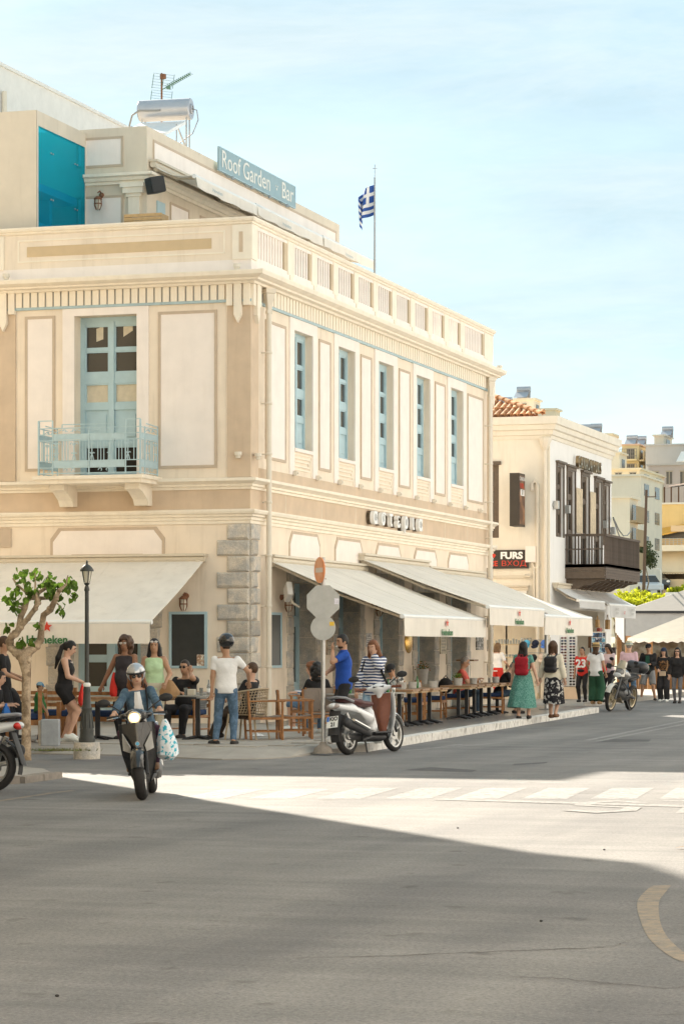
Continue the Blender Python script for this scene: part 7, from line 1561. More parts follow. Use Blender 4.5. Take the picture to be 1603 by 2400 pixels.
def scooter(name, label, loc, rz, body, inner, seatm, roll=0, plate=None, lamp=None, steer=0, front=True, dark=None, stand=True, fw=.105):
    T = thing(name, label, 'scooter', loc, rz); T.rotation_euler = (0, R(roll), R(rz)); dark = dark or m_plast
    wheel(T, -.72, .285, .125, m_metal); wheel(T, .74, .295, fw, m_metal)
    S_ = lambda: Sdf(); h = .013
    def sd(q, n, m, cl=None, par=None): return link(n, q.mesh(n, m, h, cl, 1), par or T)
    # front mudguard and fork
    q = MB(); q.sheet(lambda u, v: (lambda a, x: (x, .74+(.335-.045*abs(x/.075)**2.2)*math.cos(a), .295+(.335-.045*abs(x/.075)**2.2)*math.sin(a)))(R(18+150*u), (v-.5)*.15), 18, 8, .008); q.build('front_mudguard', body, T, smooth=60)
    q = MB()
    for s in (-1,1): q.tube([(s*.085,.72,.30),(s*.085,.62,.55)], .022, 8)
    q.tube([(0,.60,.60),(0,.44,.98)], .035, 8); q.build('fork', m_plast, T, smooth=50)
    # front shield
    def half(v): return .10+.115*math.sin(min(1, v*1.5)*1.57)-.015*max(0, v-.7)
    q = MB(); q.sheet(lambda u, v: ((2*u-1)*half(v), .455+.13*v-.05*v*v+(.115*math.sin(math.pi*(.25+.6*v)))*.5*(1+math.cos(math.pi*(2*u-1))), .20+.70*v), 20, 20, .012); q.build('front_shield', body, T, smooth=60)
    q = MB(); q.sheet(lambda u, v: ((2*u-1)*(.075-.02*v), .60+.05*v+.02*(1-(2*u-1)**2), .30+.16*v), 8, 4, .02); q.build('radiator_grille', m_black, T)
    for s in (-1,1):
        q = MB(); q.sheet(lambda u, v: (s*(.095+.085*u-.01*v), .600-.045*u+.035*v*(1-u)+.008, .56+.20*v*(.35+.65*u)+.03*u), 6, 5, .012); q.build('indicator', mat('indicator_lens', (.36,.35,.33), .12, .03, spec=.6), T, smooth=60)
    q = MB(); M_ = Matrix.Rotation(R(-90), 3, 'X'); q.lathe([(0,0),(.022,0),(.022,.008),(0,.01)], (0,.665,.66), 14, M_); em = q.build('round_emblem', mat('emblem_blue', (.10,.35,.55), .3), T); q = MB(); q.lathe([(.022,0),(.027,0),(.027,.011),(.022,.011)], (0,.665,.66), 14, M_, True); q.build('emblem_ring', m_chrome, em)
    q = MB(); q.sheet(lambda u, v: ((2*u-1)*(half(v)*(.96 if inner is not brown_pl else .62+.22*v)-.005), .395+.10*v-.03*v*v+.03*(2*u-1)**2-(.07*math.sin(math.pi*v)*.5*(1+math.cos(math.pi*(2*u-1))) if inner is brown_pl else 0), .30+.60*v), 14, 12, .012); q.build('inner_shield', inner, T, smooth=60)
    q = S_(); q.cap((0,.37,.42), (0,.44,.80), .075, .150, np.array((0,1,0)), .34, k=.05); sd(q, 'glove_box', inner) if inner is not brown_pl else None
    # floor, underside
    q = MB(); q.prism([(-.16,-.10),(.16,-.10),(.19,.15),(.17,.42),(-.17,.42),(-.19,.15)], .285, .315); q.build('floorboard', m_plast, T, bevel=.01)
    q = S_(); q.cap((0,.30,.23), (0,-.30,.25), .11, .12, np.array((0,0,1)), .55); sd(q, 'belly_pan', dark)
    # rear body
    q = S_(); q.cap((0,-.10,.54), (0,-.62,.68), .150, .145, np.array((0,0,1)), .70, k=.06); q.cap((0,-.62,.68), (0,-1.02,.745), .145, .070, np.array((0,0,1)), .62, k=.06); q.cap((0,-.03,.60), (0,.0,.38), .105, .11, np.array((0,1,0)), .6, k=.06)
    sd(q, 'rear_body', body, lambda X, D: np.maximum(D, np.interp(X[..., 1], [-1.1,-.75,-.45,-.25,-.1,.1], [.70,.655,.60,.50,.36,.30])-X[..., 2]))
    q = S_(); q.cap((0,.0,.60), (0,.04,.40), .115, .125, np.array((0,1,0)), .6); sd(q, 'seat_front_panel', body)
    q = S_(); q.cap((0,-.02,.745), (0,-.38,.760), .120, .150, np.array((0,0,1)), .42, k=.05); q.cap((0,-.38,.775), (0,-.74,.825), .150, .105, np.array((0,0,1)), .42, k=.05); sd(q, 'seat', seatm)
    q = MB(); q.tube([(.13,-.62,.79),(.135,-.85,.845),(.08,-1.02,.865),(-.08,-1.02,.865),(-.135,-.85,.845),(-.13,-.62,.79)], .020, 8); q.sheet(lambda u, v: (.12*(2*u-1)*(1-.3*v), -.80-.22*v, .845+.02*v), 6, 4, .018); q.build('grab_rail', mat('grab_grey', (.22,.22,.23), .4), T, smooth=60)
    q = S_(); q.ell((0,-1.02,.735), (.115,.05,.045)); tl = sd(q, 'tail_light', mat('tail_red', (.55,.03,.02), .15, .05) if body is not white_paint else mat('tail_clear', (.42,.36,.34), .15, .1))
    q = MB(); q.sheet(lambda u, v: ((2*u-1)*.095, -.98-.13*v+.02*(2*u-1)**2, .66-.36*v), 8, 6, .012); mg = q.build('rear_mudguard', m_plast, T, smooth=60)
    q = MB(); q.sheet(lambda u, v: ((v-.5)*.15, -.72-.335*math.cos(R(-15+75*u)), .285+.335*math.sin(R(-15+75*u))), 10, 4, .01); q.build('wheel_guard', m_plast, T, smooth=60)
    if plate:
        Mp = Matrix.Translation((0,-1.088,.50)) @ Matrix.Rotation(R(-20),4,'X'); q = MB(); q.box(-.095,.095,-.006,.0,-.09,.09,Mp); pl_ = q.build('number_plate', m_whitep, mg); q = MB(); q.box(-.093,-.055,-.009,-.006,.01,.085,Mp); q.build('blue_band', mat('plate_blue', (.03,.16,.60), .5), pl_)
        for s_, (x, z) in zip(plate, ((.022,.045),(.015,-.042))):
            me = text_mesh(s_, .085, .001, .003, 'plate_lettering', .95); me.materials.append(m_black); o = link('plate_lettering', me, pl_); o.matrix_local = Mp @ Matrix.Translation((x,-.009,z)) @ Matrix.Rotation(R(90),4,'X')
    # engine, exhaust, stands
    q = S_(); q.ell((-.10,-.55,.30), (.07,.30,.12)); q.cap((0,-.35,.28), (0,-.70,.285), .10, .07); sd(q, 'engine', m_eng)
    q = S_(); q.cap((.175,-.34,.30), (.19,-.98,.47), .065, .075, np.array((1,0,0)), .8); ex = sd(q, 'exhaust', m_plast); q = MB(); q.tube([(.235,-.42,.36),(.255,-.90,.50)], .03, 8); q.build('heat_shield', m_chrome if dark is m_plast else m_plast, ex, smooth=60)
    q = MB(); q.tube([(.10,-.1,.25),(.11,-.45,.20),(.16,-.5,.27)], .022, 6); q.build('exhaust_pipe', m_plast, T)
    for s in (-1,1): q = MB(); q.tube([(s*.08,-.30,.22),(s*.13,-.36 if stand else -.62,.01 if stand else .20)], .014, 6); q.build('stand_leg', m_plast, T)
    for s in (-1,1): q = MB(); q.tube([(s*.12,-.86,.62),(s*.14,-.74,.32)], .03, 8); q.build('shock_absorber', m_metal, T, smooth=60)
    # handlebar
    HB = bpy.data.objects.new('handlebar', None); COL.objects.link(HB); HB.parent = T; HB.location = (0,.46,0); HB.rotation_euler = (0,0,R(steer))
    def hsd(q, n, m): return link(n, q.mesh(n, m, h, None, 1), HB)
    q = S_(); q.ell((0,.03,.985), (.13,.105,.085)); q.cap((-.16,-.01,.99), (.16,-.01,.99), .035, .035, k=.04); q.cap((0,.0,.98), (0,.02,.86), .06, .05, k=.04); hsd(q, 'handlebar_cover', body)
    q = MB(); q.sheet(lambda u, v: (.085*(2*u-1), -.075+.07*v, 1.01+.055*v-.01*(2*u-1)**2), 8, 4, .01); q.build('instrument_dial', mat('dial', (.05,.05,.055), .15, .2, 12, spec=.6), HB)
    if lamp: q = S_(); q.ell((0,.115,.965), (.070,.05,.060)); hsd(q, 'headlight', lamp); q = MB(); q.lathe([(.064,0),(.082,0),(.078,.012),(.064,.012)], (0,.118,.965), 20, Matrix.Rotation(R(-90),3,'X'), True); q.build('lamp_ring', m_chrome, HB, smooth=50)
    for s in (-1,1):
        q = MB(); q.tube([(s*.20,-.03,.99),(s*.35,-.07,.985)], .021, 8); q.tube([(s*.345,-.07,.985),(s*.36,-.072,.985)], .024, 8); q.build('grip', m_black if inner is not brown_pl else inner, HB, smooth=50)
        q = MB(); q.tube([(s*.21,.01,.98),(s*.27,.03,.975),(s*.35,.01,.965)], .008, 5); q.build('brake_lever', m_chrome, HB)
        q = MB(); q.tube([(s*.16,.03,1.04),(s*.24,.02,1.10),(s*.325,.0,1.15)], .008, 6); st = q.build('mirror', m_black, HB); q = S_(); q.ell((s*.375,.0,1.165), (.088,.024,.052)); o = hsd(q, 'mirror_head', m_black); o.parent = st
    return T
white_paint = paint('pearl_white', (.70,.71,.72)); brown_pl = mat('brown_leatherette', (.175,.060,.034), .5, .1, 12, .1, 50); black_paint = paint('gloss_black', (.012,.012,.013))
# parked scooter at the corner
pr_, pf_ = Vector((5.35,-10.88,0)), Vector((5.66,-9.45,0)); mid = pr_.lerp(pf_, .5); rz_ = math.degrees(math.atan2(-(pf_-pr_).x, (pf_-pr_).y))
scooter('parked_scooter', 'white scooter with brown seat and panels parked at the kerb by the sign post', (mid.x,mid.y,0), rz_, white_paint, brown_pl, mat('brown_seat', (.085,.030,.028), .5, .1, 8), roll=-7, plate=('KIO','21'), steer=20)
# white scooter cut by the left edge
f_ = Vector((-math.sin(R(99)), math.cos(R(99)), 0)); c_ = gnd(-22, 1858)
wp2 = paint('old_white', (.62,.63,.63)); ws = scooter('white_scooter', 'white scooter with a dark seat cut off by the left edge', tuple(Vector((c_.x,c_.y,0))+f_*.72), 99, wp2, wp2, mat('dark_seat', (.055,.056,.06), .55, .1), roll=4)
# ridden scooter
m_head = mat('lit_headlamp', (1.0,.70,.30), .3, 0, emit=.42)
cw = gnd(335, 1876); RZ = 197; fdir = Vector((-math.sin(R(RZ)), math.cos(R(RZ)), 0)); KS = .90; rl = Vector((cw.x,cw.y,0))-fdir*.74*KS
scooter('ridden_scooter', 'black scooter with its headlight on ridden towards the crossing', tuple(rl), RZ, black_paint, m_plast, mat('dark_seat', (.05,.05,.055)), roll=6, lamp=m_head, steer=-6, stand=False, fw=.135)
pat = cloth('cyan_spots', (.74,.78,.82), (.04,.42,.56), 24, mix=(.54,.57))
def exR(c):
    x_helmet(c, paint('silver_helmet', (.42,.44,.46), .5), m_black, up=0, back=.01); x_shades(c)
    P, U, F, R_ = c['P'], c['U'], c['F'], c['R']
    q = MB(); q.sheet(lambda u, v: P+U*(.47-.42*v)+F*(.135+.035*math.sin(3.0*v)-.02*abs(2*u-1))+R_*(u-.5)*(.07+.10*v), 6, 8, .012); c['cmb'](q, 'white_shirt_front', white)
    q = MB(); bag(q, (-.345,.40,.97), .125, .50, .10, 12); c['cmb'](q, 'spotted_bag', pat)
    q = MB(); [q.tube([c['hd'](s*.085,.01,-.05), c['hd'](s*.07,.05,-.12), c['hd'](s*.05,.07,-.14)], .008, 5) for s in (-1,1)]; c['cmb'](q, 'chin_strap', m_black)
    q = MB(); q.tube([c['hd'](-.1,.03,-.11), P+U*.36+F*.16-R_*.12, P+U*.12+F*.17-R_*.10], .011, 5); c['cmb'](q, 'bag_strap', black)
SR = 1.60/1.71; k_ = 1/SR
ri = person('woman in a silver helmet and denim jacket riding the black scooter with a spotted bag', tuple(rl), RZ, 1.60, dict(pel=(0,-.20*k_,.835*k_), lean=6, LH=(-.30*k_,.37*k_,.985*k_), RH=(.30*k_,.37*k_,.985*k_), LE=(-.5,-.5,-.9), RE=(.5,-.5,-.9), LF=(-.15*k_,.20*k_,.40*k_), RF=(.15*k_,.20*k_,.40*k_), LK=(-.35,1,.3), RK=(.35,1,.3), pitch=-8, curl=.9, yaw=6), 'fair', True, 1.08,
    [('top', cloth('denim_jacket', (.055,.10,.15), (.085,.14,.19), 16), dict(sleeve=1.95, i=.016, hem=-.06, name='denim_jacket')), ('legs', cloth('plum_trousers', (.05,.02,.04)), dict(i=.014)), ('shoes', cloth('brown_shoe', (.16,.09,.05)))], ('long','auburn',.10), extras=exR, res=.0105)
ri.rotation_euler = (0, R(6), R(RZ)); ri.scale = (KS,)*3; bpy.data.objects['ridden_scooter'].scale = (KS,)*3
# adventure motorcycle
def motorcycle(label, loc, rz, roll):
    T = thing('motorcycle', label, 'motorcycle', loc, rz); T.rotation_euler = (0, R(roll), R(rz)); gold = mat('dusty_rim', (.45,.38,.26), .4, .1, metal=.6); wp = paint('dusty_white', (.62,.58,.50)); h = .014
    wheel(T, .76, .335, .095, gold, wire=True); wheel(T, -.70, .325, .14, gold, wire=True)
    sd = lambda q, n, m, cl=None: link(n, q.mesh(n, m, h, cl, 1), T)
    q = MB(); q.sheet(lambda u, v: (lambda a, x: (x, .76+(.39-.03*abs(x/.08)**2)*math.cos(a), .335+(.39-.03*abs(x/.08)**2)*math.sin(a)))(R(25+110*u), (v-.5)*.14), 14, 6, .008); q.build('front_mudguard', wp, T, smooth=60)
    for s in (-1,1): q = MB(); q.tube([(s*.10,.76,.335),(s*.10,.60,.70),(s*.09,.42,1.05)], [.028,.026,.022], 8); q.build('fork_leg', m_eng, T, smooth=60)
    q = Sdf(); q.cap((0,.42,.98), (0,.18,.92), .13, .16); q.ell((0,.10,.92), (.17,.24,.14)); sd(q, 'fuel_tank', paint('dusty_grey', (.16,.155,.145)))
    q = MB(); q.sheet(lambda u, v: ((2*u-1)*(.15-.05*v), .56-.22*v-.09*(2*u-1)**2, .90+.36*v), 10, 8, .012); q.build('fairing', wp, T, smooth=60)
    q = MB(); q.sheet(lambda u, v: ((2*u-1)*(.12-.05*v), .50-.16*v-.06*(2*u-1)**2, 1.10+.20*v), 8, 5, .006); q.build('windscreen', mat('smoky_screen', (.34,.29,.20), .15, .05, spec=.6), T, smooth=60)
    q = Sdf(); q.ell((-.0,.575,.93), (.11,.04,.065)); sd(q, 'headlight', mat('clear_lens', (.62,.62,.60), .12))
    q = Sdf(); q.cap((0,.25,.45), (0,-.18,.42), .17, .16); q.ell((0,.30,.62), (.20,.12,.12)); q.cap((0,.1,.62),(0,.02,.80), .10, .1); sd(q, 'engine', m_eng)
    q = MB(); q.sheet(lambda u, v: ((2*u-1)*.14, .42-.22*v, .34-.12*math.sin(v*2)), 8, 6, .01); [q.box(-.11,.11,.36-.05*k,.37-.05*k,.36-.04*k,.38-.04*k) for k in range(4)]; q.build('skid_plate', mat('dusty_alloy', (.34,.28,.20), .5, .15, metal=.5), T)
    q = MB()
    for s in (-1,1): q.tube([(s*.10,.40,.80),(s*.25,.36,.62),(s*.25,.18,.46),(s*.10,.05,.40)], .016, 6)
    q.build('crash_bar', m_plast, T, smooth=60)
    q = Sdf(); q.cap((0,-.02,.86), (0,-.62,.90), .13, .12, np.array((0,0,1)), .5); sd(q, 'seat', m_plast)
    q = Sdf(); q.cap((0,-.35,.80), (0,-.90,.86), .11, .07, np.array((0,0,1)), .7); sd(q, 'tail', m_plast)
    q = Sdf()
    for sx in (-1,1): q.cap((sx*.15,-.70,1.12), (sx*.15,-.95,1.12), .13, .12, k=.05)
    q.cap((-.15,-.80,1.12), (.15,-.80,1.12), .15, .15, k=.08); sd(q, 'top_case', mat('black_case', (.035,.034,.034), .35, .08)); q = MB(); q.box(-.2,.2,-.9,-.6,.95,.98); q.build('rack', m_metal, T)
    q = Sdf(); q.cap((.20,-.30,.55), (.24,-.85,.72), .06, .075); sd(q, 'exhaust', m_eng)
    q = MB(); q.tube([(.09,-.2,.42),(.09,-.70,.325)], .03, 6); q.tube([(-.09,-.2,.42),(-.09,-.70,.325)], .03, 6); q.tube([(-.1,-.05,.32),(-.24,-.12,.02)], .014, 6); q.tube([(.12,-.15,.36),(.26,-.15,.36)], .016, 6); q.tube([(-.12,-.15,.36),(-.26,-.15,.36)], .016, 6); q.build('swingarm', m_eng, T)
    q = MB(); q.tube([(-.40,.22,1.10),(-.18,.36,1.12),(.18,.36,1.12),(.40,.22,1.10)], .014, 8); hb = q.build('handlebar', m_black, T, smooth=60)
    for s in (-1,1):
        q = MB(); q.tube([(s*.28,.29,1.11),(s*.41,.215,1.10)], .02, 8); q.build('grip', m_black, hb); q = MB(); q.sheet(lambda u, v: (s*(.27+.17*u), .38-.12*u, 1.17-.13*v), 5, 3, .012); q.build('hand_guard', m_plast, hb)
        q = MB(); q.tube([(s*.22,.30,1.12),(s*.30,.26,1.26)], .007, 5); st = q.build('mirror', m_black, hb); q = MB(); q.ell((s*.33,.26,1.29), (.065,.02,.045), 10, 6); q.build('mirror_head', m_black, st)
    return T
c_ = gnd(1428, 1668); f_ = Vector((-math.sin(R(171)), math.cos(R(171)), 0)); mo = motorcycle('dusty white adventure motorcycle with a black top case parked at the end of the kerb', tuple(Vector((c_.x,c_.y,0))-f_*.76), 171, -9)
# ================================================================ CAFE FURNITURE
m_tw = mat('table_wood', (.33,.19,.10), .5, .15, 6, .08, 60, col2=(.25,.14,.07)); m_edge = mat('pale_table_edge', (.52,.36,.20), .6, .1, 8); m_cush = mat('navy_cushion', (.022,.045,.115), .9, .1, 10, .2, 60); m_canv = mat('taupe_canvas', (.25,.205,.17), .9, .08, 8, .15, 80); m_beige = mat('beige_resin', (.42,.33,.22), .6, .05); m_tt = mat('grey_table_top', (.30,.29,.26), .4, .08)
def square_table(top=.66, h=.70, tm=None, rnd=False):
    T = thing('cafe_table', '-', 'table')
    q = MB()
    if rnd: q.lathe([(0,h-.02),(top/2,h-.02),(top/2,h),(0,h)], (0,0,0), 24)
    else: q.box(-top/2,top/2,-top/2,top/2,h-.035,h)
    q.build('table_top', tm or m_tw, T, bevel=.004)
    if not rnd: q = MB(); q.box(-top/2+.03,top/2-.03,-top/2+.03,top/2-.03,h-.07,h-.036); q.build('apron', m_edge, T)
    q = MB(); q.box(-.035,.035,-.035,.035,.04,h-.05); q.build('post', m_black, T)
    for k in range(4):
        w = R(45+90*k); q = MB(); q.tube([(0,0,.06),(.15*math.cos(w),.15*math.sin(w),.045),(.30*math.cos(w),.30*math.sin(w),.018)], [.028,.024,.018], 6); q.build('foot', m_black, T)
    return T
def armchair(seat, name, wood=m_wood, back='canvas'):
    T = thing(name, '-', 'chair')
    for x in (-.27,.27):
        for y, z in ((.25,.62),(-.25,.80)):
            q = MB(); q.tube([(x,y,0),(x,y-(.05 if y < 0 else 0),z)], .021, 6); q.build('leg', wood, T)
        q = MB(); q.box(x-.028,x+.028,-.30,.29,.62,.645); q.build('armrest', wood, T, bevel=.006)
        q = MB(); q.box(x-.012,x+.012,-.25,.25,.34,.38); q.box(x-.010,x+.010,-.25,.25,.14,.165); q.build('side_rail', wood, T)
    q = MB(); q.box(-.26,.26,.24,.265,.33,.38); q.box(-.26,.26,-.265,-.24,.33,.38); q.build('cross_rail', wood, T)
    if back == 'canvas':
        q = MB(); q.sheet(lambda u, v: (-.25+.50*u, -.25+.5*v, .405-.03*math.sin(math.pi*v)), 6, 6, .012); q.build('seat', m_canv, T)
        for s in (0, 1): q = MB(); q.sheet(lambda u, v: (-.25+.255*s+.24*u, -.27-.06*v, .43+.36*v), 4, 4, .012); q.build('backrest', m_canv, T)
    else:
        q = MB(); q.box(-.25,.25,-.24,.25,.385,.47); q.build('seat_cushion', seat, T, bevel=.02)
        for k in range(3): q = MB(); q.box(-.26,.26,-.30-.01*k,-.28-.01*k,.50+.10*k,.56+.10*k); q.build('back_slat', wood, T)
        q = MB(); q.box(-.22,.22,-.27,-.20,.48,.78,Matrix.Rotation(R(6),4,'X')); q.build('back_cushion', stripes('pillow_stripes', (.60,.58,.54), (.35,.35,.34), .03), T, bevel=.02)
    return T
def place(tr, first, loc, rz, label, group):
    if first:
        o = tr[0]; o.location = loc; o.rotation_euler = (0,0,R(rz)); o['label'] = label; o['group'] = group; return o
    return dup(tr, loc, rz, label, group)
KA = math.degrees(math.atan2(-KD.x, KD.y))
tab = tree_of(square_table()); GT = 'square wooden tables in a row along the kerb'
tp_ = [(3.32,-1.0),(3.29,-.2),(3.27,.62),(3.25,1.38),(3.02,4.5),(2.92,5.55),(2.84,6.5),(2.78,7.35),(2.72,8.3),(2.66,9.3)]
nm_ = ['nearest square wooden table in the row along the kerb','second square wooden table from the striped jumper','square wooden table with the green beer bottle','square wooden table before the gap in the row','square wooden table holding the grey flower pot','square wooden table just beyond the flower pot','square wooden table in front of the coral shirt','square wooden table beside the man in the coral shirt','square wooden table before the man in the black cap','last square wooden table, under the man in the black cap']
for i, (x, y) in enumerate(tp_): place(tab, i == 0, (x, y, ZP), KA, nm_[i], GT)
place(tab, False, (1.1,12.6,ZP), KA, 'square wooden table standing alone near the teal dress', GT)
ac = tree_of(armchair(m_cush, 'cushioned_armchair', m_wood, 'cushion'))
cl2 = ['wooden armchair with navy cushion behind the nearest table','wooden armchair with navy cushion beyond the green bottle','wooden armchair with navy cushion in the gap between tables','wooden armchair with navy cushion left of the flower pot','wooden armchair with navy cushion right of the flower pot','wooden armchair with navy cushion under the coral shirt','wooden armchair with navy cushion under the man in the black cap']
for i, (x, y) in enumerate([(2.55,-.1),(2.50,1.0),(2.50,2.5),(2.42,3.35),(2.28,5.1),(2.12,7.75),(2.55,9.25)]): place(ac, i == 0, (x, y, ZP), -90+KA if i < 5 else -80, cl2[i], 'cushioned wooden armchairs along the street wall')
dc = tree_of(armchair(None, 'director_chair', m_wood, 'canvas'))
for i, (x, y, r_, lb) in enumerate([(3.30,-8.75,-62,'wooden canvas armchair nearest the woven chair'),(3.62,-8.1,-70,'empty wooden canvas armchair in front of the downpipe'),(3.75,-7.1,-150,'wooden canvas armchair seen from behind beside the sign post'),(2.6,-4.1,150,'wooden canvas armchair by the first door'),(3.05,-5.2,30,'wooden canvas armchair under the woman with dark curls')]): place(dc, i == 0, (x, y, ZP), r_, lb, 'wooden canvas armchairs at the corner')
# woven chair
WV = thing('woven_chair', 'beige openwork plastic chair at the corner table', 'chair', (3.02,-8.75,ZP), 82)
q = MB(); q.sheet(lambda u, v: (-.23+.46*u, -.24+.46*v, .43-.03*math.sin(math.pi*u)), 8, 8, .015); q.build('seat', m_beige, WV)
q = MB(); sh_ = lambda u, z: (.29*math.sin((u-.5)*4.0), -.03-.27*math.cos((u-.5)*4.0)-.10*(z-.43), z+.06*math.cos((u-.5)*4.0)*(z-.43)*2)
for k in range(8):
    z = .46+.042*k; q.tube([sh_(u/14, z) for u in range(15)], .007, 4)
for k in range(22): u0 = k/22; q.tube([sh_(u0, .44), sh_(min(1,u0+.03), .55), sh_(u0, .66), sh_(min(1,u0+.03), .77)], .007, 4)
q.tube([sh_(u/14, .79) for u in range(15)], .016, 6); q.build('backrest', m_beige, WV)
for x, y in ((-.22,.22),(.22,.22),(-.20,-.22),(.20,-.22)): q = MB(); q.tube([(x,y,.43),(x*1.18,y*1.25,0)], [.020,.014], 6); q.build('leg', m_beige, WV)
# round tables
rt = tree_of(square_table(.68, .72, m_tt, True)); place(rt, True, (2.25,-8.95,ZP), 10, 'round grey table in front of the man with the hand at his ear', 'round cafe tables')
place(rt, False, (4.1,-6.9,ZP), 40, 'round grey table behind the sign post', 'round cafe tables'); place(rt, False, (4.35,-5.4,ZP), 40, 'round grey table with bottles behind the parked scooter', 'round cafe tables')
# benches under the side street awning
def bench(label, loc, rz, L_=1.5):
    T = thing('cushioned_bench', label, 'bench', loc, rz, 'cushioned benches under the side street awning')
    for x in (-L_/2,L_/2):
        for y in (-.25,.25): q = MB(); q.box(x-.03,x+.03,y-.03,y+.03,0,.60 if y > 0 else .82); q.build('leg', m_wood, T)
    q = MB(); q.box(-L_/2,L_/2,-.24,.24,.28,.36); q.build('seat_frame', m_wood, T); q = MB(); q.box(-L_/2+.03,L_/2-.03,-.22,.24,.362,.46); q.build('seat_cushion', m_cush, T, bevel=.02)
    for k in range(3): q = MB(); q.box(-L_/2,L_/2,-.27,-.245,.50+.1*k,.56+.1*k); q.build('back_slat', m_wood, T)
    return T
bench('wooden bench with navy cushion behind the woman in shorts', (.55,-8.6,ZP), 180, 1.5); bench('wooden bench with navy cushion behind the toddler', (-.9,-8.2,ZP), 180, 1.2); bench('wooden bench with navy cushion under the seated boys', (-.1,-10.35,ZP), 110, 1.3)
place(tab, False, (.75,-9.5,ZP), 10, 'square wooden table behind the lamp post', 'square wooden tables under the side street awning'); place(tab, False, (-.9,-9.2,ZP), 10, 'square wooden table hidden behind the tree trunk', 'square wooden tables under the side street awning')
bt = tree_of(armchair(m_cush, 'cushioned_armchair', m_wood, 'cushion')); place(bt, True, (1.72,-8.05,ZP), 172, 'wooden armchair with navy cushion under the man with the hand at his ear', 'cushioned wooden armchairs at the corner')
cr_ = MB(); cr_.sheet(lambda u, v: (-.4+.8*u, .02*math.sin(u*30)*math.sin(v*30), .45+.4*v), 12, 6, .01)
# table things
m_pot = mat('concrete_pot', (.40,.38,.35), .85, .1, 10); m_bot = mat('green_bottle_glass', (.012,.12,.02), .08, .05, spec=.6); m_clr = mat('clear_glass', (.50,.52,.50), .06, .05, spec=.6)
m_clr.node_tree.nodes['Principled BSDF'].inputs['Transmission Weight'].default_value = .7
def bottle(x, y, z, label, m=None, hh=.23):
    q = MB(); q.lathe([(.0,0),(.030,0),(.031,hh*.55),(.025,hh*.66),(.012,hh*.78),(.012,hh*.97),(.014,hh),(0,hh)], (0,0,0), 12); o = q.build('bottle', m or m_bot, smooth=50, loc=(x,y,z)); tag(o, label, 'bottle')
    q = MB(); q.lathe([(.0315,hh*.2),(.0318,hh*.2),(.0318,hh*.45),(.0315,hh*.45)], (0,0,0), 12); q.build('bottle_label', m_green if m is None else m_whitep, o)
    return o
def glass(x, y, z, label, hh=.12, m=None): q = MB(); q.lathe([(0,0),(.026,0),(.033,hh),(.030,hh),(.024,.012),(0,.012)], (0,0,0), 12); tag(q.build('drinking_glass', m or m_clr, smooth=50, loc=(x,y,z)), label, 'glass')
def pot(x, y, z, label, r=.075, hh=.12): q = MB(); q.lathe([(0,0),(r*.85,0),(r,hh),(r*.88,hh),(r*.8,.015),(0,.015)], (0,0,0), 16); return tag(q.build('table_pot', m_pot, smooth=50, loc=(x,y,z)), label, 'pot')
TZ = ZP+.702
bottle(3.22,.60,TZ,'green beer bottle on the table beyond the striped jumper')
for (x, y, lb) in ((3.30,-.75,'grey cutlery pot on the nearest kerbside table'),(3.28,.05,'grey cutlery pot left of the green bottle'),(3.30,1.45,'grey cutlery pot right of the green bottle'),(2.80,6.6,'grey cutlery pot in front of the coral shirt'),(2.7,9.0,'grey cutlery pot before the man in the black cap')): pot(x, y, TZ, lb, .085, .13)
fp = pot(3.02,4.45,TZ,'grey pot with a small herb on the kerbside table', .10, .15)
q = MB(); rr = np.random.default_rng(3)
for _ in range(120): d = unit(rr.normal(0,1,3)+np.array((0,0,1.2))); p = d*rr.uniform(.03,.13); a = unit(rr.normal(0,1,3))*.014; b = np.cross(a, unit(rr.normal(0,1,3))); q.add([p-a+(0,0,.15), p+b+(0,0,.15), p+a+(0,0,.15), p-b+(0,0,.15)], [(0,1,2,3)])
q.build('herb_leaves', m_leaf, fp)
q = MB(); q.lathe([(0,0),(.11,0),(.15,.36),(.13,.36),(.10,.02),(0,.02)], (0,0,0), 16); pp = tag(q.build('planter', m_pot, smooth=50, loc=(1.0,12.6-.6,ZP+.48)), 'stone planter with orange flowers on the sill of the fourth door', 'planter'); pp.location = (.30,11.5,ZP+.62)
q = MB(); q.box(-.02,.55,11.2,11.8,ZP,ZP+.62); tag(q.build('plinth', m_stone), 'low stone plinth under the planter with orange flowers', 'plinth')
q = MB(); q2 = MB()
for _ in range(160): d = unit(rr.normal(0,1,3)+np.array((0,0,.9))); p = d*rr.uniform(.05,.2)+(0,0,.36); a = unit(rr.normal(0,1,3))*.018; b = np.cross(a, unit(rr.normal(0,1,3))); (q if rr.random() < .75 else q2).add([p-a, p+b, p+a, p-b], [(0,1,2,3)])
q.build('flower_leaves', m_leaf, pp); q2.build('flowers', mat('orange_petals', (.70,.16,.02), .7, .1), pp)
ZR = ZP+.722
for (x, y, lb) in ((4.12,-6.75,'green beer bottle left of the sign post pole'),(4.35,-5.3,'green beer bottle right of the sign post pole')): bottle(x, y, ZR, lb)
bottle(4.52,-5.55,ZR,'clear water bottle behind the parked scooter', m_clr, .27); bottle(2.45,-9.0,ZR,'clear water bottle on the round table by the wall', m_clr, .25)
for (x, y, lb) in ((4.2,-5.6,'left tumbler on the round table behind the parked scooter'),(4.28,-5.2,'right tumbler on the round table behind the parked scooter'),(2.1,-9.1,'left tumbler on the round table by the wall'),(2.38,-9.15,'right tumbler on the round table by the wall')): glass(x, y, ZR, lb)
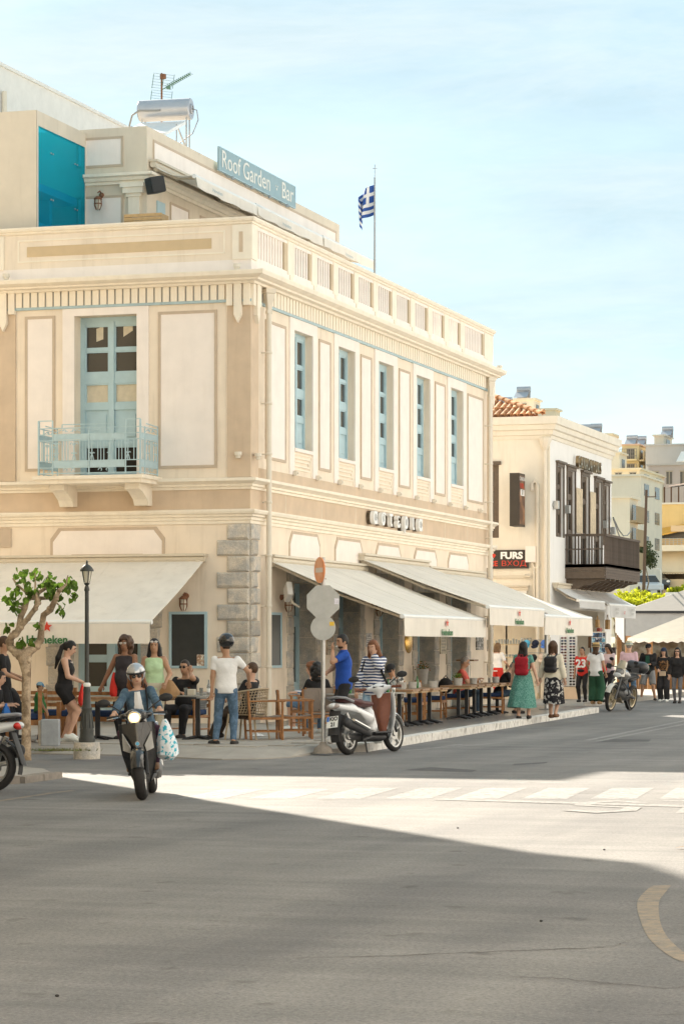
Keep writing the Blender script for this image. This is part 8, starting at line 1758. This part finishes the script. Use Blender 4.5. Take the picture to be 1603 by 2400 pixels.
glass(2.05,-8.85,ZR,'dark beer glass on the round table by the wall', .13, mat('dark_beer', (.05,.02,.01), .1)); glass(2.62,9.2,TZ,'small glass before the man in the black cap'); glass(2.7,8.4,TZ,'tumbler on the table beside the coral shirt')
q = MB(); q.box(-.06,.06,-.05,.05,0,.10); tag(q.build('napkin_box', mat('cream_box', (.60,.54,.44), .7), bevel=.01, loc=(2.2,-9.1,ZR)), 'cream napkin box on the round table by the wall', 'napkin box')
q = MB(); q.box(-.05,.05,-.05,.05,0,.12); tag(q.build('napkin_box', mat('pinkish_box', (.60,.48,.46), .7), bevel=.008, loc=(4.3,-5.75,ZR)), 'pale pink napkin box behind the parked scooter', 'napkin box')
q = MB(); q.lathe([(0,0),(.055,0),(.06,.03),(0,.03)], (0,0,0), 14); tag(q.build('ashtray', m_brass, loc=(4.0,-7.0,ZR)), 'small brass ashtray on the round table behind the sign post', 'ashtray')
# litter, a pale bag, side table
def crumple(s, seed): rr = np.random.default_rng(seed); q = MB(); q.sheet(lambda u, v: (s*(u-.5)*1.6+rr.normal(0,.012), s*(v-.5)+rr.normal(0,.012), .01+abs(rr.normal(0,.04))*s*4*math.sin(math.pi*u)*math.sin(math.pi*v)), 8, 6, .002); return q
c = gnd(602, 1729, ZP); tag(crumple(.17, 1).build('paper_litter', white, loc=(c.x,c.y,ZP+.02)), 'crumpled white paper lying on the slabs near the canvas chairs', 'litter')
c = gnd(777, 1744, ZP); q = MB(); bag(q, (0,0,.17), .075, .17, .05); tag(q.build('paper_bag', white, loc=(c.x,c.y,ZP)), 'small white paper bag on the pavement by the sign post foot', 'bag')
ST = thing('side_stand', 'narrow wooden pedestal with a pale post by the fifth door', 'pedestal', (.9,13.4,ZP)); q = MB(); q.box(-.22,.22,-.22,.22,1.16,1.20); q.build('top', m_tw, ST); q = MB(); q.box(-.05,.05,-.05,.05,0,1.16); q.build('post', m_panel, ST); q = MB(); q.box(-.16,.16,-.16,.16,.70,.73); q.build('shelf', m_tw, ST)
q = MB(); q.ell((0,0,.16), (.17,.14,.17), 12, 8); q.tube([(-.06,0,.31),(0,0,.38),(.06,0,.31)], .012, 5); tag(q.build('handbag', black, smooth=50, loc=(2.1,6.9,ZP+.50)), 'soft black handbag on the armchair left of the coral shirt', 'handbag')
q = MB(); q.add([(0,0,0),(.06,.03,.01),(.11,.0,.025),(.05,-.035,.012)], [(0,1,2,3)]); c = gnd(1579, 1991); tag(q.build('fallen_leaf', mat('orange_leaf', (.60,.28,.03), .7), loc=(c.x,c.y,.008)), 'small orange leaf lying on the sunlit asphalt', 'leaf')
for (u, v, lb) in ((1268,2162,'dark pebble in the shaded foreground'),(1073,1943,'dark pebble at the lit edge of the road'),(134,2338,'dark spot of gum at the lower left'),(1416,1994,'dark leaf fragment on the sunlit road')):
    c = gnd(u, v); q = MB(); q.ell((0,0,.006), (.011,.009,.006), 7, 5); tag(q.build('pebble', m_tyre, loc=(c.x,c.y,0)), lb, 'pebble')
# the asphalt crack that crosses the foreground
def crack(pts, w, name='asphalt_crack'):
    P = [gnd(*p) for p in pts]; rr = np.random.default_rng(len(pts)); Q = []
    for a, b in zip(P, P[1:]):
        for k in range(6): t = k/6; Q.append(a.lerp(b, t)+Vector((rr.normal(0,.010), rr.normal(0,.014), 0)))
    Q.append(P[-1]); up_, dn_ = [], []
    for i, p in enumerate(Q): ww = w*rr.uniform(.25,1.2); up_.append((p.x, p.y+ww, .0032)); dn_.append((p.x, p.y-ww, .0032))
    mb = MB(); n_ = len(Q); mb.add(up_+dn_, [(i, i+1, n_+i+1, n_+i) for i in range(n_-1)]); mb.build(name, m_crk, road)
m_crk = mat('crack_dirt', (.055,.043,.033), .95, .2, 20)
crack([(700,2248),(900,2243),(1060,2236),(1200,2231),(1380,2224),(1450,2218),(1478,2204),(1520,2195),(1600,2176),(1650,2168)], .008)
crack([(1200,2292),(1330,2297),(1420,2306),(1560,2318),(1640,2316)], .005); crack([(980,1745),(1200,1743),(1400,1740),(1640,1741)], .012)
crack([(1010,1896),(1060,1893),(1110,1894)], .005)
